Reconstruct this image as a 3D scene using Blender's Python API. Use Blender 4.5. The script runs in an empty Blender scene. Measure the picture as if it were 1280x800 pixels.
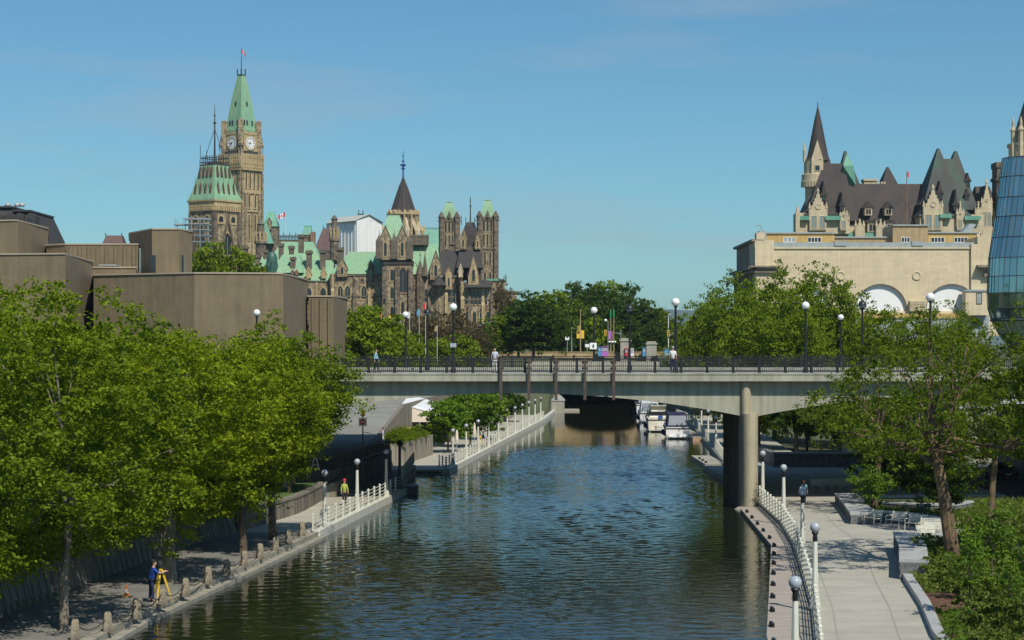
import bpy, bmesh, math, random
import numpy as np
from mathutils import Vector, Matrix
# ------------------------------------------------------------------ camera, sky, sun, exposure
S = bpy.context.scene
C = S.collection
PI = math.pi
F, H0, CX, ZC = 2400.0, 432.0, 640.0, 11.6      # focal length in photo pixels, horizon row, centre column, eye height
cam_d = bpy.data.cameras.new('camera'); cam = bpy.data.objects.new('camera', cam_d); C.objects.link(cam)
S.camera = cam
cam.location = (0, 0, ZC); cam.rotation_euler = (math.radians(90), 0, 0)
cam_d.sensor_width = 36; cam_d.lens = 36 * F / 1280; cam_d.shift_y = 32 / 1280
cam_d.clip_start = 0.5; cam_d.clip_end = 60000
SUN_EL, SUN_AZ = 50.0, 27.0                      # the sun stands behind the camera's right shoulder
w = bpy.data.worlds.new("World"); S.world = w; w.use_nodes = True
nt = w.node_tree; nt.nodes.clear()
def wn(t, **k):
    n = nt.nodes.new(t)
    for a, b in k.items(): setattr(n, a, b)
    return n
sky = wn('ShaderNodeTexSky', sky_type='NISHITA', sun_disc=False)
sky.sun_elevation = math.radians(SUN_EL); sky.sun_rotation = math.radians(180 - SUN_AZ)
sky.air_density = 1.0; sky.dust_density = 0.2; sky.ozone_density = 2.6; sky.altitude = 60
bg = wn('ShaderNodeBackground'); bg.inputs[1].default_value = SKY_STRENGTH = 0.072
wo = wn('ShaderNodeOutputWorld')
tc = wn('ShaderNodeTexCoord'); mp = wn('ShaderNodeMapping'); mp.inputs['Scale'].default_value = (1.2, 1.2, 9.0)
nz = wn('ShaderNodeTexNoise'); nz.inputs['Scale'].default_value = 2.6; nz.inputs['Detail'].default_value = 6; nz.inputs['Roughness'].default_value = .6
cr = wn('ShaderNodeValToRGB'); cr.color_ramp.elements[0].position = .52; cr.color_ramp.elements[1].position = .74
cr.color_ramp.elements[1].color = (.5, .5, .5, 1)
mx = wn('ShaderNodeMix', data_type='RGBA'); mx.inputs[7].default_value = (5.2, 6.4, 7.2, 1)
hs = wn('ShaderNodeHueSaturation'); hs.inputs['Saturation'].default_value = 1.0
L = nt.links.new
L(tc.outputs['Generated'], mp.inputs[0]); L(mp.outputs[0], nz.inputs[0]); L(nz.outputs[0], cr.inputs[0]); L(cr.outputs[0], mx.inputs[0])
tint = wn('ShaderNodeMix', data_type='RGBA', blend_type='MULTIPLY'); tint.inputs[0].default_value = 1; tint.inputs[7].default_value = (.67, 1.12, 1.28, 1)
L(sky.outputs[0], tint.inputs[6]); L(tint.outputs[2], hs.inputs['Color']); L(hs.outputs[0], mx.inputs[6]); L(mx.outputs[2], bg.inputs[0]); L(bg.outputs[0], wo.inputs[0])
sun_d = bpy.data.lights.new('sun', 'SUN'); sun = bpy.data.objects.new('sun', sun_d); C.objects.link(sun)
sun_d.energy = 4.7; sun_d.angle = math.radians(0.5); sun_d.color = (1.0, .93, .82)
sdir = Vector((math.sin(math.radians(SUN_AZ)) * math.cos(math.radians(SUN_EL)), -math.cos(math.radians(SUN_AZ)) * math.cos(math.radians(SUN_EL)), math.sin(math.radians(SUN_EL))))
sun.rotation_euler = sdir.to_track_quat('Z', 'Y').to_euler(); sun.location = (60, -60, 80)
S.view_settings.view_transform = 'Standard'; S.view_settings.look = 'None'
S.view_settings.exposure = -0.05; S.view_settings.gamma = 1
try: S.view_settings.use_curve_mapping = False
except Exception: pass
S.render.engine = 'CYCLES'
S.cycles.use_denoising = True
S.cycles.max_bounces = 8; S.cycles.transparent_max_bounces = 8; S.cycles.volume_bounces = 1
S.cycles.use_adaptive_sampling = True
S.cycles.sample_clamp_indirect = 6

# ------------------------------------------------------------------ helpers
def X(px, D): return (px - CX) / F * D
def Z(py, D): return ZC - (py - H0) / F * D
def GD(py, z): return F * (ZC - z) / (py - H0)
def tag(o, label=None, cat=None, group=None, kind=None):
    if label: o['label'] = label
    if cat: o['category'] = cat
    if group: o['group'] = group
    if kind: o['kind'] = kind
    return o
def thing(name, label, cat, loc=(0, 0, 0), rz=0, group=None):
    o = bpy.data.objects.new(name, None); C.objects.link(o)
    o.location = loc; o.rotation_euler = (0, 0, rz); o.empty_display_size = .3
    return tag(o, label, cat, group)
def root_of(o):
    while o.parent: o = o.parent
    return o
def rmat(o):
    return Matrix.Translation(o.location) @ o.rotation_euler.to_matrix().to_4x4()
def dup(root, loc, rz=0, label=None, group=None, scale=None):
    r = root.copy(); C.objects.link(r); r.location = loc; r.rotation_euler = (0, 0, rz)
    if scale: r.scale = scale
    if label: r['label'] = label
    if group: r['group'] = group
    def rec(src, dst):
        for ch in list(src.children):
            c = ch.copy(); C.objects.link(c); c.parent = dst
            rec(ch, c)
    rec(root, r)
    return r
class MB:
    def __init__(s, M=None): s.v = []; s.f = []; s.m = []; s.M = M
    def add(s, vs, fs, m=0):
        n = len(s.v)
        if s.M is not None: vs = [s.M @ Vector(p) for p in vs]
        s.v += [tuple(p) for p in vs]; s.f += [tuple(i + n for i in f) for f in fs]; s.m += [m] * len(fs)
        return s
    def box(s, x0, x1, y0, y1, z0, z1, m=0):
        return s.add([(x0,y0,z0),(x1,y0,z0),(x1,y1,z0),(x0,y1,z0),(x0,y0,z1),(x1,y0,z1),(x1,y1,z1),(x0,y1,z1)],
                     [(0,3,2,1),(4,5,6,7),(0,1,5,4),(1,2,6,5),(2,3,7,6),(3,0,4,7)], m)
    def loft(s, a, b, m=0, caps=True):          # two rings with the same number of points
        n = len(a); fs = [(i, (i+1) % n, n + (i+1) % n, n + i) for i in range(n)]
        if caps: fs += [tuple(range(n))[::-1], tuple(range(n, 2*n))]
        return s.add(list(a) + list(b), fs, m)
    def prism(s, poly, z0, z1, m=0):
        return s.loft([(x, y, z0) for x, y in poly], [(x, y, z1) for x, y in poly], m)
    def slab(s, poly, y0, y1, m=0):             # xz outline pushed through y
        return s.loft([(x, y0, z) for x, z in poly], [(x, y1, z) for x, z in poly], m)
    def slabx(s, poly, x0, x1, m=0):            # yz outline pushed through x
        return s.loft([(x0, y, z) for y, z in poly], [(x1, y, z) for y, z in poly], m)
    def hip(s, x0, x1, y0, y1, z0, z1, a0, a1, b0, b1, m=0):
        return s.loft([(x0,y0,z0),(x1,y0,z0),(x1,y1,z0),(x0,y1,z0)], [(a0,b0,z1),(a1,b0,z1),(a1,b1,z1),(a0,b1,z1)], m)
    def rings(s, rs, m=0, caps=True):
        for i in range(len(rs) - 1): s.loft(rs[i], rs[i+1], m, False)
        if caps: s.add(rs[0], [tuple(range(len(rs[0])))[::-1]], m); s.add(rs[-1], [tuple(range(len(rs[-1])))], m)
        return s
    def lathe(s, prof, cx=0, cy=0, n=10, m=0, rot=0, sx=1, sy=1):
        rs = [[(cx + r*sx*math.cos(rot + 2*PI*i/n), cy + r*sy*math.sin(rot + 2*PI*i/n), z) for i in range(n)] for r, z in prof]
        fs = []; vs = [p for r in rs for p in r]
        for k in range(len(rs)-1):
            for i in range(n): fs.append((k*n+i, k*n+(i+1) % n, (k+1)*n+(i+1) % n, (k+1)*n+i))
        fs += [tuple(range(n))[::-1], tuple(range((len(rs)-1)*n, len(rs)*n))]
        return s.add(vs, fs, m)
    def tube(s, pts, rad, n=6, m=0):
        pts = [Vector(p) for p in pts]
        if not hasattr(rad, '__len__'): rad = [rad]*len(pts)
        vs = []
        for i, p in enumerate(pts):
            d = (pts[min(i+1, len(pts)-1)] - pts[max(i-1, 0)])
            if d.length < 1e-9: d = Vector((0, 0, 1))
            d.normalize(); u = d.cross(Vector((0, 0, 1)))
            if u.length < .05: u = d.cross(Vector((0, 1, 0)))
            u.normalize(); v = d.cross(u)
            vs += [p + u*rad[i]*math.cos(2*PI*k/n) + v*rad[i]*math.sin(2*PI*k/n) for k in range(n)]
        fs = []
        for i in range(len(pts)-1):
            for k in range(n): fs.append((i*n+k, i*n+(k+1) % n, (i+1)*n+(k+1) % n, (i+1)*n+k))
        fs += [tuple(range(n))[::-1], tuple(range((len(pts)-1)*n, len(pts)*n))]
        return s.add(vs, fs, m)
    def ball(s, c, r, n=10, k=7, sx=1, sy=1, sz=1, m=0):
        return s.M_lathe([(r*math.sin(PI*i/k)*1.0 + 1e-4, -r*sz*math.cos(PI*i/k)) for i in range(k+1)], c, n, m, sx, sy)
    def M_lathe(s, prof, c, n, m, sx, sy):
        return s.lathe([(r, z + c[2]) for r, z in prof], c[0], c[1], n, m, 0, sx, sy)
    def build(s, name, mats, parent=None, world=True, smooth=False, bevel=0):
        vs = s.v
        if parent is not None and world:
            I = rmat(root_of(parent)).inverted(); vs = [tuple(I @ Vector(p)) for p in vs]
        me = bpy.data.meshes.new(name); me.from_pydata(vs, [], s.f)
        if not isinstance(mats, (list, tuple)): mats = [mats]
        for m_ in mats: me.materials.append(m_)
        me.polygons.foreach_set('material_index', s.m)
        bm = bmesh.new(); bm.from_mesh(me); bmesh.ops.recalc_face_normals(bm, faces=bm.faces); bm.to_mesh(me); bm.free()
        if smooth:
            me.polygons.foreach_set('use_smooth', [True]*len(me.polygons))
            try: me.set_sharp_from_angle(angle=math.radians(40))
            except Exception: pass
        o = bpy.data.objects.new(name, me); C.objects.link(o)
        if parent is not None: o.parent = parent
        if bevel:
            b = o.modifiers.new('bevel', 'BEVEL'); b.width = bevel; b.segments = 2; b.limit_method = 'ANGLE'
        return o
# ------------------------------------------------------------------ materials
def mat(name, col, rough=.8, col2=None, scale=1.0, detail=4, bump=0, bscale=None, metal=0, spec=.5, kind='noise', lo=.35, hi=.65, stretch=(1, 1, 1), streak=0, coat=0, emit=None):
    m = bpy.data.materials.new(name); m.use_nodes = True; t = m.node_tree; n = t.nodes; l = t.links.new
    b = n['Principled BSDF']; b.inputs['Roughness'].default_value = rough; b.inputs['Metallic'].default_value = metal
    b.inputs['Specular IOR Level'].default_value = spec; b.inputs['Base Color'].default_value = (*col, 1)
    if coat: b.inputs['Coat Weight'].default_value = coat
    if emit: b.inputs['Emission Color'].default_value = (*emit[:3], 1); b.inputs['Emission Strength'].default_value = emit[3]
    tcn = n.new('ShaderNodeTexCoord'); mpn = n.new('ShaderNodeMapping'); mpn.inputs['Scale'].default_value = stretch
    l(tcn.outputs['Object'], mpn.inputs[0])
    out = None
    if col2:
        if kind == 'brick':                       # coursed ashlar
            sx = n.new('ShaderNodeSeparateXYZ'); l(tcn.outputs['Object'], sx.inputs[0]); am = n.new('ShaderNodeMath'); l(sx.outputs[0], am.inputs[0]); l(sx.outputs[1], am.inputs[1])
            cb_ = n.new('ShaderNodeCombineXYZ'); l(am.outputs[0], cb_.inputs[0]); l(sx.outputs[2], cb_.inputs[1]); x = n.new('ShaderNodeTexBrick'); x.inputs['Scale'].default_value = 1.0; x.inputs['Brick Width'].default_value = scale*2.2; x.inputs['Row Height'].default_value = scale*.75; x.inputs['Mortar Size'].default_value = .02*scale
            x.inputs['Color1'].default_value = (0, 0, 0, 1); x.inputs['Color2'].default_value = (.8, .8, .8, 1); x.inputs['Mortar'].default_value = (1, 1, 1, 1); x.inputs['Bias'].default_value = -.2; l(cb_.outputs[0], x.inputs[0])
            xn = n.new('ShaderNodeTexNoise'); xn.inputs['Scale'].default_value = .25; xn.inputs['Detail'].default_value = 5; l(tcn.outputs['Object'], xn.inputs[0])
            av = n.new('ShaderNodeMath'); av.operation = 'MULTIPLY_ADD'; av.inputs[1].default_value = .55; l(x.outputs['Color'], av.inputs[0]); sv_ = n.new('ShaderNodeMath'); sv_.operation = 'MULTIPLY_ADD'; sv_.inputs[1].default_value = 1.4; sv_.inputs[2].default_value = -.45; l(xn.outputs[0], sv_.inputs[0]); l(sv_.outputs[0], av.inputs[2]); o_ = av.outputs[0]
        elif kind == 'vor':
            x = n.new('ShaderNodeTexVoronoi'); x.inputs['Scale'].default_value = scale; src = n.new('ShaderNodeSeparateColor'); l(mpn.outputs[0], x.inputs[0]); l(x.outputs['Color'], src.inputs[0]); o_ = src.outputs[0]
        else:
            x = n.new('ShaderNodeTexNoise'); x.inputs['Scale'].default_value = scale; x.inputs['Detail'].default_value = detail; x.inputs['Roughness'].default_value = .62; l(mpn.outputs[0], x.inputs[0]); o_ = x.outputs[0]
        r = n.new('ShaderNodeMapRange'); r.inputs[1].default_value = lo; r.inputs[2].default_value = hi; l(o_, r.inputs[0])
        k = n.new('ShaderNodeMix'); k.data_type = 'RGBA'; k.inputs[6].default_value = (*col, 1); k.inputs[7].default_value = (*col2, 1)
        l(r.outputs[0], k.inputs[0]); out = k.outputs[2]
    if streak:                                    # rain streaks and grime of their own
        a = n.new('ShaderNodeMapping'); a.inputs['Scale'].default_value = (1.6, 1.6, .12); l(tcn.outputs['Object'], a.inputs[0])
        x = n.new('ShaderNodeTexNoise'); x.inputs['Scale'].default_value = 1.3; x.inputs['Detail'].default_value = 5; l(a.outputs[0], x.inputs[0])
        r = n.new('ShaderNodeMapRange'); r.inputs[1].default_value = .4; r.inputs[2].default_value = .75; r.inputs[4].default_value = streak; l(x.outputs[0], r.inputs[0])
        k = n.new('ShaderNodeMix'); k.data_type = 'RGBA'; k.blend_type = 'MULTIPLY'; k.inputs[6].default_value = (*col, 1); k.inputs[7].default_value = (.3, .27, .22, 1)
        if out: l(out, k.inputs[6])
        l(r.outputs[0], k.inputs[0]); out = k.outputs[2]
    if out: l(out, b.inputs['Base Color'])
    if bump:
        x = n.new('ShaderNodeTexNoise'); x.inputs['Scale'].default_value = bscale or scale*3; x.inputs['Detail'].default_value = 4; l(mpn.outputs[0], x.inputs[0])
        u = n.new('ShaderNodeBump'); u.inputs['Strength'].default_value = bump; u.inputs['Distance'].default_value = .05; l(x.outputs[0], u.inputs['Height']); l(u.outputs[0], b.inputs['Normal'])
    return m
def leafmat(name, a, b_, c=None):
    m = bpy.data.materials.new(name); m.use_nodes = True; t = m.node_tree; n = t.nodes; l = t.links.new
    p = n['Principled BSDF']; p.inputs['Roughness'].default_value = .6; p.inputs['Specular IOR Level'].default_value = .12
    g = n.new('ShaderNodeNewGeometry'); r = n.new('ShaderNodeValToRGB'); e = r.color_ramp.elements
    e[0].color = (*a, 1); e[1].color = (*b_, 1)
    tcn = n.new('ShaderNodeTexCoord'); x = n.new('ShaderNodeTexNoise'); x.inputs['Scale'].default_value = .45; x.inputs['Detail'].default_value = 3; l(tcn.outputs['Object'], x.inputs[0])
    ad = n.new('ShaderNodeMath'); ad.operation = 'MULTIPLY_ADD'; ad.inputs[1].default_value = .45; l(g.outputs['Random Per Island'], ad.inputs[0])
    sb = n.new('ShaderNodeMath'); sb.operation = 'MULTIPLY_ADD'; sb.inputs[1].default_value = 1.3; sb.inputs[2].default_value = -.37; l(x.outputs[0], sb.inputs[0]); l(sb.outputs[0], ad.inputs[2])
    l(ad.outputs[0], r.inputs[0]); l(r.outputs[0], p.inputs['Base Color'])
    tr = n.new('ShaderNodeBsdfTranslucent'); hsv = n.new('ShaderNodeHueSaturation'); hsv.inputs['Saturation'].default_value = 1.2; hsv.inputs['Value'].default_value = 1.55
    l(r.outputs[0], hsv.inputs['Color']); l(hsv.outputs[0], tr.inputs[0])
    ms = n.new('ShaderNodeMixShader'); ms.inputs[0].default_value = .38; l(p.outputs[0], ms.inputs[1]); l(tr.outputs[0], ms.inputs[2]); l(ms.outputs[0], n['Material Output'].inputs[0])
    return m
M = {}
M['concrete'] = mat('pale_concrete', (.40, .385, .31), .85, (.33, .32, .26), .35, bump=.25, bscale=6, streak=.35)
M['bridge'] = mat('bridge_concrete', (.42, .42, .33), .85, (.35, .35, .28), .25, bump=.2, bscale=5, streak=.5)
M['pier'] = mat('pier_concrete', (.46, .41, .28), .85, (.38, .34, .24), .5, bump=.3, bscale=5, streak=.4)
M['walk'] = mat('walk_paving', (.43, .415, .345), .8, (.35, .335, .28), .5, bump=.2, bscale=9)
M['walk_grey'] = mat('grey_paving', (.21, .205, .18), .85, (.15, .147, .13), .7, bump=.3, bscale=8)  # tree shade over the towpath is put into this darker grey
M['joint'] = mat('dark_joint', (.16, .15, .12), .9)
M['kerb'] = mat('stone_kerb', (.33, .31, .25), .85, (.22, .21, .17), 1.4, bump=.4, bscale=5)
M['granite'] = mat('grey_granite', (.20, .205, .205), .85, (.09, .095, .095), 3.0, bump=.9, bscale=4)
M['granite_cap'] = mat('granite_cap', (.42, .43, .42), .7, (.33, .34, .33), 2.0, bump=.2, bscale=8)
M['wall_stain_shade'] = mat('stained_shaded_concrete', (.24, .21, .16), .9, (.09, .08, .065), .9, bump=.4, bscale=4, stretch=(2.2, 2.2, .25), streak=.6)  # stained walls; on the pier side its darkness stands in for shade
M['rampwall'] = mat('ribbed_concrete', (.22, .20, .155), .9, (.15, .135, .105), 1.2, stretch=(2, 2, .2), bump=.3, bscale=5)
M['rampwall_light'] = mat('sunlit_planter_concrete', (.33, .31, .25), .9, (.2, .185, .15), 1.0, stretch=(2.5, 2.5, .2), bump=.3, bscale=5)  # paler copy of the ribbed concrete, sunlight put into its colour
M['asphalt'] = mat('asphalt', (.075, .077, .08), .9, (.055, .056, .06), 1.5, bump=.2, bscale=20)
M['asphalt_pale'] = mat('worn_road', (.26, .26, .23), .9, (.20, .20, .175), .3, bump=.2, bscale=12)
M['wood'] = mat('dock_wood', (.42, .37, .31), .8, (.30, .26, .22), 2.5, stretch=(.3, 4, 1), bump=.4, bscale=8)
M['wood_warm'] = mat('float_wood', (.50, .34, .2), .8, (.38, .26, .16), 2.5, stretch=(.4, 3, 1), bump=.3, bscale=8)
M['white'] = mat('white_paint', (.72, .72, .66), .5, (.62, .62, .55), 1.5, bump=.05)
M['whitepost'] = mat('white_post_paint', (.66, .66, .57), .6, (.50, .50, .42), 1.2, stretch=(3, 3, .4), bump=.1)
M['black'] = mat('black_iron', (.012, .013, .016), .45, (.02, .02, .022), 6)
M['dkmetal'] = mat('dark_metal', (.04, .042, .045), .5, (.06, .06, .06), 4)
M['rust'] = mat('rusty_steel', (.10, .075, .055), .8, (.055, .045, .04), 3, bump=.3)
M['stone'] = mat('rubble_sandstone', (.42, .335, .205), .95, (.15, .12, .085), 1.6, kind='vor', lo=.05, hi=.95, bump=.6, bscale=2, streak=.6)
M['stone_dark'] = mat('blackened_sandstone', (.24, .19, .13), .95, (.09, .075, .06), 1.4, kind='vor', lo=.1, hi=.9, bump=.6, bscale=2, streak=.4)
M['stone_lt'] = mat('dressed_sandstone', (.56, .44, .24), .95, (.30, .225, .12), .9, bump=.4, bscale=2, kind='brick', lo=0, hi=1, streak=.5)
M['stone_red'] = mat('red_sandstone', (.30, .18, .12), .9, (.18, .12, .08), .8, bump=.3)
M['stone_soot'] = mat('sooty_stone', (.10, .085, .07), .95, (.17, .14, .10), .8, bump=.4)
M['copper'] = mat('green_copper', (.20, .40, .26), .6, (.27, .43, .24), .16, stretch=(1, 1, .5), bump=.2, bscale=1.5, streak=.35)
M['copper_dk'] = mat('blue_green_copper', (.11, .32, .24), .55, (.16, .38, .25), .3, bump=.2, bscale=1.5, streak=.3)
M['copper_brown'] = mat('brown_copper', (.058, .046, .038), .8, (.037, .033, .031), .22, bump=.2, bscale=1.2, stretch=(1.5, 1.5, .3))
M['copper_mix'] = mat('weathered_copper', (.050, .050, .044), .75, (.045, .095, .072), .12, lo=.42, hi=.68, bump=.2, bscale=1.2, stretch=(1.5, 1.5, .4))
M['slate'] = mat('dark_slate', (.035, .032, .034), .8, (.05, .045, .045), .8, bump=.3)
M['purple'] = mat('purple_brown_roof', (.14, .075, .065), .6, (.09, .055, .05), .7, bump=.2)
M['lime'] = mat('pale_limestone', (.62, .53, .36), .9, (.44, .36, .24), .6, bump=.2, bscale=2, kind='brick', lo=0, hi=1, streak=.35)
M['union'] = mat('union_limestone', (.70, .59, .39), .9, (.54, .45, .30), .8, bump=.15, bscale=2, kind='brick', lo=.0, hi=1.0, streak=.18)
M['union_dk'] = mat('shaded_grimy_limestone', (.34, .28, .20), .9, (.2, .165, .12), .4, bump=.2, streak=.5)  # darker copy of the hall limestone, the side wall's shade put into it
M['nac'] = mat('exposed_aggregate', (.215, .170, .105), .95, (.18, .143, .09), .5, bump=.7, bscale=9, streak=.3)
M['nac2'] = mat('exposed_aggregate_ribbed', (.19, .152, .092), .95, (.155, .124, .075), 1.0, bump=.5, bscale=7, streak=.15)
M['nac_cap'] = mat('coping_metal', (.42, .35, .25), .6, (.36, .30, .22), 1)
M['yellow'] = mat('yellow_render', (.55, .39, .14), .9, (.46, .33, .13), .6, streak=.3)
M['tanbrick'] = mat('tan_brick', (.42, .32, .18), .9, (.34, .26, .15), 1.2, streak=.3)
M['greymetal'] = mat('grey_metal', (.36, .41, .42), .45, (.30, .35, .36), .6, streak=.2)
M['glass_dk'] = mat('dark_window_glass', (.02, .025, .03), .12, spec=.6)
M['glass_gr'] = mat('grey_window_glass', (.18, .24, .24), .15, spec=.6)
M['panel_white'] = mat('white_panel', (.86, .87, .86), .6, (.80, .81, .80), .3)
M['tarp'] = mat('white_tarpaulin', (.82, .82, .80), .6, (.74, .74, .72), .5, stretch=(3, 3, .25), bump=.6, bscale=.5)
M['tarp_roof'] = mat('grey_roof_sheet', (.50, .51, .45), .6, (.44, .45, .40), .5)
M['tent'] = mat('tent_canvas', (.78, .68, .56), .7, (.70, .62, .52), .6)
M['tent_roof'] = mat('tent_roof_canvas', (.76, .78, .78), .6, (.66, .69, .70), .5)
M['bark'] = mat('tree_bark', (.16, .125, .085), .95, (.075, .06, .045), 3.0, stretch=(3, 3, .5), bump=1, bscale=9)
M['bark_warm'] = mat('warm_tree_bark', (.22, .145, .075), .95, (.08, .06, .04), 2.4, stretch=(3, 3, .5), bump=1, bscale=9)
M['bark_pale'] = mat('pale_tree_bark', (.30, .255, .19), .95, (.16, .135, .10), 3.0, stretch=(3, 3, .4), bump=.8, bscale=9)
M['leaf_y'] = leafmat('yellow_green_leaves', (.080, .125, .006), (.32, .39, .016))
M['leaf_m'] = leafmat('mid_green_leaves', (.052, .098, .007), (.245, .325, .020))
M['leaf_o'] = leafmat('open_tree_leaves', (.040, .072, .007), (.17, .235, .018))
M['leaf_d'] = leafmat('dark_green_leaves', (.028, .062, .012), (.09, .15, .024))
M['leaf_b'] = leafmat('bright_green_leaves', (.08, .16, .02), (.20, .30, .035))
M['leaf_br'] = leafmat('brownish_leaves', (.08, .065, .03), (.15, .12, .055))
M['leaf_gr'] = leafmat('soft_green_leaves', (.075, .12, .02), (.18, .24, .05))
M['grass'] = mat('grass', (.055, .105, .018), .9, (.085, .15, .025), 1.2, bump=.5, bscale=8)
M['soil'] = mat('bark_mulch', (.16, .075, .04), .95, (.08, .04, .025), 3, bump=.8, bscale=9)
M['ground'] = mat('ground_earth', (.10, .105, .06), .95, (.06, .085, .03), .08, bump=.3)
M['globe'] = mat('white_globe_glass', (.85, .85, .83), .15, spec=.5)
M['globe_gr'] = mat('smoky_globe_glass', (.34, .38, .42), .12, (.42, .46, .50), 3, spec=.8)
M['red'] = mat('red_paint', (.62, .03, .03), .5); M['orange'] = mat('orange_plastic', (.85, .20, .03), .5)
M['yel'] = mat('yellow_paint', (.78, .50, .04), .5); M['blue'] = mat('blue_paint', (.03, .09, .35), .5)
M['green'] = mat('green_paint', (.02, .30, .10), .5); M['navy'] = mat('navy_canvas', (.018, .02, .06), .8, (.03, .03, .08), 3)
M['gel'] = mat('white_gelcoat', (.80, .80, .78), .25, (.72, .72, .70), .8, coat=.3); M['ivory'] = mat('ivory_gelcoat', (.70, .66, .53), .35, (.6, .57, .46), .8)
M['flag_w'] = mat('white_flag_cloth', (.75, .75, .75), .8); M['purplep'] = mat('purple_poster', (.45, .15, .55), .6); M['cyanp'] = mat('blue_poster', (.08, .30, .55), .6)
M['tyre'] = mat('rubber', (.02, .02, .02), .8); M['carblack'] = mat('black_car_paint', (.012, .012, .015), .2, coat=.6); M['carwhite'] = mat('white_car_paint', (.7, .7, .7), .25, coat=.6)
M['carred'] = mat('dark_red_car_paint', (.12, .015, .02), .25, coat=.6); M['cargrey'] = mat('silver_car_paint', (.33, .35, .37), .3, metal=.4, coat=.5)
M['bronze'] = mat('dark_green_bronze', (.03, .09, .075), .5, (.06, .15, .12), 2, bump=.4)
M['flower'] = leafmat('pink_petals', (.5, .03, .12), (.75, .08, .25))
# ------------------------------------------------------------------ water, ground, hills, air
def interp(pts, t):
    if t <= pts[0][0]: return pts[0][1]
    for (a, b), (c, d) in zip(pts, pts[1:]):
        if t <= c: return b + (d - b)*(t - a)/(c - a)
    return pts[-1][1]
def sm(a, b, t):
    t = min(1, max(0, (t - a)/(b - a))); return t*t*(3 - 2*t)
LP = [(30, -17.4), (72, -15.3), (79, -14.9), (91.6, -13.45), (111, -11.3), (145.9, -8.0), (146, -8.4), (168.4, -8.4), (168.5, -5.5), (286, 5.0), (330, 7.8), (440, 11)]
RP = [(30, 7.2), (60, 8.6), (73, 9.7), (86.5, 11.6), (106.6, 14.4), (130, 15.5), (182, 19.9), (275, 25.3), (330, 25.2), (440, 26)]
WO = [(30, 5.3), (105, 5.6), (112, 4.8), (125, 3.8), (137, 4.4), (146, 4.6), (168.4, 4.6), (168.5, 8.5), (250, 7.0), (300, 5.5), (400, 5)]
def Le(y): return interp(LP, y)
def Re(y): return interp(RP, y)
def gz(x, y):
    far = sm(300, 345, y); hill = sm(420, 500, y)*(1 - sm(20, 120, x))
    if x < Le(y):
        off = Le(y) - x; wo = interp(WO, y)
        if off < .7: z = -3
        elif off < wo + .3: z = .5
        else:
            base = interp([(30, 2.4), (105, 2.3), (112, 1.75), (137, 1.75), (140, .9), (262, .9), (290, 3.2), (320, 5)], y)
            z = base + sm(4, 16, off - wo)*(interp([(30, 3.8), (140, 3.6), (141, .9), (258, .9), (290, 6)], y) - base)
            z += sm(24, 34, off - wo)*(5 - z) if y < 330 else 0
        if off > .7: z = z*(1 - far) + 9.55*far
    elif x > Re(y):
        off = x - Re(y)
        z = -3 if off < .7 else .5 + sm(60, 90, off)*.0
        if off > .7: z = z*(1 - far) + 9.55*far
    else:
        z = -3 if y < 440 else 9.55
    return z + hill*7.0
ys = [20, 40, 60, 75, 90, 105, 112, 118, 125, 131, 137, 141, 145.9, 146, 150, 156, 162, 168.4, 168.5, 175, 185, 195, 205, 215, 225, 235, 245, 255, 262, 270, 280, 290, 300, 308, 316, 324, 332, 340, 346, 355, 365, 380, 400, 420, 430, 440, 441, 450, 460, 470, 480, 490, 500, 520, 560, 640, 800, 1100, 1800, 3500, 7000, 14000]
cols = []
for o_ in (-6000, -2500, -1000, -500, -300, -200, -140, -100, -75, -55, -42, -34, -28, -24, -20, -17, -14, -12): cols.append(('L', o_))
for o_ in ('w6', 'w3', 'w.6', 'w0', 'e.75', 'e.6'): cols.append(('l', o_))
cols += [('M', .5), ('R', .6), ('R', .75)]
for o_ in (2, 4, 8, 14, 22, 32, 45, 60, 80, 110, 150, 220, 350, 600, 1200, 3000, 7000): cols.append(('R', o_))
grid = []
for y in ys:
    row = []
    for k, v in cols:
        l_, r_ = Le(y), Re(y); wo = interp(WO, y)
        if k == 'L': x = l_ - wo + v + 0.0
        elif k == 'l': x = {'w6': l_ - wo - 6, 'w3': l_ - wo - 3, 'w.6': l_ - wo - .95, 'w0': l_ - wo, 'e.75': l_ - .75, 'e.6': l_ - .6}[v]
        elif k == 'M': x = (l_ + r_)/2
        else: x = r_ + v
        row.append((x, y, gz(x, y)))
    grid.append(row)
g = MB(); nc = len(cols)
g.add([p for r in grid for p in r], [(i*nc + j, i*nc + j + 1, (i+1)*nc + j + 1, (i+1)*nc + j) for i in range(len(ys)-1) for j in range(nc-1)])
ground = g.build('ground', M['ground'], smooth=False); tag(ground, 'green and earthy ground on both banks of the canal', 'ground', kind='structure')

# water: dark, mirror-like, with patches of wind ripples
wm = bpy.data.materials.new('canal_water'); wm.use_nodes = True; t = wm.node_tree; n = t.nodes; l = t.links.new
b = n['Principled BSDF']; b.inputs['Base Color'].default_value = (.012, .017, .008, 1); b.inputs['Roughness'].default_value = .03; b.inputs['IOR'].default_value = 1.38
tcn = n.new('ShaderNodeTexCoord')
def wnoise(scale, st, det=3, rough=.5):
    a = n.new('ShaderNodeMapping'); a.inputs['Scale'].default_value = st; a.inputs['Rotation'].default_value = (0, 0, .12); l(tcn.outputs['Object'], a.inputs[0])
    x = n.new('ShaderNodeTexNoise'); x.inputs['Scale'].default_value = scale; x.inputs['Detail'].default_value = det; x.inputs['Roughness'].default_value = rough; l(a.outputs[0], x.inputs[0]); return x.outputs[0]
fine = wnoise(2.4, (.7, 1.0, 1), 3, .6); big = wnoise(.32, (.6, 1, 1), 2)
patch = wnoise(.035, (1.0, .45, 1), 3, .5)
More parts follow.
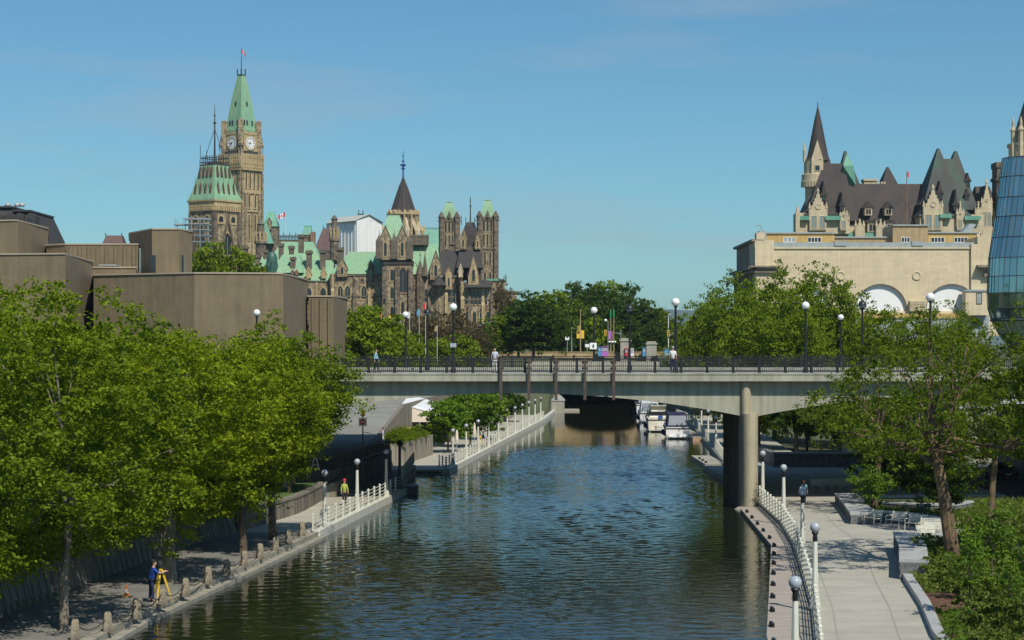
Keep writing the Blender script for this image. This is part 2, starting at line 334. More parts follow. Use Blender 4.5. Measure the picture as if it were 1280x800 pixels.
pr = n.new('ShaderNodeMapRange'); pr.inputs[1].default_value = .40; pr.inputs[2].default_value = .60; pr.inputs[3].default_value = .35; pr.inputs[4].default_value = 1.0; l(patch, pr.inputs[0])
# ripples are livelier towards the near end of the canal
sp = n.new('ShaderNodeSeparateXYZ'); l(tcn.outputs['Object'], sp.inputs[0])
yr = n.new('ShaderNodeMapRange'); yr.inputs[1].default_value = 205; yr.inputs[2].default_value = 240; yr.inputs[3].default_value = 1.0; yr.inputs[4].default_value = .18; l(sp.outputs[1], yr.inputs[0])
mu = n.new('ShaderNodeMath'); mu.operation = 'MULTIPLY'; l(pr.outputs[0], mu.inputs[0]); l(yr.outputs[0], mu.inputs[1])
b1 = n.new('ShaderNodeBump'); b1.inputs['Distance'].default_value = .02; l(fine, b1.inputs['Height']); l(mu.outputs[0], b1.inputs['Strength'])
b2 = n.new('ShaderNodeBump'); b2.inputs['Distance'].default_value = .02; l(big, b2.inputs['Height']); l(mu.outputs[0], b2.inputs['Strength']); l(b1.outputs[0], b2.inputs['Normal'])
l(b2.outputs[0], b.inputs['Normal'])
WZ = .30
rng0 = np.random.default_rng(12)
ny, nx = 1500, 170
yv_ = 58 + (248 - 58)*(np.linspace(0, 1, ny)**1.12); YY = np.repeat(yv_[:, None], nx, 1)
lo_ = np.array([interp(LP, v) - 1.2 for v in yv_]); hi_ = np.array([interp(RP, v) + 1.0 for v in yv_])
XX = lo_[:, None] + (hi_ - lo_)[:, None]*np.linspace(0, 1, nx)[None, :]
HH = np.zeros_like(XX)
for i in range(90):
    lam = .30*(5.5)**rng0.uniform(0, 1); th = rng0.normal()*.75 + 1.35; k = 2*PI/lam; amp = .0024*lam*(.55 if lam > 1.6 else 1)
    HH += amp*np.sin(k*(XX*math.cos(th) + YY*math.sin(th)) + rng0.uniform(0, 6.28))
pat = np.zeros_like(XX)
for i in range(14):
    th = rng0.uniform(0, 6.28); lam = rng0.uniform(14, 60); pat += np.sin(2*PI/lam*(XX*math.cos(th)*1.6 + YY*math.sin(th)*.6) + rng0.uniform(0, 6.28))
pat = .5 + .5*np.tanh(pat*.45)
cen = np.clip((hi_[:, None] - XX)/7, .25, 1)*np.clip((XX - lo_[:, None])/5, .45, 1)
far_ = 1 - np.clip((YY + pat*14 - 212)/16, 0, 1)
patch_ = np.clip((YY - 150)/20, 0, 1)
HH *= (.30 + .75*pat + (.35*patch_))*cen*(.10 + .90*far_)
HH *= 1 - np.clip((YY - 236)/12, 0, 1)
g = MB(); me = bpy.data.meshes.new('water'); V = np.stack([XX, YY, HH + WZ], 2).reshape(-1, 3)
idx = np.arange(ny*nx).reshape(ny, nx); Fq = np.stack([idx[:-1, :-1], idx[:-1, 1:], idx[1:, 1:], idx[1:, :-1]], 2).reshape(-1, 4)
nv = len(V); V = np.concatenate([V, np.array([(lo_[-1], 248, WZ), (hi_[-1], 248, WZ), (40, 439, WZ), (-10, 439, WZ), (-40, 25, WZ - .02), (40, 25, WZ - .02), (40, 58, WZ - .02), (-40, 58, WZ - .02)])])
Fq = np.concatenate([Fq, np.array([[nv, nv+1, nv+2, nv+3], [nv+4, nv+5, nv+6, nv+7]])])
me.vertices.add(len(V)); me.vertices.foreach_set('co', V.astype(np.float32).ravel()); me.loops.add(len(Fq)*4); me.loops.foreach_set('vertex_index', Fq.astype(np.int32).ravel())
me.polygons.add(len(Fq)); me.polygons.foreach_set('loop_start', np.arange(0, len(Fq)*4, 4, dtype=np.int32)); me.polygons.foreach_set('loop_total', np.full(len(Fq), 4, dtype=np.int32)); me.polygons.foreach_set('use_smooth', [True]*len(Fq)); me.update(); me.materials.append(wm)
wob = bpy.data.objects.new('water', me); C.objects.link(wob); tag(wob, 'dark rippled canal water reflecting the sky', 'water', kind='structure')

# far wooded ridge across the river
def ridge(name, D, h, x0, x1, seed, m):
    r = random.Random(seed); g = MB(); n_ = 60; pts = []
    for i in range(n_+1):
        x = x0 + (x1 - x0)*i/n_; pts.append((x, h*(.82 + .12*math.sin(i*.37 + seed) + .06*r.random())))
    for (xa, za), (xb, zb) in zip(pts, pts[1:]):
        g.add([(xa, D, 5), (xb, D, 5), (xb, D + 900, zb), (xa, D + 900, za), (xb, D + 3500, 5), (xa, D + 3500, 5)], [(0, 1, 2, 3), (3, 2, 4, 5)])
    o = g.build(name, m, smooth=True); tag(o, 'far blue wooded ridge beyond the river', 'hills', kind='structure'); return o
M['hill'] = mat('far_forest', (.03, .065, .02), .95, (.05, .08, .03), .004)
ridge('hills', 8200, 185, -7000, 8000, 3, M['hill'])
# the air between: one even box of haze round everything on the ground
hz = bpy.data.materials.new('haze_air'); hz.use_nodes = True; t = hz.node_tree; t.nodes.clear()
pv = t.nodes.new('ShaderNodeVolumePrincipled'); pv.inputs['Color'].default_value = (.66, .80, 1.0, 1); pv.inputs['Density'].default_value = .00006; pv.inputs['Anisotropy'].default_value = .2
t.links.new(pv.outputs[0], t.nodes.new('ShaderNodeOutputMaterial').inputs['Volume'])
HAZE = True
if HAZE:
    g = MB(); g.box(-9900, 9900, -60, 14500, -4.0, 215)
    tag(g.build('haze', hz), 'thin blue air between the camera and the far ridge', 'haze', kind='stuff')

# ------------------------------------------------------------------ quays and paths
def yrange(a, b, step, pts=()):
    s = {a, b} | {p for p, _ in pts if a < p < b}; k = a + step
    while k < b: s.add(k); k += step
    return sorted(s)
def strip(mb, fa, fb, yy, z0, z1, m=0, za=None):
    r = [[(fa(y), y, z0), (fb(y), y, z0), (fb(y), y, z1), (fa(y), y, z1)] for y in yy]
    mb.rings(r, m)
# left near quay
g = MB(); yy = yrange(40, 112, 6, LP)
strip(g, lambda y: Le(y) - .62, lambda y: Le(y) - interp(WO, y) - .4, yy, -1, .70)
strip(g, lambda y: Le(y) - .1, lambda y: Le(y) - .615, yy, -1, .74, 1)
strip(g, lambda y: Le(y) + .35, lambda y: Le(y) - .1, yy, -1, .48, 1)
qn = g.build('canal_walk', [M['walk_grey'], M['kerb']]); tag(qn, 'grey stone towpath with worn kerb along the near left bank', 'path', kind='structure')
g = MB()
yv = 62
while yv < 112:                     # kerb joints
    g.box(Le(yv) - .6, Le(yv) + .1, yv, yv + .05, .70, .744); yv += 1.9
tag(g.build('path', M['joint']), 'dark joints between the kerb stones', 'joints', kind='structure')
g = MB(); yy = yrange(112, 145.9, 5, LP)
strip(g, lambda y: Le(y) - .7, lambda y: Le(y) - interp(WO, y) - .4, yy, -1, .70, 0)
strip(g, lambda y: Le(y) + .0, lambda y: Le(y) - .7, yy, -1, .80, 1)
tag(g.build('canal_walk', [M['walk'], M['whitepost']]), 'pale walkway with white kerb below the left trees', 'path', kind='structure')
g = MB(); yy = yrange(168.5, 332, 10, LP)
strip(g, lambda y: Le(y) - .6, lambda y: Le(y) - interp(WO, y) - .4, yy, -1, .70, 0)
strip(g, lambda y: Le(y) + .0, lambda y: Le(y) - .6, yy, -1, .80, 1)
g.box(-8.4, -5.6, 168.0, 168.5, -1, .35, 0); g.box(-8.4, -5.6, 167.5, 168.0, -1, .1, 1)
tag(g.build('canal_walk', [M['walk'], M['whitepost']]), 'pale far walkway beyond the bridge on the left bank', 'path', kind='structure')
g = MB(); yy = [146, 152, 158, 164, 168.4]
strip(g, lambda y: Le(y), lambda y: Le(y) - 5.4, yy, -1, .70, 0)
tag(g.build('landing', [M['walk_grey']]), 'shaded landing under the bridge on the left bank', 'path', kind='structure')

# right path: curved edges
PL = [(40, 8.3), (61, 10.2), (80, 12.9), (98.8, 15.1), (106, 15.9), (118, 16.9), (134, 17.5), (182, 21.4), (275, 26.9), (330, 27.2)]
def Pl(y): return interp(PL, y)
PRr = [(40, 12.6), (71.7, 15.7), (80, 17.0), (88.7, 18.1), (97, 19.4), (104.6, 20.7), (117, 20.9), (133.5, 22.6), (150, 30)]
def Pr(y): return interp(PRr, y)
g = MB(); yy = yrange(40, 140, 3, PL)
strip(g, lambda y: Pl(y) - .15, lambda y: Pr(y) + .15, yy, .1, .70)
strip(g, lambda y: Pl(y) - .45, lambda y: Pl(y) - .15, yy, .1, .78, 1)
g.prism([(20.8, 105), (24.6, 106.5), (25.8, 112), (24.6, 117), (21, 119)], .1, .696)
g.box(17.5, 36, 139.9, 175, .1, .69)
tag(g.build('path', [M['walk'], M['kerb']]), 'wide pale concrete path curving along the right bank', 'path', kind='structure')
g = MB(); k = 44.0
while k < 139:
    g.box(Pl(k) + .0, Pr(k) - .02, k, k + .035, .698, .704); k += 1.52
for a in range(44, 132, 2):
    f_ = lambda y: Pl(y) + (Pr(y) - Pl(y))*.68 + .0
    g.add([(f_(a), a, .706), (f_(a) + .07, a, .706), (f_(a+2) + .07, a + 2, .706), (f_(a+2), a + 2, .706)], [(0, 1, 2, 3)])
    f_ = lambda y: Pl(y) + .42
    g.add([(f_(a), a, .706), (f_(a) + .05, a, .706), (f_(a+2) + .05, a + 2, .706), (f_(a+2), a + 2, .706)], [(0, 1, 2, 3)])
M['saw'] = mat('saw_cut_joint', (.30, .29, .24), .9)
tag(g.build('path', M['saw']), 'saw cut joints across the right path', 'joints', kind='structure')
g = MB(); yy = yrange(168, 332, 8, PL)
strip(g, lambda y: Re(y), lambda y: Re(y) + 8, yy, -1, .70)
tag(g.build('canal_walk', [M['walk']]), 'far right walkway beyond the bridge', 'path', kind='structure')
g = MB(); yy = yrange(40, 168, 4, RP)
strip(g, lambda y: Re(y) + 1.25, lambda y: Pl(y) + .3, yy, -1, .62, 0)
tag(g.build('quay_wall', M['kerb']), 'narrow quay under the right railing', 'quay', kind='structure')
# wooden dock
dk = thing('dock', 'weathered plank dock with black cleats along the right railing', 'dock', (12, 90, 0))
g = MB(); y = 44.0; dl = []
while y < 131:
    y2 = y + .62; a, b2 = Re(y), Re(y2)
    g.add([(a - .02, y, .56), (a + 1.28, y, .56), (b2 + 1.28, y2 - .03, .56), (b2 - .02, y2 - .03, .56), (a - .02, y, .5), (a + 1.28, y, .5), (b2 + 1.28, y2 - .03, .5), (b2 - .02, y2 - .03, .5)],
          [(0, 1, 2, 3), (0, 4, 5, 1), (1, 5, 6, 2), (2, 6, 7, 3), (3, 7, 4, 0)])
    y = y2
g.build('planks', M['wood'], dk)
g = MB(); strip(g, lambda y: Re(y) + .0, lambda y: Re(y) + 1.24, yrange(44, 131, 4, RP), -.3, .495); g.build('frame', M['kerb'], dk)
g = MB(); y = 60.5
y = 58.0; cl = []
while y < 130:
    g = MB(); x = Re(y) + .12; g.box(x, x + .16, y, y + .5, .56, .70); g.box(x + .03, x + .13, y - .1, y + .6, .70, .74); g.build('cleat', M['black'], dk); y += 4.3

# ------------------------------------------------------------------ left retaining walls
g = MB(); yy = yrange(40, 112, 3, LP)
def wl(y): return Le(y) - interp(WO, y)
r = [[(wl(y), y, .5), (wl(y) - .5, y, 2.75), (wl(y) - .95, y, 2.75), (wl(y) - .95, y, .5)] for y in yy]; g.rings(r)
rw = thing('retaining_wall', 'sloping stained concrete retaining wall behind the near towpath', 'wall', (wl(80), 80, .7))
g.build('wall', M['wall_stain_shade'], rw)
g = MB(); r = [[(wl(y) - .42, y, 2.75), (wl(y) - .42, y, 2.90), (wl(y) - 1.0, y, 2.90), (wl(y) - 1.0, y, 2.75)] for y in yy]; g.rings(r); g.build('coping', M['rampwall'], rw)
g = MB(); y = 60.0
while y < 111.6:                  # buttress ribs cast in the wall face
    g.add([(wl(y) + .05, y, .7), (wl(y) + .05, y + .28, .7), (wl(y) - .45, y + .28, 2.7), (wl(y) - .45, y, 2.7), (wl(y) - .2, y, .7), (wl(y) - .2, y + .28, .7), (wl(y) - .62, y + .28, 2.7), (wl(y) - .62, y, 2.7)],
          [(0, 1, 2, 3), (0, 3, 7, 4), (1, 5, 6, 2), (0, 4, 5, 1), (3, 2, 6, 7)]); y += .85
tag(g.build('ribs', M['rampwall'], rw), kind='stuff')
rw2 = thing('retaining_wall', 'low concrete wall holding the grass bed beside the white lamps', 'wall', (wl(124), 124, .7))
g = MB(); yy = yrange(112.1, 137, 3, LP); strip(g, lambda y: wl(y), lambda y: wl(y) - .4, yy, .4, 1.75); g.build('wall', M['wall_stain_shade'], rw2)
g = MB(); strip(g, lambda y: wl(y) + .06, lambda y: wl(y) - .5, yy, 1.752, 1.9); g.build('coping', M['rampwall'], rw2)
g = MB(); strip(g, lambda y: wl(y) - .5, lambda y: wl(y) - 6, yy, 1.5, 1.80)
tag(g.build('grass', M['grass']), 'lit grass bed above the low wall', 'grass', kind='structure')
# upper left road
g = MB(); g.box(-48, -26, 40, 138, 3.4, 5.06); tag(g.build('road', M['asphalt_pale']), 'worn road behind the left trees', 'road', kind='structure')
# dark undercroft wall below the bridge, with terrace on top
uw = thing('undercroft_wall', 'dark stepped wall below the bridge with iron fence on top', 'wall', (-11, 148, .7))
g = MB(); g.prism([(-40, 140), (-13.2, 140), (-11.8, 150), (-10.4, 166), (-11.4, 175.9), (-40, 175.9)], .5, 2.5); g.build('wall', M['wall_stain_shade'], uw)
g = MB(); g.box(-8.75, -8.42, 146.2, 168.3, .7, 1.15); g.box(-8.8, -7.2, 146.0, 148.2, -.6, .9); g.build('kerb_wall', M['dkmetal'], uw)
# planter beyond it
pl = thing('planter', 'ribbed concrete planter with shrubs below the tent', 'planter', (-10, 170, .7))
g = MB(); g.prism([(-12.9, 176), (-11.2, 174.3), (-9.9, 175.6), (-7.9, 192), (-9.2, 194), (-12.9, 190)], .6, 2.7)
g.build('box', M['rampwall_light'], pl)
g = MB(); y = 176
while y < 191.5:
    x = -9.85 + (y - 176)*1.93/16; g.box(x - .05, x + .09, y, y + .5, .7, 2.65); y += 1.3
g.build('ribs', M['rampwall'], pl)
# ramp
ramp = MB(); A = [(-27, -13.1, 138, 1.6), (-27, -12.7, 145, 1.9), (-26, -12.0, 175, 3.8), (-25, -11.6, 200, 5.3), (-22, -8.6, 250, 5.4), (-20, -6.0, 285, 6.5)]
ramp.rings([[(a, y, .3), (b_, y, .3), (b_, y, z), (a, y, z)] for a, b_, y, z in A])
tag(ramp.build('ramp', M['asphalt_pale']), 'pale ramp road climbing behind the left end of the bridge', 'road', kind='structure')
rp = thing('ramp_parapet', 'long ribbed concrete parapet of the ramp road left of the tent', 'wall', (-12, 175, 2))
g = MB(); g.rings([[(b_ + .01, y, .4), (b_ + .40, y, .4), (b_ + .40, y, z + .12), (b_ + .01, y, z + .12)] for a, b_, y, z in A]); g.build('wall', M['rampwall'], rp)
g = MB()
for (a, b_, y, z), (a2, b2, y2, z2) in zip(A, A[1:]):
    k = int((y2 - y)/2)
    for i in range(k):
        f_ = i/max(k, 1); yy_ = y + (y2 - y)*f_; xx = b_ + (b2 - b_)*f_ + .40; zz = z + (z2 - z)*f_
        g.box(xx - .02, xx + .07, yy_, yy_ + .9, .6, zz)
g.build('ribs', M['rampwall'], rp)
# terrace walls with flower boxes beyond
tw = thing('terrace_wall', 'concrete terrace wall with pink flower boxes beyond the bright trees', 'wall', (-1, 270, .7))
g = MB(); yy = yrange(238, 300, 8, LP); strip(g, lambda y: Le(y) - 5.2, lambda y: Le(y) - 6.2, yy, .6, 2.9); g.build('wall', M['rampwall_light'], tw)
g = MB(); strip(g, lambda y: Le(y) - 4.9, lambda y: Le(y) - 5.5, yrange(240, 298, 8, LP), 2.4, 2.85); g.build('flower_trough', M['rampwall'], tw)
ab = thing('quay_pillar', 'pale stone block wall at the mouth of the far tunnel', 'wall', (7, 330, 0))
g = MB(); g.box(5.0, 8.8, 322, 350, -1, 2.3); g.box(3.5, 7.2, 350.2, 361, -1, 6.5); g.build('block', M['concrete'], ab)
g = MB(); g.box(4.9, 8.9, 321.9, 350, 2.302, 2.55); g.build('coping', M['granite_cap'], ab)
fd = MB(); fd.box(8.85, 11.6, 330, 334, -.1, .62); tag(fd.build('float_dock', M['concrete']), 'small white landing float at the stone block near the tunnel', 'dock')

# ------------------------------------------------------------------ the bridge
BY0, BY1 = 133.0, 167.0
def soff(x):
    k = ((x - .2 + 16.3) % 32.6) - 16.3
    return 8.3 - 1.7*(abs(k)/16.3)**2
br = thing('road_bridge', 'pale concrete road bridge with shallow haunched arch across the canal', 'bridge', (0, 133, 9.7))
g = MB(); xs = [-70 + i*1.0 for i in range(141)]
g.rings([[(x, BY0 + .15, 9.14), (x, BY0 + .15, soff(x)), (x, BY1, soff(x)), (x, BY1, 9.14)] for x in xs]); g.build('girder', M['bridge'], br)
g = MB(); g.box(-70, 70, BY0 - .62, BY1 + .6, 9.142, 9.52); g.box(-70, 70, BY0 - .62, BY0 + 4.4, 9.522, 9.70); g.box(-70, 70, BY1 - 4.4, BY1 + .6, 9.522, 9.70); g.build('deck', M['bridge'], br)
g = MB(); g.box(-70, 70, BY0 - .66, BY0 - .58, 9.60, 9.72); g.build('drip_edge', M['bridge'], br)
g = MB(); g.box(-70, 70, BY0 + 4.41, BY1 - 4.41, 9.522, 9.535); g.build('roadway', M['asphalt'], br)
g = MB()
for yl in (141, 150, 159):
    for i in range(24): g.box(-69 + i*6, -66 + i*6, yl, yl + .12, 9.536, 9.54)
tag(g.build('lane_marking', M['white'], br), kind='stuff')
for xp, nm in ((16.45, 'p'), (-16.1, 'q')):
    pm = MB(); r = .62
    n_ = 12; pro = [(xp - r + .02, 133.3)] + [(xp + r*math.cos(PI + PI*i/n_), 133.3 + .95*math.sin(PI + PI*i/n_)) for i in range(n_+1)][::1] + [(xp + r, 144), (xp - r, 144)]
    pm.prism([p for p in pro[1:] if p[1] < 140] + [(xp + r, 134.2), (xp - r, 134.2)], -1.0, 6.9); sw = MB(); sw.box(xp - r + .01, xp + r - .01, 134.21, 144, -1, 6.9); sw.build('pier_wall', M['wall_stain_shade'], br)  # shade under the deck is put into the pier side's darker concrete
    pm.prism([(xp - r + .0 + .75*.5 + .38*math.cos(PI + PI*i/8), 133.2 + .5*math.sin(PI + PI*i/8)) for i in range(9)], 6.9, 9.1)
    pm.build('pier', M['pier'], br)
    fm = MB(); fm.lathe([(.95, -.8), (.95, .25), (.7, .45)], xp - .2, 132.6, 14, sy=.8); fm.build('pier_base', M['concrete'], br)
for i, px in enumerate((626, 661, 695, 731, 767)):
    x = X(px, 132.3); g = MB(); g.box(x - .1, x + .1, 132.12, 132.32, 7.85, 10.68); g.box(x - .14, x + .14, 132.1, 132.35, 10.0, 10.15)
    o = thing('steel_upright', '%s rusty steel upright clamped to the outside of the bridge' % ('leftmost', 'second', 'middle', 'fourth', 'rightmost')[i], 'steel post', (x, 132.2, 9.7), group='steel uprights on the bridge')
    g.build('beam', M['rust'], o); g = MB(); g.box(x - .2, x + .2, 132.32, 132.5, 9.95, 10.1); g.box(x - .2, x + .2, 132.32, 132.5, 10.35, 10.5); g.build('clamp', M['rust'], o)
def bridge_railing(y, label, x0, nb, side):
    t_ = thing('bridge_railing', label, 'railing', (x0, y, 9.7))
    pb = MB(); pb.box(-.08, .08, -.08, .08, 0, 1.02); pb.box(-.11, .11, -.11, .11, 1.0, 1.06); pb.box(-.11, .11, -.11, .11, 0, .08); po = pb.build('post', M['black'], t_, world=False)
    bb = MB()
    for i in range(13): xx = .135*(i + .5); bb.box(xx - .017, xx + .017, -.017, .017, .08, .86)
    bb.box(.08, 1.72, -.03, .03, .07, .10); bb.box(.08, 1.72, -.03, .03, .46, .52); bb.box(.08, 1.72, -.03, .03, .80, .83)
    bo = bb.build('baluster_panel', M['black'], t_, world=False)
    for i in range(nb + 1):
        if i: c = po.copy(); C.objects.link(c); c.parent = t_; c.location = (i*1.8, 0, 0)
        if 0 < i < nb: c = bo.copy(); C.objects.link(c); c.parent = t_; c.location = (i*1.8, 0, 0)
    tb = MB(); tb.box(-.1, nb*1.8 + .1, -.05, .05, .93, .99); tb.build('top_rail', M['black'], t_, world=False)
bridge_railing(132.7, 'long black iron railing along the near edge of the bridge', -27.9, 38, 1)
bridge_railing(167.2, 'black iron railing along the far edge of the bridge', -36, 42, 1)
cb = thing('barrier', 'pale concrete road barrier seen through the bridge railing', 'barrier', (6, 163, 9.53)); g = MB(); g.slabx([(162.7, 9.53), (163.3, 9.53), (163.15, 10.25), (162.85, 10.25)], 1, 12.5); g.build('barrier', M['concrete'], cb)
# abutment mass at the right end
ba = thing('bridge_abutment', 'concrete abutment at the right end of the bridge', 'abutment', (45, 150, 0)); g = MB(); g.box(42, 70, 133.6, 166.5, 0, 6.55); g.build('wall', M['bridge'], ba)

# ------------------------------------------------------------------ the far stone bridge
fb = thing('stone_bridge', 'far stone bridge with dark tunnel over the canal', 'bridge', (17, 362, 0))
g = MB(); x0, x1 = 9.0, 24.8
arc = [(x0 + (x1 - x0)*(1 - math.cos(PI*i/14))/2, 2.6 + 3.4*math.sin(PI*i/14)) for i in range(15)]
out = [(-14, -1), (-14, 9.2), (70, 9.2), (70, -1), (x1, -1)] + arc[::-1] + [(x0, -1)]
g.slab(out, 362, 430); g.build('wall', M['stone_lt'], fb)
g = MB(); g.box(-14, 70, 361.7, 362.4, 9.2, 10.3); g.box(-14, 70, 361.6, 362.5, 10.3, 10.45); g.build('parapet', M['stone_lt'], fb)
g = MB(); g.box(5, 29, 430.1, 432, -2, 9); g.build('tunnel_end', M['wall_stain_shade'], fb)
g = MB(); g.box(24.81, 25.6, 352, 361.9, -.5, 6); g.build('wing_wall', M['stone_red'], fb)
for i, (px, lab) in enumerate(((781.5, 'left stone pylon on the parapet of the far bridge'), (814, 'right stone pylon on the parapet of the far bridge'))):
    x = X(px, 361); o = thing('stone_pylon', lab, 'pylon', (x, 361, 9.5), group='stone pylons on the far bridge')
    g = MB(); g.box(x - .95, x + .95, 360, 361.58, 8.6, 12.4 - i*.6); g.build('shaft', M['concrete'], o)
    g = MB(); g.box(x - 1.12, x + 1.12, 359.85, 361.7, 12.4 - i*.6, 12.7 - i*.6); g.box(x - .85, x + .85, 360.1, 361.5, 12.7 - i*.6, 13.0 - i*.6); g.build('cap', M['concrete'], o)
g = MB(); g.box(-60, 120, 362.6, 430, 9.3, 9.60); tag(g.build('road', M['asphalt']), 'road over the far stone bridge', 'road', kind='structure')
# ------------------------------------------------------------------ building helpers
def FM(x, y, z=0, rz=0): return Matrix.Translation((x, y, z)) @ Matrix.Rotation(rz, 4, 'Z')
def wpoly(w_, h, pointed, cx=0, z0=0, g_=0):
    a = w_/2 - g_
    if pointed == 1:
        hh = h - w_*.75; pts = [(cx - a, z0 + g_), (cx + a, z0 + g_), (cx + a, z0 + hh), (cx + a*.72, z0 + hh + w_*.38), (cx + a*.35, z0 + hh + w_*.6), (cx, z0 + h - g_), (cx - a*.35, z0 + hh + w_*.6), (cx - a*.72, z0 + hh + w_*.38), (cx - a, z0 + hh)]
    elif pointed == 2:
        hh = h - w_/2; pts = [(cx - a, z0 + g_), (cx + a, z0 + g_)] + [(cx + a*math.cos(PI*i/8), z0 + hh + a*math.sin(PI*i/8)) for i in range(9)]
    else: pts = [(cx - a, z0 + g_), (cx + a, z0 + g_), (cx + a, z0 + h - g_), (cx - a, z0 + h - g_)]
    return pts
def ringslab(g, outer, inner, y0, y1, m=0):
    n_ = len(outer); vs = [(x, y0, z) for x, z in outer] + [(x, y0, z) for x, z in inner] + [(x, y1, z) for x, z in outer] + [(x, y1, z) for x, z in inner]
    fs = []
    for i in range(n_):
        j = (i+1) % n_; fs += [(i, j, n_+j, n_+i), (i, 2*n_+i, 2*n_+j, j), (n_+i, n_+j, 3*n_+j, 3*n_+i)]
    g.add(vs, fs, m)
def window(parent, T, cx, z0, w_, h, shape=0, frame=None, glass=None, fw=.18, out=.14, mull=0, label=None):
    """a window with a proud frame on a wall whose face is local y = 0 (facing -y)"""
    frame = frame or M['stone_lt']; glass = glass or M['glass_dk']
    g = MB(T); o_ = wpoly(w_ + 2*fw, h + 2*fw, shape, cx, z0 - fw); i_ = wpoly(w_, h, shape, cx, z0)
    ringslab(g, o_, i_, -out, .06)
    if mull:
        for k in range(mull):
            x = cx - w_/2 + w_*(k+1)/(mull+1); g.box(x - .05, x + .05, -out + .04, .02, z0, z0 + h*(.8 if shape else 1))
    f_ = g.build('window', frame, parent)
    g = MB(T); g.slab(i_, -.035, .03); g.build('pane', glass, f_)
    if label: f_['label'] = label
    return f_
def bld(name, label, cat, x, y, z=0, rz=0): return thing(name, label, cat, (x, y, z), rz)
def finial(g, x, y, z, h, r=.12, m=0):
    g.lathe([(r, z), (r*.6, z + h*.3), (r*2.4, z + h*.36), (r*.6, z + h*.44), (r*.5, z + h*.66), (r*1.7, z + h*.70), (r*.4, z + h*.76), (.02, z + h)], x, y, 6, m)

# ---- arts centre: brown concrete blocks
nac = bld('arts_centre', 'low brown windowless concrete arts centre of angular blocks behind the left trees', 'building', -30, 215, 5)
def nacblock(pts, yb, z0, z1, m='nac', cap=True, ribs=None):
    """pts: list of (px, D) front corners left to right; z0..z1"""
    pl_ = [(X(px, D), D) for px, D in pts]
    poly = pl_ + [(X(pts[-1][0], yb), yb), (X(pts[0][0], yb), yb)]
    g = MB(); g.prism(poly, z0, z1); g.build('block', M[m], nac)
    if cap:
        g = MB(); q = [(x + (-.12 if i == 0 else .12 if i == len(pl_)-1 else 0), y - .12) for i, (x, y) in enumerate(pl_)] + [(X(pts[-1][0], yb) + .12, yb), (X(pts[0][0], yb) - .12, yb)]
        g.prism(q, z1 + .002, z1 + .16); g.build('coping', M['nac_cap'], nac)
    if ribs:
        g = MB()
        for (xa, ya), (xb, yb_) in zip(pl_, pl_[1:]):
            L_ = math.hypot(xb - xa, yb_ - ya); k = int(L_/ribs); dx, dy = (xb - xa)/L_, (yb_ - ya)/L_
            for i in range(k):
                s_ = (i + .5)*L_/k; x, y = xa + dx*s_, ya + dy*s_; wv = ribs*.24
                g.prism([(x - dx*wv, y - dy*wv), (x - dx*wv*.7 + dy*.22, y - dy*wv*.7 - dx*.22), (x + dx*wv*.7 + dy*.22, y + dy*wv*.7 - dx*.22), (x + dx*wv, y + dy*wv)], z0, z1 - .05)
        tag(g.build('ribs', M['nac2'], nac), kind='stuff')
nacblock([(-60, 205), (82, 203), (116, 222)], 260, 4, Z(318, 203))
nacblock([(-40, 232), (22, 230), (60, 246)], 275, 4, Z(276, 230))
nacblock([(58, 238), (81, 236), (174, 236)], 262, 4, Z(306, 236), 'nac2')
nacblock([(83, 235.5), (173, 235.5)], 236.5, 10, Z(307, 235.5), 'nac2', False, 1.0)
nacblock([(162, 240), (190, 231), (224, 231), (240, 236)], 256, 4, Z(287, 231))
nacblock([(113, 226), (170, 226)], 236, 4, Z(335, 226))
nacblock([(117, 212), (243, 206), (331, 207), (354, 208), (384.5, 228)], 252, 4, Z(342.5, 207))
nacblock([(385.5, 226), (417, 226), (433.5, 236)], 250, 4, Z(371, 226), 'nac2', True)
nacblock([(386, 225.6), (416.5, 225.6)], 226.3, 4, Z(373, 226), 'nac2', False, .85)
for px, D, w_ in ((191.5, 231, .62), (227.5, 231.95, .45)):
    x = X(px, D); g = MB(); g.box(x - w_/2, x + w_/2, D - .06, D + .3, Z(342, D), Z(319, D)); g.build('slot_window', M['glass_dk'], nac)
x = X(174.3, 235); g = MB(); g.box(x - .05, x + .28, 235.1, 236, 10, Z(310, 235)); g.build('slot_window', M['glass_gr'], nac)
g = MB(); x = X(108, 205); g.box(X(128, 229), X(150, 229), 227, 230, Z(333, 229), Z(331.5, 229)); g.build('roof_light', M['greymetal'], nac)
# lower glazed fronts glimpsed through the left trees
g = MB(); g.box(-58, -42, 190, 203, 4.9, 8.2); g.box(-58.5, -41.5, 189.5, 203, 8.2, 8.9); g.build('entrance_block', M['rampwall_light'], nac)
g = MB(); g.box(-57, -43, 189.9, 190.05, 5.6, 7.6); g.build('window_band', M['glass_dk'], nac)
# bronze sculpture on the roof
sc = bld('roof_sculpture', 'dark green bronze sculpture standing on the brown roof edge', 'sculpture', X(340, 225), 225, Z(343, 225)); g = MB(); cx_ = X(340, 225)
zb = Z(342, 207) + .1
g.lathe([(.35, zb), (.42, zb + .5), (.3, zb + 1.2), (.5, zb + 1.9), (.62, zb + 2.4), (.45, zb + 2.9), (.2, zb + 3.1)], cx_, 225, 9); g.build('body', M['bronze'], sc, smooth=True)
r_ = random.Random(5)
for i in range(7):
    a = i*.9; g = MB(); g.tube([(cx_ + .35*math.cos(a), 225 + .35*math.sin(a), zb + .4), (cx_ + .65*math.cos(a+.5), 225 + .5*math.sin(a+.5), zb + 1.5), (cx_ + .5*math.cos(a+1), 225 + .4*math.sin(a+1), zb + 2.6)], [.12, .16, .08], 6); g.build('fold', M['bronze'], sc, smooth=True)

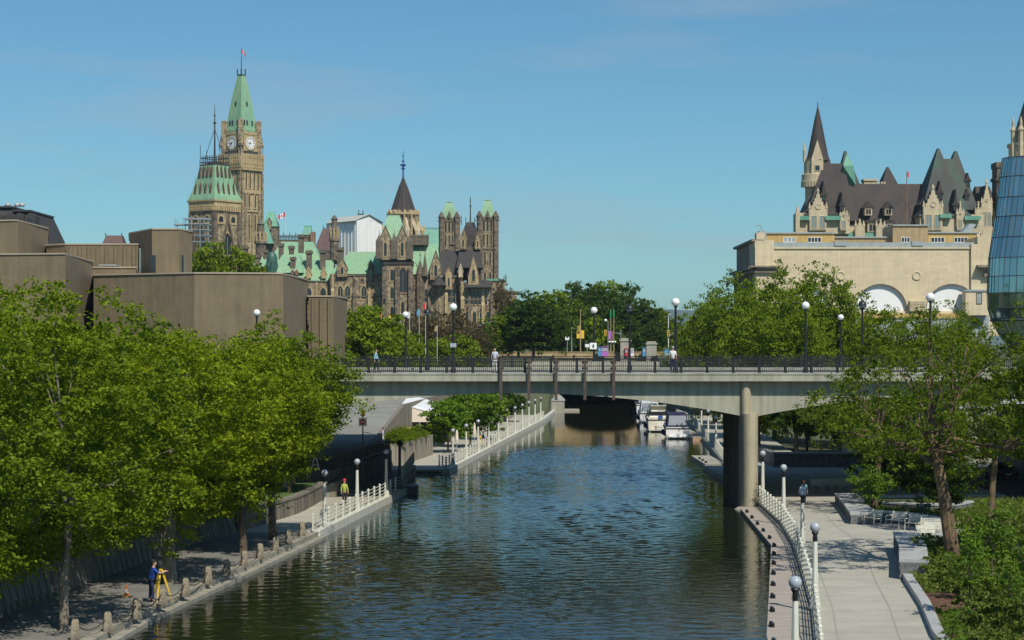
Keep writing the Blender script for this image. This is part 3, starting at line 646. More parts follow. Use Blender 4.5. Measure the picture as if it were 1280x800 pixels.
# ---- dark mansard block beyond, far left
D = 420
mb_ = bld('mansard_block', 'dark slate mansard office block rising behind the brown concrete at far left', 'building', X(20, D), D, 9)
def bx(g, a, b_, t_, bt, D0, D1, m=0): g.box(X(a, D0), X(b_, D0), D0, D1, Z(bt, D0), Z(t_, D0), m)
g = MB(); bx(g, -60, 36, 284, 400, D, D + 30); g.build('wall', M['stone_dark'], mb_)
g = MB(); g.hip(X(-60, D), X(16, D), D, D + 28, Z(285, D), Z(258, D), X(-58, D), X(10, D), D + 3, D + 25); g.build('roof', M['slate'], mb_)
g = MB(); g.hip(X(12, D), X(48, D), D + 2, D + 28, Z(303, D), Z(262, D), X(14, D), X(32, D), D + 5, D + 25); g.build('roof', M['slate'], mb_)
g = MB(); g.box(X(-60, D), X(12, D), D + 2, D + 26, Z(258.5, D), Z(256.5, D)); g.build('cornice', M['dkmetal'], mb_); g = MB(); g.box(X(10, D), X(34, D), D + 3, D + 25, Z(263, D), Z(261, D)); g.build('cornice', M['dkmetal'], mb_)
for px in (-2, 12, 24, 38):
    T = FM(X(px, D), D - .3, 0); g = MB(T); g.slab([(-1.1, Z(283, D)), (1.1, Z(283, D)), (1.1, Z(270, D)), (0, Z(266, D)), (-1.1, Z(270, D))], -.2, 4); do = g.build('dormer', M['slate'], mb_)
    g = MB(T); g.box(-.6, .6, -.26, -.1, Z(282, D), Z(273, D)); g.build('pane', M['glass_dk'], do)
for px in (2, 14, 20):
    g = MB(); g.lathe([(.55, Z(256.5, D)), (.7, Z(254, D)), (.5, Z(252, D)), (.1, Z(251, D))], X(px, D), D + 5, 8); g.build('vent', M['greymetal'], mb_)
D = 430
sr = bld('hip_roofed_pavilion', 'small dark hip roof peeping over the brown ribbed block', 'building', X(141, D), D, 9)
g = MB(); bx(g, 130, 152, 303, 400, D, D + 4); g.build('wall', M['stone_dark'], sr)
g = MB(); g.hip(X(128, D), X(154, D), D - .5, D + 5, Z(306, D), Z(294, D), X(131, D), X(151, D), D + 1, D + 3); g.build('roof', M['purple'], sr)
g = MB(); [g.tube([(X(p, D), D + 1, Z(295, D)), (X(p, D), D + 1, Z(291, D))], .12, 5) for p in (131, 151)]; g.build('finial', M['dkmetal'], sr)

# ---- east tower: square sandstone tower turned on its corner, flared copper roof
D = 480; s_ = D/F
tx = X(263.5, D)
et = bld('mansard_tower', 'stout sandstone tower with flared green copper roof beside the clock tower', 'tower', tx, D + 31.5*s_, 14)
def sq(cx, cy, r, z, n=4, rot=0): return [(cx + r*math.cos(rot + PI*2*i/n), cy + r*math.sin(rot + PI*2*i/n), z) for i in range(n)]
R0 = 31.5*s_            # half diagonal
cy_ = D + R0
g = MB(); g.rings([sq(tx, cy_, R0*1.0, 13), sq(tx, cy_, R0, Z(256, D))]); g.build('wall', M['stone'], et)
g = MB(); g.rings([sq(tx, cy_, R0*1.03, Z(263, D)), sq(tx, cy_, R0*1.04, Z(252, D)), sq(tx, cy_, R0*1.1, Z(251, D)), sq(tx, cy_, R0*1.1, Z(249, D))]); g.build('cornice', M['stone_lt'], et)
prof = [(34.2, 249), (33.0, 246), (28.0, 237), (24, 225), (20.5, 213), (18, 204)]
g = MB(); g.rings([sq(tx, cy_, r*s_, Z(p, D)) for r, p in prof]); rf = g.build('roof', M['copper'], et)
g = MB(); g.rings([sq(tx, cy_, 18.4*s_, Z(204.5, D)), sq(tx, cy_, 18.4*s_, Z(203, D))]); g.rings([sq(tx, cy_, 11*s_, Z(203, D), 8), sq(tx, cy_, 9*s_, Z(200, D), 8), sq(tx, cy_, 2*s_, Z(199, D), 8)]); g.build('roof_crown', M['slate'], et)
g = MB()                # iron cresting and mast
for k in range(4):
    a0, a1 = sq(tx, cy_, 18*s_, 0)[k], sq(tx, cy_, 18*s_, 0)[(k+1) % 4]
    for zz in (Z(203, D) + .5, Z(203, D) + 1.6): g.tube([(a0[0], a0[1], zz), (a1[0], a1[1], zz)], .09, 4)
    for j in range(8):
        x = a0[0] + (a1[0]-a0[0])*j/8; y = a0[1] + (a1[1]-a0[1])*j/8; g.tube([(x, y, Z(203, D)), (x, y, Z(203, D) + (2.2 if j else 5))], .08, 4)
g.build('cresting', M['dkmetal'], et)
g = MB(); g.tube([(tx, cy_, Z(204, D)), (tx, cy_, Z(150, D)), (tx, cy_, Z(127, D))], [.28, .16, .05], 6); finial(g, tx, cy_, Z(160, D), 5.5, .2)
for sx_ in (-1, 1):
    g.tube([(tx + sx_*11*s_, cy_, Z(192, D)), (tx + sx_*5*s_, cy_, Z(172, D)), (tx, cy_, Z(158, D))], .07, 4); g.tube([(tx + sx_*11*s_, cy_, Z(203, D)), (tx + sx_*10*s_, cy_, Z(186, D))], .08, 4)
g.build('mast', M['dkmetal'], et)
for fx in (-1, 1):      # the two visible faces
    rz = -PI/4*(1) if fx < 0 else PI/4
    T = Matrix.Translation((tx + fx*R0/2, cy_ - R0/2, 0)) @ Matrix.Rotation(PI/4*fx, 4, 'Z')
    hw = R0/math.sqrt(2)
    g = MB(T)
    for i in range(11): x = -hw + (i + .5)*2*hw/11; g.box(x - .25, x + .25, -.45, 0, Z(263, D), Z(257, D))
    g.box(-hw, hw, -.35, 0, Z(257, D), Z(255.5, D)); g.build('corbel_table', M['stone_lt'], et)
    for x in (-hw*.5, hw*.45): window(et, T, x, Z(277, D), 1.5, 1.5, 2, M['stone_lt'], fw=.5)
    g = MB(T); g.slab([(-hw*.62, Z(318, D)), (-hw*.5, Z(318, D)), (0, Z(276, D)), (hw*.5, Z(318, D)), (hw*.62, Z(318, D)), (0, Z(268, D))], -.5, .1); g.build('gable_band', M['stone_soot'], et)
    window(et, T, 0, Z(318, D), 2.6, 5.6, 1, M['stone_lt'], fw=.5, mull=1)
    g = MB(T); g.box(-hw - .1, -hw + .9, -.3, .1, 13, Z(264, D)); g.box(hw - .9, hw + .1, -.3, .1, 13, Z(264, D)); g.build('corner_strip', M['stone_dark'], et)
    for lv, (rr, n_) in enumerate(((26.5, 4), (20.3, 4))):     # slim iron spikes and red lucarnes on the roof slope
        py = (241, 219)[lv]
        for i in range(n_):
            u = (-.72 + i*.48)
            T2 = Matrix.Translation((tx, cy_, 0)) @ Matrix.Rotation(PI/4*fx, 4, 'Z')
            ri = rr*s_/math.sqrt(2)
            g = MB(T2); x = u*ri; z = Z(py, D)
            g.add([(x - .34, -ri - .6, z), (x + .34, -ri - .6, z), (x, -ri - .35, z + 2.9), (x - .34, -ri + 1.6, z), (x + .34, -ri + 1.6, z)], [(0, 1, 2), (0, 2, 3), (1, 4, 2), (3, 2, 4), (0, 3, 4, 1)]); g.tube([(x, -ri - .4, z + 2.7), (x, -ri - .4, z + 4.2)], .06, 4); g.build('lucarne', M['purple'], et)
et.rotation_euler.z = .14
# scaffold round its left foot
sf = bld('scaffold', 'grey tube scaffold around the foot of the stout green roofed tower', 'scaffold', X(240, 474), 474, 14)
D2 = 472
g = MB()
for px in (219, 229, 239, 250, 260):
    for y in (D2, D2 + 3): g.tube([(X(px, D2), y, Z(330, D2)), (X(px, D2), y, Z(270, D2) - abs(px - 240)*.03)], .10, 4)
g.build('uprights', M['greymetal'], sf)
for i, py in enumerate((273, 280, 287, 294, 302)):
    g = MB(); a, b_ = (217, 262) if i else (230, 262)
    for y in (D2 - .1, D2 + 3): g.tube([(X(a, D2), y, Z(py, D2)), (X(b_, D2), y, Z(py, D2))], .09, 4)
    g.box(X(a, D2), X(b_, D2), D2, D2 + 3, Z(py + 1, D2) - .1, Z(py + 1, D2)); g.build('platform', M['greymetal'], sf)

# ---- the clock tower
D = 780; s_ = D/F; tx = X(298, D); R0 = 26.5*s_; cy_ = D + R0
ct = bld('clock_tower', 'tall yellow sandstone clock tower with pointed green copper spire and flag', 'tower', tx, cy_, 14)
g = MB(); g.rings([sq(tx, cy_, R0, 12), sq(tx, cy_, R0, Z(212, D))]); g.build('shaft', M['stone_lt'], ct)
g = MB(); g.rings([sq(tx, cy_, R0, Z(212, D)), sq(tx, cy_, R0*1.07, Z(208, D)), sq(tx, cy_, R0*1.09, Z(191, D))]); g.build('gallery', M['stone_lt'], ct)
R1 = 22.5*s_
g = MB(); g.rings([sq(tx, cy_, R1, Z(192, D)), sq(tx, cy_, R1, Z(163, D))]); g.build('clock_stage', M['stone_lt'], ct)
g = MB(); g.rings([sq(tx, cy_, r*s_, Z(p, D)) for r, p in ((19.5, 163), (20, 161), (18.8, 157), (16.4, 142), (11, 115), (5.0, 92), (5, 90))]); g.build('spire', M['copper'], ct)
g = MB(); g.rings([sq(tx, cy_, 5.2*s_, Z(91, D)), sq(tx, cy_, 5.2*s_, Z(89.5, D))])
for p in sq(tx, cy_, 5*s_, 0): g.tube([(p[0], p[1], Z(91, D)), (p[0], p[1], Z(82.5, D))], .28, 5)
g.build('spire_crown', M['dkmetal'], ct)
g = MB(); g.tube([(tx, cy_, Z(90, D)), (tx, cy_, Z(56, D))], [.22, .09], 6); g.build('flagpole', M['dkmetal'], ct)
def flag(parent, x, y, z, w_, h, droop=.5, dirx=1):
    """red-white-red cloth hanging from a pole top, a red leaf in the middle"""
    def pt(u, v):      # u along, v down 0..1
        return (x + dirx*w_*u*(1 - .35*droop), y + .25*w_*math.sin(u*5)*.4, z - h*v - droop*h*1.1*u)
    for nm, a, b_, m_ in (('flag_band', 0, .27, 'red'), ('flag_field', .27, .73, 'flag_w'), ('flag_band', .73, 1, 'red')):
        g = MB(); k = 4
        for i in range(k):
            u0, u1 = a + (b_ - a)*i/k, a + (b_ - a)*(i+1)/k; q = [pt(u0, 1), pt(u1, 1), pt(u1, 0), pt(u0, 0)]
            g.loft([(p[0], p[1] - .02, p[2]) for p in q], [(p[0], p[1] + .02, p[2]) for p in q])
        g.build(nm, M[m_], parent)
    g = MB(); lf = [(0, .18), (.10, .32), (.2, .28), (.16, .5), (.26, .42), (.2, .66), (.03, .68), (.03, .84), (-.03, .84), (-.03, .68), (-.2, .66), (-.26, .42), (-.16, .5), (-.2, .28), (-.1, .32)]
    q = [pt(.5 + a*.55, b_) for a, b_ in lf]; g.loft([(p[0], p[1] - .05, p[2]) for p in q], [(p[0], p[1] + .05, p[2]) for p in q]); g.build('flag_leaf', M['red'], parent)
fl = bld('flag', 'red and white flag drooping from the mast atop the clock tower', 'flag', tx, cy_, Z(57, D)); flag(fl, tx + .15, cy_, Z(57, D), 2.9, 1.5, 1.2)
for p_, in ((q,) for q in sq(tx, cy_, 24.5*s_, 0)):     # corner pinnacles of the gallery
    g = MB(); r = 1.25
    for a in range(4): g.tube([(p_[0] + .8*math.cos(a*PI/2), p_[1] + .8*math.sin(a*PI/2), Z(191, D)), (p_[0] + .8*math.cos(a*PI/2), p_[1] + .8*math.sin(a*PI/2), Z(181, D))], .2, 5)
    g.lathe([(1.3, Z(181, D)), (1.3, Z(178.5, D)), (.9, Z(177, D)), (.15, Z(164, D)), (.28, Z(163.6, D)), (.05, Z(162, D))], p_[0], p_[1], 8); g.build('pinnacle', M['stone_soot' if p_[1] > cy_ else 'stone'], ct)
for p_ in sq(tx, cy_, 21.5*s_, 0):                      # stair piers beside the clock faces
    g = MB(); g.box(p_[0] - 1.1, p_[0] + 1.1, p_[1] - 1.1, p_[1] + 1.1, Z(191, D), Z(150, D)); g.lathe([(1.3, Z(150, D)), (1.2, Z(149, D)), (.3, Z(147.6, D))], p_[0], p_[1], 8); g.build('corner_pier', M['stone'], ct)
for fx in (-1, 1):
    T = Matrix.Translation((tx + fx*R0/2, cy_ - R0/2, 0)) @ Matrix.Rotation(PI/4*fx, 4, 'Z'); hw = R0/math.sqrt(2)
    T1 = Matrix.Translation((tx + fx*R1/2, cy_ - R1/2, 0)) @ Matrix.Rotation(PI/4*fx, 4, 'Z')
    zc = Z(177, D); rc = 2.55
    g = MB(T1 @ Matrix.Translation((0, 0, zc)) @ Matrix.Rotation(PI/2, 4, 'X')); g.lathe([(rc, -.02), (rc, .25), (rc - .3, .3), (rc - .3, .12), (.01, .12)], 0, 0, 28)
    cf = g.build('clock_face', M['tarp'], ct)
    g = MB(T1); 
    for k in range(12):
        a = k*PI/6; g.tube([(1.65*math.sin(a), -.2, zc + 1.65*math.cos(a)), (2.15*math.sin(a), -.2, zc + 2.15*math.cos(a))], .13, 4)
    g.build('hour_marks', M['black'], cf)
    for nm, L_, a, w_ in (('hour_hand', 1.25, math.radians(268), .17), ('minute_hand', 1.95, math.radians(218), .12)):
        g = MB(T1); g.tube([(-.3*math.sin(a), -.24, zc - .3*math.cos(a)), (L_*math.sin(a), -.24, zc + L_*math.cos(a))], [w_, w_*.6], 4); g.build(nm, M['black'], cf)
    g = MB(T1); ringslab(g, [(3.1*math.cos(PI*i/14), zc + 3.1*math.sin(PI*i/14)) for i in range(28)], [(2.6*math.cos(PI*i/14), zc + 2.6*math.sin(PI*i/14)) for i in range(28)], -.28, .05); g.box(-3.4, 3.4, -.2, .1, zc + 3.3, zc + 3.9); g.build('clock_surround', M['stone_lt'], ct)
    g = MB(T1); g.box(-3.6, 3.6, -.9, 0, Z(191, D), Z(187.5, D)); g.build('balcony', M['dkmetal'], ct)
    for i in range(4): window(ct, T, -hw*.55 + i*hw*.37, Z(234, D), .75, 7.5, 1, M['stone_lt'], fw=.25, out=.3)
    for k in range(9): 
        g = MB(T); x = -hw*.9 + k*hw*1.8/8; g.box(x - .25, x + .25, -.75, .1, Z(204, D), Z(198, D)); g.box(x - .45, x + .1, -.7, .1, Z(196.5, D), Z(193, D)); g.build('corbel', M['stone_lt'], ct)
    for x in (-hw*.28, hw*.28):
        window(ct, T, x, Z(259, D), .9, 5.5, 1, M['stone_lt'], fw=.35, out=.35)
        window(ct, T, x, Z(300, D), .8, 10.5, 0, M['stone_lt'], fw=.3, out=.3)
    g = MB(T)
    for x in (-hw + .5, hw - .5, -hw*.62, hw*.62): g.box(x - .5, x + .5, -.7, .1, 12, Z(240 if abs(x) < hw*.8 else 215, D))
    g.box(-.35, .35, -.5, .1, 12, Z(265, D)); g.build('buttresses', M['stone'], ct)
    for a_, b_, pr_ in ((241, 239, .5), (264, 262.5, .5), (212, 210.5, .9)): g = MB(T); g.box(-hw, hw, -pr_, .1, Z(a_, D), Z(b_, D)); g.build('string_course', M['stone_lt'], ct)
    for (a, py, h) in ((-.35, 155, 2.1), (.3, 155, 2.1), (-.12, 155, 2.1), (0, 131, 2.0)):      # dark lucarnes on the spire
        rr = {155: 18.4, 131: 14.0}[py]*s_/math.sqrt(2); T2 = Matrix.Translation((tx, cy_, 0)) @ Matrix.Rotation(PI/4*fx, 4, 'Z')
        g = MB(T2); g.box(a*rr*1.6 - .35, a*rr*1.6 + .35, -rr - .1, -rr + 1.2, Z(py, D), Z(py, D) + h); g.build('lucarne', M['glass_dk'], ct)
ct.rotation_euler.z = .12
# ------------------------------------------------------------------ east block and its neighbours on the hill
def B(a, b_, t_, bt, D0, D1, g=None):
    g = g or MB(); g.box(X(a, D0), X(b_, D0), D0, D1, Z(bt, D0), Z(t_, D0)); return g
def hipp(a, b_, ye, ra, rb, yr, D0, dep, g=None, ov=.3):
    """hipped roof: eave a..b at row ye, ridge ra..rb at row yr, depth dep"""
    g = g or MB(); x = lambda p: X(p, D0)
    g.hip(x(a) - ov, x(b_) + ov, D0 - ov, D0 + dep + ov, Z(ye, D0), Z(yr, D0), x(ra), x(rb), D0 + dep*.46, D0 + dep*.54); return g
def gable(parent, px, w_px, base, apex, eave, D0, proj=1.2, depth=5, wall='stone', roof='copper', cop='stone_red', win=True, roofd=True):
    x = X(px, D0); hw = w_px/2*D0/F; ze, za, zb = Z(eave, D0), Z(apex, D0), Z(base, D0)
    g = MB(); g.slab([(x - hw, zb), (x + hw, zb), (x + hw, ze), (x, za), (x - hw, ze)], D0 - proj, D0 + .2); o = g.build('gable', M[wall], parent)
    g = MB(); g.slab([(x - hw - .25, ze - .25), (x - hw - .25, ze + .25), (x, za + .6), (x + hw + .25, ze + .25), (x + hw + .25, ze - .25), (x, za + .05)], D0 - proj - .12, D0 - proj + .35); g.build('coping', M[cop], o)
    if roofd:
        g = MB(); g.slab([(x - hw - .1, ze - .1), (x, za + .2), (x + hw + .1, ze - .1), (x, za - .3)], D0 - proj + .36, D0 + depth); g.build('gable_roof', M[roof], o)
    if win:
        hh = (za - zb)*.42; window(o, FM(x, D0 - proj, 0), 0, zb + (za - zb)*.12, min(hw*.55, 1.2), hh, 1, M['stone_lt'], fw=.22)
    return o
def chimney(parent, px, top, bot, w_px, D0, m='stone_soot'):
    x = X(px, D0); hw = w_px/2*D0/F; g = MB(); g.box(x - hw*.72, x + hw*.72, D0, D0 + hw*1.4, Z(bot, D0), Z(top + 2.5, D0))
    g.box(x - hw, x + hw, D0 - hw*.3, D0 + hw*1.7, Z(top + 4, D0), Z(top + 1, D0)); g.box(x - hw*.8, x + hw*.8, D0 - hw*.1, D0 + hw*1.5, Z(top + 1, D0), Z(top, D0)); return g.build('chimney', M[m], parent)
D = 520
eb = bld('gothic_block', 'long gothic sandstone parliament block with green copper roofs and square central tower', 'building', X(500, D), D, 16)
B(336, 416, 351, 440, D, D + 14).build('wall', M['stone'], eb)
B(413, 484, 342, 440, D - 2, D + 14).build('wall', M['stone'], eb)
B(511, 578, 345, 440, D - 1, D + 14).build('wall', M['stone'], eb)
B(575, 616, 352, 440, D - 4, D + 14).build('wall', M['stone'], eb)
B(612, 646, 366, 440, D + 2, D + 16).build('wall', M['stone'], eb)
hipp(336, 416, 351, 338, 414, 324, D, 14).build('roof', M['copper'], eb)
hipp(413, 484, 342.5, 434, 474, 313, D - 2, 16).build('roof', M['copper'], eb)
hipp(511, 549, 343, 516, 546, 304, D - 1, 15).build('roof', M['copper'], eb)
hipp(545, 578, 347, 550, 574, 312, D - 1, 15).build('roof', M['slate'], eb)
g = B(609, 631, 350, 366, D, D + 12); g.build('wall', M['stone'], eb); g = B(607, 633, 348.5, 351, D - .3, D + 12); g.build('coping', M['copper_dk'], eb)
g = B(612, 648, 364, 366.5, D + 1.7, D + 16.3); g.build('coping', M['stone_dark'], eb)
for a, b_, py, dd in ((336, 413, 351, 0), (413, 484, 343.5, -2), (511, 575, 346, -1), (336, 413, 378, 0), (413, 484, 370, -2), (511, 578, 371, -1), (575, 616, 374, -4), (575, 616, 354, -4)):
    g = MB(); g.box(X(a, D + dd), X(b_, D + dd), D + dd - .22, D + dd + .1, Z(py, D + dd) - .3, Z(py, D + dd) + .1); g.build('string_course', M['stone_soot'], eb)
# windows, storey by storey
for px in (347, 357, 367, 386, 404): window(eb, FM(X(px, D), D), 0, Z(376, D), 1.5, 3.6, 1, M['stone_lt'], fw=.4)
for px in (425.5, 434.5, 455, 478): window(eb, FM(X(px, D-2), D-2), 0, Z(374, D), 1.35, 3.6, 1, M['stone_lt'], fw=.4, mull=1)
for px in (420, 428, 437, 447, 456, 465, 478): window(eb, FM(X(px, D-2), D-2), 0, Z(400, D), 1.2, 3.2, 1, M['stone_lt'], fw=.3)
for px in (453, 420): window(eb, FM(X(px, D-2), D-2), 0, Z(352.5, D), .8, .8, 2, M['stone_red'], fw=.3)
for px in (519, 527, 533, 542.5, 549, 553, 562, 567): window(eb, FM(X(px, D-1), D-1), 0, Z(378, D), .9, 3.8, 1, M['stone_lt'], fw=.25)
for px in (520, 529, 540, 549, 557, 566): window(eb, FM(X(px, D-1), D-1), 0, Z(402, D), 1.0, 3.0, 1, M['stone_lt'], fw=.25)
for px in (583, 589.5, 594.5, 599.5, 607): window(eb, FM(X(px, D-4), D-4), 0, Z(381, D), .9, 4.2, 1, M['stone_lt'], fw=.22)
for px in (584, 593, 602, 610): window(eb, FM(X(px, D-4), D-4), 0, Z(404, D), 1.0, 3.2, 1, M['stone_lt'], fw=.25)
for px in (620, 627, 634, 641): window(eb, FM(X(px, D+2), D+2), 0, Z(388, D), .8, 2.6, 0, M['stone_lt'], fw=.2)
# buttresses and drain pipes
for px, t_, dd in ((416, 342, -2), (443, 345, -2), (462, 345, -2), (483, 342, -2), (517, 346, -1), (537, 350, -1), (547, 346, -1), (558, 346, -1), (571, 348, -1), (578, 352, -4), (587, 360, -4), (604, 360, -4), (615, 352, -4), (376, 353, 0), (396, 353, 0)):
    Dd = D + dd; x = X(px, Dd); g = MB(); g.box(x - .4, x + .4, Dd - .9, Dd + .1, 14, Z(t_ + 22, Dd)); g.hip(x - .4, x + .4, Dd - .9, Dd + .1, Z(t_ + 22, Dd), Z(t_ + 17, Dd), x - .35, x + .35, Dd - .1, Dd + .1); g.box(x - .3, x + .3, Dd - .35, Dd + .1, Z(t_ + 22, Dd), Z(t_, Dd)); g.build('buttress', M['stone_dark' if px % 2 else 'stone_lt'], eb)
gable(eb, 428, 13, 346, 323, 337, D - 2, 1.0, 8, cop='stone_dark')
gable(eb, 463.5, 6, 352, 327, 331.5, D - 2, .8, 4, roof='copper_dk', wall='stone_dark', cop='copper_dk')
gable(eb, 545, 14, 350, 315, 337, D - 1, 1.4, 8, cop='stone_dark')
gable(eb, 592, 13, 356, 320, 346, D - 4, 1.2, 8, roof='slate', wall='stone_lt', cop='stone_dark')
gable(eb, 561, 8, 362, 335, 342, D - 1, 1.2, 4, wall='stone_lt', cop='stone_dark')
gable(eb, 576, 5, 347, 332, 341, D - 2, 2.4, 4, wall='lime', roof='slate', cop='lime', win=False)
for px in (386, 404.5): gable(eb, px, 6, 348, 336, 342, D, .6, 4, wall='stone_lt', cop='stone_lt', win=False)
for px in (366, 371): gable(eb, px, 3, 344, 339, 341, D, .6, 4, wall='stone_red', cop='stone_red', win=False)
# small conical and lean-to roofs
def cone(parent, px, w_px, base, apex, D0, m='slate', n=8, name='roof', fin=0):
    x = X(px, D0); r = w_px/2*D0/F; g = MB(); g.lathe([(r, Z(base, D0)), (r*.96, Z(base, D0) + .2), (.05, Z(apex, D0))], x, D0 + r, n, 0, PI/n)
    if fin: finial(g, x, D0 + r, Z(apex, D0) - .3, fin, .1)
    return g.build(name, M[m], parent)
g = MB(); x = X(548, D - 4); g.lathe([(9*D/F, 15), (9*D/F, Z(357, D))], x, D, 8, 0, PI/8); g.build('apse', M['stone'], eb); cone(eb, 548, 21, 356.5, 343, D - 5, 'slate')
g = MB(); g.hip(X(581, D-6), X(614, D-6), D - 6, D - 3.9, Z(360, D), Z(351, D), X(584, D), X(612, D), D - 4, D - 3.9); g.build('lean_to_roof', M['slate'], eb)
cone(eb, 525, 12, 343, 324, D - 2.5, 'stone_soot', 8, 'turret', 4); g = MB(); g.lathe([(5.5*D/F, 15), (5.5*D/F, Z(343, D))], X(525, D - 2.5), D - 2.5 + 1.3, 8); g.build('turret', M['stone_dark'], eb)
cone(eb, 531, 9, 345, 315, D - 3, 'stone_soot', 6, 'turret', 3)
# central tower
g = B(480, 514.5, 329, 440, D - 7, D + 3); g.build('tower_wall', M['stone'], eb)
g = B(479, 515.5, 325, 330.5, D - 7.3, D + 3.3); g.build('tower_cornice', M['slate'], eb)
g = B(473, 513.5, 300, 325, D - 6.8, D + 3); g.build('tower_head', M['stone'], eb)
g = MB(); z0, z1, z2 = Z(301, D), Z(288, D), Z(270, D); x0, x1 = X(477, D), X(510, D)
g.hip(x0 - .2, x1 + .2, D - 6.9, D + 3.2, z0, z2, X(486, D), X(500, D), D - 3, D - .5); g.build('tower_roof', M['copper'], eb)
for px in (482, 503): gable(eb, px, 13, 325, 284, 300, D - 6.8, .9, 5, cop='stone_dark')
for px in (474, 493, 512):
    x = X(px, D - 7.4); g = MB(); g.box(x - .9, x + .9, D - 8, D - 6, Z(325, D), Z(303, D)); g.lathe([(1.2, Z(303, D)), (.1, Z(295, D))], x, D - 7, 4, 0, PI/4); finial(g, x, D - 7, Z(297, D), 2, .1); g.build('pinnacle', M['stone_soot'], eb)
window(eb, FM(X(503.5, D - 7), D - 7), 0, Z(366, D), 2.2, 6.6, 1, M['stone_red'], fw=.5, mull=1)
for px, py in ((490, 374), (503.5, 392), (490, 352), (490, 398)): window(eb, FM(X(px, D - 7), D - 7), 0, Z(py, D), .9, 3.2, 1, M['stone_lt'], fw=.3)
for px in (481, 497, 513.5):
    x = X(px, D - 7); g = MB(); g.box(x - .6, x + .6, D - 8.0, D - 6.9, 14, Z(335, D)); g.build('buttress', M['stone_dark'], eb)
g = B(514, 535, 296, 306, D + 3, D + 8); g.build('tower_wall', M['stone_soot'], eb)
g = MB()
for i in range(9): x = X(514 + i*2.6, D + 3); g.box(x - .25, x + .25, D + 3, D + 3.6, Z(296, D), Z(292.5, D))
g.build('battlement', M['stone_soot'], eb)
# dark domed stair tower with iron mast, right
g = B(575, 601, 308, 350, D + 4, D + 10); g.build('tower_wall', M['stone_dark'], eb)
g = MB(); cx_ = X(588, D + 7); r = 13*D/F
g.rings([sq(cx_, D + 7, rr*r*1.25, Z(p, D), 4, PI/4) for rr, p in ((1.02, 311), (.93, 303), (.84, 292), (.62, 281), (.42, 276))]); g.build('dome_roof', M['slate'], eb)
g = MB(); g.tube([(cx_, D + 7, Z(277, D)), (cx_, D + 7, Z(243, D))], [.22, .08], 6); finial(g, cx_, D + 7, Z(262, D), 4, .16)
for k in (-1, 1): g.tube([(cx_ + k*2.4, D + 5, Z(280, D)), (cx_ + k*2.4, D + 5, Z(268, D))], .1, 5)
for k in (-1, 1): g.tube([(cx_ + k*1.2, D + 5, Z(280, D)), (cx_ + k*1.2, D + 5, Z(270, D))], .1, 5)
g.build('mast', M['dkmetal'], eb)
gable(eb, 579, 8, 312, 288, 300, D + 4, 1.2, 3, roof='slate', cop='stone_lt'); gable(eb, 597, 7, 312, 292, 302, D + 4, 1.2, 3, roof='slate', cop='stone_dark')
g = MB(); g.hip(X(570, D), X(603, D), D - 2, D + 14, Z(335, D), Z(311, D), X(574, D), X(600, D), D + 4, D + 6); g.build('roof', M['slate'], eb)
# chimneys and more roofs behind on the left
for px, t_, bt, w_, dd in ((376, 293, 316, 9, 12), (364, 307, 318, 8, 12), (386, 313, 338, 9, 3), (403, 312, 336, 9, 3), (425, 309, 332, 10, 4), (351, 304, 325, 8, 9), (366, 321, 336, 8, 2), (565, 302, 318, 9, 6)): chimney(eb, px, t_, bt, w_, D + dd)
g = hipp(340, 378, 341, 350, 372, 317, D + 1, 12); g.build('roof', M['copper'], eb)
g = hipp(336, 400, 327, 348, 388, 300.5, D + 20, 16); g.build('roof', M['copper'], eb)
g = B(342, 396, 327, 345, D + 20, D + 36); g.build('wall', M['stone_dark'], eb)
g = MB(); g.hip(X(300, D), X(340, D), D, D + 8, Z(345, D), Z(320, D), X(302, D), X(338, D), D + 3.5, D + 4.5); g.build('roof', M['copper'], eb)
B(296, 340, 343, 440, D + .3, D + 8).build('wall', M['stone_dark'], eb)
for px, t_, bt, w_, dd in ((306, 307, 330, 9, 4), (322, 318, 334, 8, 2), (332, 312, 332, 7, 3)): chimney(eb, px, t_, bt, w_, D + dd)
# slim lantern turrets
def lantern(px, top, bot, w_px, D0, label):
    o = bld('lantern_turret', label, 'turret', X(px, D0), D0, Z(bot, D0)); x = X(px, D0); r = w_px/2*D0/F; H = Z(top, D0) - Z(bot, D0); zb = Z(bot, D0)
    g = MB(); g.lathe([(r, zb), (r, zb + H*.45), (r*1.25, zb + H*.47), (r*1.2, zb + H*.52), (r*.95, zb + H*.55), (r*.9, zb + H*.68)], x, D0 + r, 8); g.build('shaft', M['stone_dark'], o)
    g = MB(); g.lathe([(r*1.1, zb + H*.68), (r*.75, zb + H*.74), (r*.65, zb + H*.9), (r*.85, zb + H*.91), (r*.3, zb + H*.97), (.05, zb + H)], x, D0 + r, 8); g.build('head', M['stone_soot'], o)
    for k in range(5):
        a = PI + PI*k/4; g = MB(); xx, yy_ = x + r*1.0*math.cos(a), D0 + r + r*1.0*math.sin(a); g.lathe([(r*.16, zb + H*.5), (r*.2, zb + H*.66), (.02, zb + H*.78)], xx, yy_, 5); g.build('pinnacle', M['stone_lt'], o)
lantern(417.5, 268, 330, 11, D + 8, 'slim dark lantern turret in front of the white wrapped building')
lantern(325, 275, 330, 13, D + 10, 'slim dark stone turret just right of the clock tower foot')
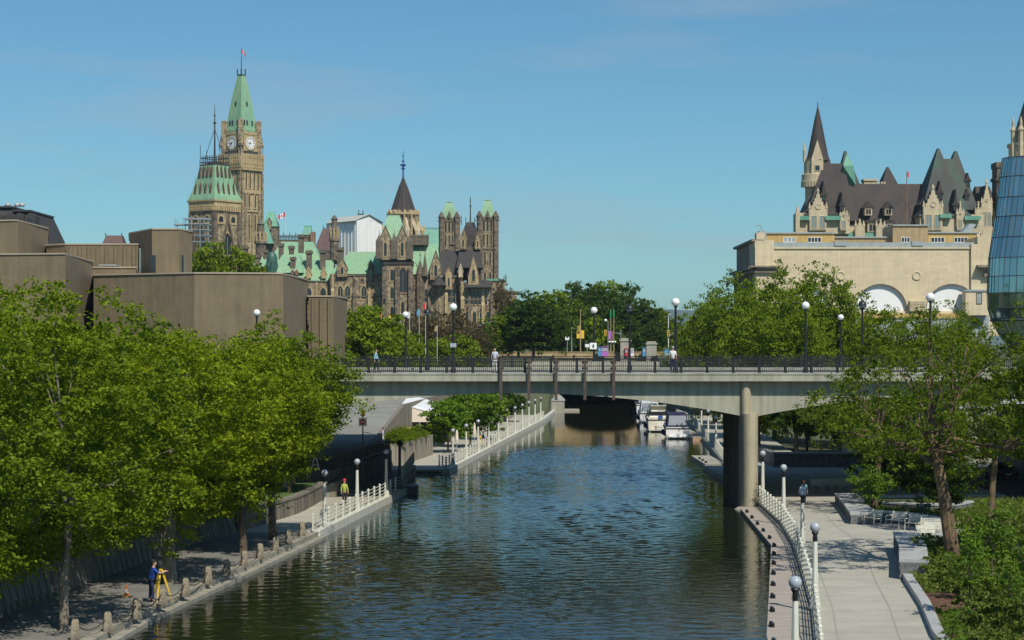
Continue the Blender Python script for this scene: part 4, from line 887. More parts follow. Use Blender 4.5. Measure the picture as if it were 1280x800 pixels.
# back tower with green pavilion roof and railing
D2 = 600
o = bld('pavilion_tower', 'small stone tower with tall green roof right of the clock tower', 'tower', X(337, D2), D2, 16)
B(329, 347, 283, 340, D2, D2 + 5).build('wall', M['stone_dark'], o); g = MB(); g.hip(X(327.5, D2), X(347.5, D2), D2 - .3, D2 + 5.3, Z(283, D2), Z(264, D2), X(334, D2), X(341, D2), D2 + 2, D2 + 3); g.build('roof', M['copper_dk'], o)
g = MB(); g.hip(X(326, D2), X(343, D2), D2 - 3, D2, Z(305, D2), Z(276, D2), X(328, D2), X(333, D2), D2 - 1, D2 - .5); g.build('side_roof', M['copper_dk'], o)
gable(o, 337, 5, 287, 274, 279, D2, .8, 2, roof='copper_dk', cop='stone_soot', win=False); chimney(o, 345.5, 277, 300, 5, D2 + 1, 'stone_soot')
o = bld('west_roofs', 'flat roof with iron cresting and flagpole seen past the green roofs', 'building', X(365, D2), D2, 16)
B(346, 380, 300, 345, D2 + 1, D2 + 10).build('wall', M['stone_dark'], o)
g = MB()
for i in range(14): x = X(347 + i*1.9, D2 + 1); g.tube([(x, D2 + 1, Z(300, D2)), (x, D2 + 1, Z(291 if i % 4 == 0 else 294, D2))], .12, 4)
for p in (300, 296, 294.5): g.tube([(X(347, D2), D2 + 1, Z(p, D2)), (X(372, D2), D2 + 1, Z(p, D2))], .1, 4)
g.build('cresting', M['dkmetal'], o)
g = MB(); x = X(356.6, D2 + 2); g.tube([(x, D2 + 2, Z(300, D2)), (x, D2 + 2, Z(264, D2))], [.16, .08], 6); g.build('flagpole', M['white'], o)
f2 = bld('flag', 'red and white flag blown left from the pole above the green roofs', 'flag', x, D2 + 2, Z(264, D2)); flag(f2, x - .1, D2 + 2, Z(264.5, D2), 2.6, 1.5, .6, -1)
o = bld('brick_chimney_house', 'small green capped stair house with brick chimney beside the purple roof', 'building', X(385, D2), D2, 16)
B(378, 390, 293, 340, D2, D2 + 4).build('wall', M['stone_dark'], o); g = MB(); g.hip(X(377.5, D2), X(390, D2), D2 - .2, D2 + 4.2, Z(293.5, D2), Z(283, D2), X(380, D2), X(388, D2), D2 + 1, D2 + 3); g.box(X(379.5, D2), X(388.5, D2), D2 + 1, D2 + 3, Z(283.2, D2), Z(281.8, D2)); g.build('roof', M['copper_dk'], o)
g = MB(); g.box(X(388, D2-1), X(393.5, D2-1), D2 - 1, D2 + 1.5, Z(330, D2), Z(290, D2)); g.build('chimney', M['stone_red'], o)
o = bld('purple_roofed_tower', 'steep purple brown roofed tower left of the white wrapped building', 'tower', X(402, D2), D2, 16)
B(392, 412, 312, 345, D2 + 5, D2 + 10).build('wall', M['stone_soot'], o); g = MB(); g.hip(X(392, D2+5), X(413, D2+5), D2 + 4.8, D2 + 10, Z(313, D2), Z(283.5, D2), X(401, D2), X(411, D2), D2 + 7, D2 + 8); g.build('roof', M['purple'], o)
g = MB(); g.tube([(X(401.5, D2), D2 + 7, Z(284, D2)), (X(401.5, D2), D2 + 7, Z(280, D2))], .12, 5); g.build('finial', M['dkmetal'], o)
# white wrapped building
D2 = 640
o = bld('wrapped_building', 'building wrapped in white sheeting under a pale pitched temporary roof', 'building', X(440, D2), D2, 16)
xa, xb, xc = X(408, D2 + 14), X(446, D2), X(477.5, D2 + 9)
g = MB(); cor = [(xa, D2 + 14), (xb, D2), (xc, D2 + 9), (xa + (xc - xb), D2 + 23)]
zL, zR = Z(276, D2), Z(277, D2)
g.rings([[(x, y, 14) for x, y in cor], [(x, y, zL) for x, y in cor]]); mid = ((xb + xc)/2, D2 + 4.5); midb = (mid[0] + xa - xb, mid[1] + 14); za = Z(267, D2)
g.add([(xb, D2, zL), (xc, D2 + 9, zL), (mid[0], mid[1], za - .2)], [(0, 1, 2)]); g.build('sheeting', M['tarp'], o)
g = MB(); g.add([(xb - .5, D2 - .5, zL), (mid[0], mid[1] - .6, za), (midb[0] - .3, midb[1], za), (xa - .5, D2 + 14, zL), (xc + .5, D2 + 8.7, zL), (xc + xa - xb, D2 + 23, zL)], [(0, 1, 2, 3), (1, 4, 5, 2)]); 
g.add([(xb - .5, D2 - .5, zL - .3), (mid[0], mid[1] - .6, za - .3), (midb[0] - .3, midb[1], za - .3), (xa - .5, D2 + 14, zL - .3), (xc + .5, D2 + 8.7, zL - .3), (xc + xa - xb, D2 + 23, zL - .3)], [(3, 2, 1, 0), (2, 5, 4, 1)]); g.build('roof', M['tarp_roof'], o)
g = MB()
for i in range(9):
    for (p, q) in ((0, 1), (1, 2)):
        k = i/9 + .05; x = cor[p][0] + (cor[q][0] - cor[p][0])*k; y = cor[p][1] + (cor[q][1] - cor[p][1])*k; g.tube([(x, y - .12, 15), (x, y - .12, zL)], .1, 4)
tag(g.build('sheeting_seams', M['tarp'], o), kind='stuff')
for px, py in ((463, 275), (455, 300)):
    g = MB(); x = X(px, D2 + 4); g.box(x - .25, x + .25, D2 + (3.2 if px < 460 else 5), D2 + 6, Z(py, D2) - .25, Z(py, D2) + .25); g.build('vent_hole', M['black'], o)
g = MB(); x = X(451, D2 + 10); [g.tube([(x + k, D2 + 10, Z(270, D2)), (x + k, D2 + 10, Z(260, D2))], .14, 4) for k in (-.7, .7)]; g.box(x - 1, x + 1, D2 + 9.8, D2 + 10.2, Z(266, D2), Z(264.5, D2)); g.build('roof_vent', M['dkmetal'], o)

# ---- octagonal library with brown conical roof
D3 = 700; s_ = D3/F; cx_ = X(503, D3)
o = bld('conical_library', 'round gothic library with steep brown conical roof and tall finial', 'building', cx_, D3, 16)
g = MB(); g.lathe([(17*s_, 16), (17*s_, Z(268, D3))], cx_, D3 + 5, 16); g.build('wall', M['stone_dark'], o)
g = MB(); prof = [(18, 269), (17, 265), (15.2, 262), (12.5, 254), (9, 243), (5.2, 232), (2.2, 225), (1.0, 221)]
g.lathe([(r*s_, Z(p, D3)) for r, p in prof], cx_, D3 + 5, 16); g.build('roof', M['copper_brown'], o)
g = MB()
for k in range(16):
    a = 2*PI*k/16; g.tube([(cx_ + r*s_*math.cos(a), D3 + 5 + r*s_*math.sin(a), Z(p, D3)) for r, p in prof], .13, 4)
tag(g.build('roof_seams', M['copper_brown'], o), kind='stuff')
g = MB(); g.tube([(cx_, D3 + 5, Z(222, D3)), (cx_, D3 + 5, Z(187, D3))], [.35, .1], 6); finial(g, cx_, D3 + 5, Z(219, D3), 8, .35); g.lathe([(.1, Z(207, D3)), (1.0, Z(205.5, D3)), (1.1, Z(204, D3)), (.2, Z(203, D3))], cx_, D3 + 5, 8); g.lathe([(.1, Z(194, D3)), (.4, Z(193, D3)), (.1, Z(192, D3))], cx_, D3 + 5, 6); g.build('finial', M['blue'], o)
for k in range(12):
    a = PI + PI*(k + .5)/12; r = 18.5*s_; x, y = cx_ + r*math.cos(a), D3 + 5 + r*math.sin(a)
    g = MB(); g.lathe([(.5, 16), (.5, Z(271, D3)), (.6, Z(270, D3)), (.35, Z(268, D3)), (.05, Z(261, D3))], x, y, 6); g.build('pinnacle', M['stone_dark' if k % 2 else 'stone_lt'], o)
for k in range(6):
    a = PI + PI*(k + .5)/6; x0, y0 = cx_ + 16*s_*math.cos(a), D3 + 5 + 16*s_*math.sin(a); x1, y1 = cx_ + 27*s_*math.cos(a), D3 + 5 + 27*s_*math.sin(a)
    g = MB(); g.tube([(x0, y0, Z(272, D3)), (x1, y1, Z(293, D3))], [.7, .7], 5); g.lathe([(1.0, 16), (1.0, Z(288, D3)), (.1, Z(280, D3))], x1, y1, 5); g.build('flying_buttress', M['lime' if k in (3, 4) else 'stone_lt'], o)
for k in range(8):
    a = PI + PI*(k + .5)/8; r = 16.3*s_; T = Matrix.Translation((cx_ + r*math.cos(a), D3 + 5 + r*math.sin(a), 0)) @ Matrix.Rotation(a + PI/2, 4, 'Z'); g = MB(T); g.slab([(-1.5, Z(268, D3)), (1.5, Z(268, D3)), (0, Z(262, D3))], -1.2, 2); g.build('lucarne', M['stone_lt'], o)
# ---- twin slender towers and green roof beyond
for i, (px, wd, t_, e_, b_, lab, Dt) in enumerate(((561.5, 21, 252.5, 271, 345, 'left of two slender stone towers capped in green copper', 590), (609.5, 22, 250, 270, 360, 'right of two slender stone towers capped in green copper', 575))):
    o = bld('slender_tower', lab, 'tower', X(px, Dt), Dt, 14); o['group'] = 'slender green capped towers'
    s_ = Dt/F; x = X(px, Dt); r = wd/2*s_; cy_ = Dt + r
    def ring(rr, z): return sq(x, cy_, rr*math.sqrt(2), z, 4, PI/4)
    g = MB(); g.rings([ring(r*.88, 12), ring(r*.88, Z(e_ + 2, Dt))]); g.build('shaft', M['stone'], o)
    g = MB(); g.rings([ring(r*.97, Z(e_ + 6, Dt)), ring(r*1.0, Z(e_ + 1, Dt))]); g.build('cornice', M['stone_dark'], o); g = MB(); g.rings([ring(r*.97, Z(e_ + 42, Dt)), ring(r*.97, Z(e_ + 40, Dt))]); g.build('string_course', M['stone_dark'], o)
    g = MB(); g.rings([ring(r*.92, Z(e_ + 1, Dt)), ring(r*.86, Z(e_ - 2, Dt)), ring(r*.6, Z(e_ - 12, Dt)), ring(r*.34, Z(t_, Dt))]); g.rings([ring(r*.38, Z(t_, Dt)), ring(r*.38, Z(t_ - .8, Dt))]); g.build('roof', M['copper'], o)
    for sx_, sy_ in ((-1, -1), (1, -1), (-1, 1), (1, 1)):
        g = MB(); g.lathe([(.85, 14), (.85, Z(e_ + 3, Dt)), (1.05, Z(e_, Dt)), (.8, Z(e_ - 2, Dt)), (.05, Z(e_ - 7, Dt))], x + sx_*r*.92, cy_ + sy_*r*.92, 6); g.build('corner_turret', M['stone_dark'], o)
    g = MB(); g.lathe([(.5, Z(e_ + 2, Dt)), (.55, Z(e_ - 3, Dt)), (.05, Z(e_ - 8, Dt))], x, cy_ - r, 5); g.build('pinnacle', M['stone_soot'], o)
    for dx in (-.42, 0, .42):
        window(o, FM(x, cy_ - r*.88), dx*r, Z(e_ + 19, Dt), .62, 3.2, 1, M['stone_lt'], fw=.12); window(o, FM(x, cy_ - r*.88), dx*r, Z(e_ + 37, Dt), .5, 3.6, 1, M['stone_lt'], fw=.12)
    for dx in (-.3, .3):
        window(o, FM(x, cy_ - r*.88), dx*r, Z(e_ + 62, Dt), .5, 4.2, 0, M['stone_lt'], fw=.14); window(o, FM(x, cy_ - r*.88), dx*r, Z(e_ + 84, Dt), .6, 3.4, 1, M['stone_lt'], fw=.14)
    g = MB(); [g.tube([(x + k*r, cy_ - r, Z(e_ + 6, Dt)), (x + k*r*1.45, cy_ - r, Z(e_ + 5, Dt))], .14, 4) for k in (-1, 1)]; g.build('gargoyles', M['stone_soot'], o)
D2 = 620
o = bld('green_hip_roof_house', 'wide green mansard roof between the brown cone and the left slender tower', 'building', X(543, D2), D2, 14)
B(529, 558, 310, 350, D2, D2 + 12).build('wall', M['stone_dark'], o); g = MB(); g.hip(X(527, D2), X(560, D2), D2 - .5, D2 + 12, Z(310, D2), Z(286, D2), X(531, D2), X(552, D2), D2 + 3, D2 + 9); g.build('roof', M['copper_dk'], o)
g = MB()
for i in range(12): x = X(531 + i*1.9, D2 + 3); g.tube([(x, D2 + 3, Z(286, D2)), (x, D2 + 3, Z(283.5, D2))], .1, 4)
g.tube([(X(531, D2), D2 + 3, Z(284.5, D2)), (X(552, D2), D2 + 3, Z(284.5, D2))], .1, 4); g.build('cresting', M['copper_dk'], o)
# ------------------------------------------------------------------ right bank: conference hall, chateau hotel, glass hall
D = 380
uh = bld('station_hall', 'wide pale limestone hall with blank wall and white filled round arches', 'building', X(1090, D), D, 9.5)
xl, xr = X(967, D), X(1215, D)
# wall front with real arch recesses: built as strips round the arches
arches = [(X(1009, D), 30*D/F), (X(1101, D), 32*D/F), (X(1190, D), 32*D/F)]
zt, zb_, zs = Z(309.5, D), 8.5, Z(387, D)
g = MB(); edges = [xl] + [v for cx_, r in arches for v in (cx_ - r, cx_ + r)] + [xr]
for i in range(0, len(edges) - 1, 2):
    if edges[i+1] > edges[i]: g.box(edges[i], edges[i+1], D, D + 1.2, zb_, zt)
for cx_, r in arches:
    n_ = 16
    for k in range(n_):
        a0, a1 = PI*k/n_, PI*(k+1)/n_; x0_, x1_ = cx_ - r*math.cos(a0), cx_ - r*math.cos(a1); z0_, z1_ = zs + r*math.sin(a0)*.98, zs + r*math.sin(a1)*.98
        g.slab([(x0_, z0_), (x1_, z1_), (x1_, zt), (x0_, zt)], D, D + 1.2)
    g.box(cx_ - r, cx_ + r, D, D + 1.2, zb_, zs - .3)
g.build('wall', M['union'], uh)
for cx_, r in arches:
    g = MB(); g.slab([(cx_ - r - .05, zs - .35)] + [(cx_ - r*math.cos(PI*k/20)*1.005, zs + r*math.sin(PI*k/20)*.985) for k in range(21)] + [(cx_ + r + .05, zs - .35)], D + .6, D + .8); g.build('arch_panel', M['panel_white'], uh)
    g = MB(); ringslab(g, [(cx_ - (r + .14)*math.cos(PI*k/20), zs + (r + .14)*math.sin(PI*k/20)*.98) for k in range(21)] + [(cx_ + r, zs - .3), (cx_ - r, zs - .3)][:0], [(cx_ - (r - .02)*math.cos(PI*k/20), zs + (r - .02)*math.sin(PI*k/20)*.98) for k in range(21)], -.07 + D, D + .2)
    g.build('arch_rim', M['stone_soot'], uh)
for px in (1051, 1146):
    g = MB(Matrix.Translation((X(px, D), D, Z(344.5, D))) @ Matrix.Rotation(PI/2, 4, 'X')); g.lathe([(.9, 0), (.9, .18), (.68, .22), (.64, .08), (.01, .08)], 0, 0, 20); g.build('roundel', M['union'], uh)
B(966, 1216, 392, 398, D - 1.2, D).build('base_band', M['yellow'], uh)
B(966, 1236, 393.5, 430, D - 1.0, D - .02).build('base_wall', M['greymetal'], uh)
B(966.5, 1233, 303, 309.5, D + .4, D + 1.2).build('roof_strip', M['greymetal'], uh)
g = B(966, 1216, 309, 311, D - .25, D); g.build('coping', M['union'], uh)
g = MB(); g.box(xl, xr + 4, D + 1.2, D + 60, 9, Z(307, D)); g.build('roof_deck', M['tanbrick'], uh)
for px, w_ in ((1051, 15), (1147, 14)):
    g = MB(); x = X(px, D); g.box(x - w_/2*D/F, x + w_/2*D/F, D + .2, D + 2, Z(307, D), Z(301.5, D)); g.build('vent_box', M['greymetal'], uh)
g = MB(); x0_, x1_ = X(1138, D - 1.5), X(1157, D - 1.5); g.box(x0_, x1_, D - 1.5, D - .02, Z(389, D), Z(376, D)); o = g.build('louvre_box', M['union'], uh)
g = MB(); [g.box(x0_ + .1, x1_ - .1, D - 1.55, D - 1.5, Z(378 + i*2, D) - .12, Z(378 + i*2, D)) for i in range(5)]; g.build('louvre', M['tanbrick'], o)
B(1207, 1236, 364, 394, D - 3, D).build('stair_house', M['union'], uh); B(1206, 1237, 362, 364.2, D - 3.2, D).build('coping', M['greymetal'], uh)
window(uh, FM(X(1224, D - 3), D - 3), 0, Z(379, D - 3), .9, 2.0, 0, M['union_dk'], M['greymetal'], fw=.12)
# left corner pavilion and the side wall, its shade put into darker limestone
B(943.5, 967.2, 300, 309, D - .8, D + 8).build('attic', M['union'], uh); B(944, 967.2, 309, 420, D - .8, D + 8).build('pilaster', M['union'], uh)
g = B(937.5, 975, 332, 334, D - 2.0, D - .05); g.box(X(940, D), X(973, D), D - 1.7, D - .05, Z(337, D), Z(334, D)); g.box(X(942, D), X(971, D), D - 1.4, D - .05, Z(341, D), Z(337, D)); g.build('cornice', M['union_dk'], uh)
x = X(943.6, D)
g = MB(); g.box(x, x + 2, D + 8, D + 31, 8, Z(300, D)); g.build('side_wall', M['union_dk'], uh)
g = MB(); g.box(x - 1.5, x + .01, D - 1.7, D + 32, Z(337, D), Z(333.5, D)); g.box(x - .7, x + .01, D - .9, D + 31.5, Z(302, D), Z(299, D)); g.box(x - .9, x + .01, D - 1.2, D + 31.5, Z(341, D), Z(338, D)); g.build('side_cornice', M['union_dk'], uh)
for k in range(5):
    y = D + 3 + k*6.6; g = MB(); g.box(x - .6, x + .01, y, y + 1.4, 8, Z(337, D)); g.build('side_pilaster', M['union_dk'], uh)
    if k < 4:
        g = MB(); g.box(x - .05, x + .02, y + 2.4, y + 5.8, 12, Z(346, D)); g.build('side_window', M['glass_dk'], uh)
g = MB(); g.box(x + .2, x + 1.8, D - .9, D + 1.5, Z(300, D), Z(291, D)); g.build('corner_block', M['union'], uh)
# right end
B(1214, 1222, 305, 392, D - .6, D + 4).build('pilaster', M['union'], uh)
B(1222, 1246, 296, 420, D - .5, D + 10).build('end_wall', M['union'], uh)
g = B(1223, 1240, 331, 334, D - 2.4, D - .5); g.box(X(1225, D), X(1238, D), D - 2.0, D - .5, Z(338, D), Z(334, D)); g.box(X(1228, D), X(1238, D), D - 1.5, D - .5, Z(346, D), Z(338, D)); g.build('cornice', M['union_dk'], uh)
# yellow rooftop offices
D2 = 392
ro = bld('rooftop_offices', 'low yellow rendered offices along the roof of the limestone hall', 'building', X(1090, D2), D2, Z(304, D2))
B(952, 1043, 291.5, 312, D2, D2 + 10).build('wall', M['yellow'], ro); B(951, 1044, 290.3, 292, D2 - .3, D2 + 10.3).build('coping', M['greymetal'], ro)
B(1043, 1118, 297, 312, D2 + 1, D2 + 9).build('wall', M['tanbrick'], ro); B(1042, 1119, 295.6, 297.3, D2 + .7, D2 + 9.3).build('coping', M['greymetal'], ro)
B(1116, 1160, 282, 312, D2 - 1, D2 + 10).build('wall', M['tanbrick'], ro); B(1117, 1161, 280.6, 282.3, D2 - 1.3, D2 + 10.3).build('coping', M['greymetal'], ro)
B(1160, 1221, 291, 312, D2, D2 + 10).build('wall', M['yellow'], ro); B(1159, 1224, 289.8, 291.4, D2 - .3, D2 + 10.3).build('coping', M['greymetal'], ro)
B(1221, 1225, 290, 312, D2 - .2, D2 + 3).build('end_pier', M['union'], ro)
g = MB(); g.add([(X(1204, D2), D2 + 1, Z(290, D2)), (X(1214, D2), D2 + 1, Z(290, D2)), (X(1222, D2), D2 + 1, Z(280, D2)), (X(1214, D2), D2 + 1, Z(279, D2)), (X(1204, D2), D2 + 4, Z(290, D2)), (X(1214, D2), D2 + 4, Z(290, D2)), (X(1222, D2), D2 + 4, Z(280, D2)), (X(1214, D2), D2 + 4, Z(279, D2))], [(0, 1, 2, 3), (7, 6, 5, 4), (0, 4, 5, 1), (1, 5, 6, 2), (2, 6, 7, 3), (3, 7, 4, 0)]); g.build('roof_light', M['greymetal'], ro)
for px, w_, n_ in ((987, 15, 3), (1018, 16, 4), (1132, 10, 3), (1172, 16, 4), (1201, 16, 4)):
    Dd = D2 - (1 if 1116 < px < 1160 else 0); window(ro, FM(X(px, Dd), Dd), 0, Z(302.5, Dd), w_*Dd/F, .9, 0, M['panel_white'], M['glass_dk'] if px not in (987,) else M['greymetal'], fw=.08, mull=n_ - 1, out=.1)
g = MB(); x = X(951, D2); g.box(x - .9, x + .6, D2 - 4, D2 - 2, Z(302, D2), Z(290, D2)); g.tube([(x, D2 - 3, Z(290, D2)), (x - .3, D2 - 3, Z(284, D2)), (x - .9, D2 - 3, Z(282, D2)), (x - 1.2, D2 - 3, Z(284, D2))], .13, 5); g.build('roof_pipe', M['greymetal'], ro)

# ---- chateau hotel
D = 480
ch = bld('chateau_hotel', 'large limestone chateau hotel with steep brown and green copper roofs', 'building', X(1110, D), D, 9.5)
B(1008, 1262, 283, 420, D, D + 22).build('wall', M['lime'], ch)
B(996, 1062, 266, 292, D - 3, D + 3).build('wall', M['lime'], ch)
B(1150, 1230, 268, 292, D - 3, D + 14).build('wall', M['lime'], ch)
B(1224, 1262, 262, 292, D + 2, D + 18).build('wall', M['lime'], ch)
def chroof(a, b_, ye, ra, rb, yr, dy, dep, m, name='roof', flare=True):
    g = MB(); Dd = D + dy; x = lambda p: X(p, Dd); q = lambda a_, b__, yy_, k: [(x(a_), Dd + dep*k, Z(yy_, Dd)), (x(b__), Dd + dep*k, Z(yy_, Dd)), (x(b__), Dd + dep*(1-k), Z(yy_, Dd)), (x(a_), Dd + dep*(1-k), Z(yy_, Dd))]
    t = .14; yf = ye + (yr - ye)*.10
    rs = [q(a, b_, ye, 0)]
    if flare: rs.append(q(a + (ra - a)*.2, b_ + (rb - b_)*.2, yf, .09))
    rs.append(q(ra, rb, yr, .46)); g.rings(rs); return g.build(name, M[m], ch)
chroof(1005, 1062, 268, 1039.5, 1042, 189, -3.5, 18, 'copper_brown')
chroof(1010, 1075, 276, 1046, 1062, 200, 2, 20, 'copper_brown')
chroof(1055, 1172, 286, 1062, 1166, 226, 1, 20, 'copper_brown')
chroof(1042, 1092, 262, 1062, 1064, 185, 12, 16, 'copper_mix')
g = MB(); g.add([(X(1054, D+9), D + 9, Z(203, D)), (X(1067, D+9), D + 9, Z(203, D)), (X(1070, D + 9), D + 9, Z(228, D)), (X(1061, D+9), D + 12, Z(186, D)), (X(1052, D+9), D + 12, Z(228, D))], [(0, 1, 3), (0, 4, 2, 1)]); g.build('side_slope', M['copper_dk'], ch)
chroof(1148, 1215, 270, 1181.5, 1183.5, 181, -3.5, 18, 'copper_mix')
chroof(1168, 1230, 270, 1204.5, 1207, 184, 0, 20, 'copper_mix')
chroof(1166, 1226, 262, 1188, 1203, 194, -1, 20, 'copper_mix')
chroof(1100, 1128, 236, 1113, 1115, 206.5, 14, 10, 'copper_brown')
chroof(1222, 1250, 262, 1228, 1246, 230, 4, 16, 'copper_brown')
g = MB(); g.box(X(1091, D), X(1108, D), D + 12, D + 15, Z(240, D), Z(219, D)); g.box(X(1090, D), X(1109, D), D + 11.7, D + 15.3, Z(221, D), Z(218.5, D))
for i in range(5): x = X(1092.5 + i*3.3, D + 12); g.box(x - .2, x + .2, D + 11.9, D + 12.1, Z(229, D), Z(222, D))
g.build('chimney', M['lime'], ch)
g = MB(); g.box(X(1245, D), X(1256, D), D - 1, D + 4, Z(292, D), Z(205, D)); g.box(X(1244, D), X(1257, D), D - 1.3, D + 4.3, Z(210, D), Z(203, D)); g.box(X(1243.5, D), X(1257.5, D), D - 1.5, D + 4.5, Z(226, D), Z(222, D)); g.build('chimney', M['stone_dark'], ch)
# eaves of green copper
for a, b_, py, dy in ((994, 1011, 270, -3.6), (1032, 1051, 270, -3.6), (1058, 1116, 291, -1.2), (1175, 1190, 267.5, -3.7), (1206, 1226, 270, -3.7)):
    g = B(a, b_, py, py + 5, D + dy - .8, D + dy + .4); g.build('eave', M['copper_dk'], ch)
g = B(993, 1062, 273, 275, D - 3.2, D - 2.9); g.build('string_course', M['lime'], ch)
# stone gabled dormers
def chgable(px, w_, base, apex, dy, wins=2, sh=None):
    Dd = D + dy; x = X(px, Dd); hw = w_/2*Dd/F; zb_, za = Z(base, Dd), Z(apex, Dd); H = za - zb_; zm = zb_ + H*.46
    g = MB(); g.box(x - hw, x + hw, Dd - .9, Dd + 3, zb_, zm); st = [(x - hw, zm), (x + hw, zm)]
    for k in range(5): st += [(x + hw*(1 - k/5), zm + (za - zm)*.82*(k + .55)/5), (x + hw*(1 - (k+1)/5) + .05, zm + (za - zm)*.82*(k + .55)/5)]
    for k in range(4, -1, -1): st += [(x - hw*(1 - (k+1)/5) - .05, zm + (za - zm)*.82*(k + .55)/5), (x - hw*(1 - k/5), zm + (za - zm)*.82*(k + .55)/5)]
    g.slab(st, Dd - .9, Dd - .2); o = g.build('stone_gable', M['lime'], ch)
    g = MB(); g.slab([(x - hw + .1, zm), (x + hw - .1, zm), (x, zm + (za - zm)*.78)], Dd - .19, Dd + 6); g.build('gable_roof', M['copper_brown'], o)
    for k in (-1, 0, 1):
        g = MB(); xx = x + k*hw; zz = zm if k else zm + (za - zm)*.76; g.lathe([(.28, zz - (2.4 if k else .3)), (.28, zz + .5), (.4, zz + .7), (.05, zz + (2.2 if k else (za - zm)*.26))], xx, Dd - .6, 6); g.build('pinnacle', M['lime'], o)
    if wins:
        for k in range(wins):
            window(o, FM(x, Dd - .9), (k - (wins-1)/2)*hw*.95, zb_ + .5, hw*.55 if wins > 1 else hw*.9, (zm - zb_)*.62, 0, M['lime'], M['glass_gr'], fw=.15, mull=1, out=.12)
        g = MB(Matrix.Translation((x, Dd - .9, zm + (za - zm)*.2)) @ Matrix.Rotation(PI/2, 4, 'X')); g.lathe([(hw*.34, 0), (hw*.34, .15), (hw*.26, .18), (hw*.24, .05), (.01, .05)], 0, 0, 12); g.build('roundel', M['lime'], o)
    return o
chgable(1022, 21, 288, 236, -3); chgable(1165.5, 23, 288, 231, -3); chgable(1232.5, 12, 286, 224, 1)
chgable(1054, 8, 288, 256, -3, 1); chgable(1199.5, 8, 288, 252, -3, 1); chgable(1074, 10, 297, 274, -2, 0); chgable(1100, 10, 297, 274, -2, 0); chgable(1222, 6, 285, 252, -1, 0)
chgable(1245, 8, 285, 250, 2, 0)
for px, w_, py, top, dy in ((1029, 8, 250, 226, -1.6), (1052, 7, 262, 240, -3.4), (1085, 12, 268, 252, 2.8), (1110, 12, 268, 252, 2.8), (1153, 9, 262, 246, 2), (1174, 9, 248, 226, -.6), (1194, 8, 262, 236, -3), (1209, 8, 232, 216, 5), (1208, 7, 249, 236, 2), (1090, 16, 289, 278, -1.5), (1112, 12, 287, 278, -1.5)):
    Dd = D + dy; x = X(px, Dd); hw = w_/2*Dd/F; T = FM(x, Dd)
    g = MB(T); g.box(-hw*.75, hw*.75, -.6, 4, Z(py, Dd) - .3, Z(py, Dd) + hw*1.3); do = g.build('dormer', M['lime'] if top > 250 else M['copper_brown'], ch)
    g = MB(T); za = Z(py, Dd) + hw*1.3; g.slab([(-hw*1.25, za), (hw*1.25, za), (hw*.5, za + .9), (0, min(Z(top, Dd), za + 4)), (-hw*.5, za + .9)], -.8, 4.5); g.build('dormer_roof', M['copper_brown'], do)
    window(do, T @ Matrix.Translation((0, -.6, 0)), 0, Z(py, Dd), hw*1.0, hw*1.05, 0, M['lime'] if top > 250 else M['copper_mix'], M['glass_dk'], fw=.12, mull=1, out=.08)
# round corner tower with conical spire
x = X(1024, D); cy_ = D + 6; s_ = D/F
g = MB(); g.lathe([(13.0*s_, 9), (13.0*s_, Z(233, D)), (14*s_, Z(230, D)), (17.5*s_, Z(227, D)), (17.5*s_, Z(216, D)), (17*s_, Z(215.5, D)), (14.5*s_, Z(215, D)), (14.5*s_, Z(198, D)), (15.5*s_, Z(197, D))], x, cy_, 24); g.build('round_tower', M['lime'], ch, smooth=True)
for k in range(14):
    a = PI + PI*(k + .5)/14; g = MB(); g.box(-.28, .28, -.4, .5, 0, 1.6); o = g.build('corbel', M['lime'], ch, world=False); o.location = (x + 16.4*s_*math.cos(a) - ch.location[0], cy_ + 16.4*s_*math.sin(a) - ch.location[1], Z(232, D) - ch.location[2]); o.rotation_euler.z = a + PI/2
g = MB(); g.lathe([(16*s_, Z(198.5, D)), (13.5*s_, Z(193, D)), (9.5*s_, Z(173, D)), (4.3*s_, Z(146, D)), (.05, Z(128, D))], X(1027, D), cy_, 24); g.build('cone_roof', M['copper_brown'], ch, smooth=True)
g = MB(); g.tube([(X(1027, D), cy_, Z(130, D)), (X(1027, D), cy_, Z(124, D))], .1, 4); g.build('finial', M['dkmetal'], ch)
g = MB(); g.lathe([(13.4*s_, Z(262, D)), (15*s_, Z(268, D)), (16*s_, Z(272, D))][::-1], x - 4*s_, cy_, 16); g.build('skirt_roof', M['copper_brown'], ch)
xg = X(1024, D); g = MB(); g.slab([(xg - 1.45, Z(218, D)), (xg + 1.45, Z(218, D)), (xg + 1.45, Z(197, D)), (xg + .3, Z(178, D)), (xg, Z(173, D)), (xg - .3, Z(178, D)), (xg - 1.45, Z(197, D))], cy_ - 15.6*s_, cy_ - 9*s_); o = g.build('stone_gable', M['lime'], ch)
window(o, FM(xg, cy_ - 15.6*s_), 0, Z(212, D), 1.1, 1.3, 0, M['lime'], M['glass_dk'], fw=.14)
g = MB(); g.lathe([(.35, Z(200, D)), (.45, Z(185, D)), (.3, Z(184, D)), (.05, Z(175, D))], X(1009.5, D), cy_ - 1, 6); g.build('pinnacle', M['lime'], ch)
g = MB(); xx = X(1132.5, D - 3); g.tube([(xx, D - 4, Z(290, D)), (xx, D - 4, Z(216, D))], [.16, .10], 6); g.build('flagpole', M['stone_red'], ch)
g = MB(); [g.tube([(xx, D - 4, Z(252, D)), (xx + k*1.6, D - 4, Z(283, D))], .07, 4) for k in (-1, 1)]; g.build('flagpole_stays', M['rust'], ch)
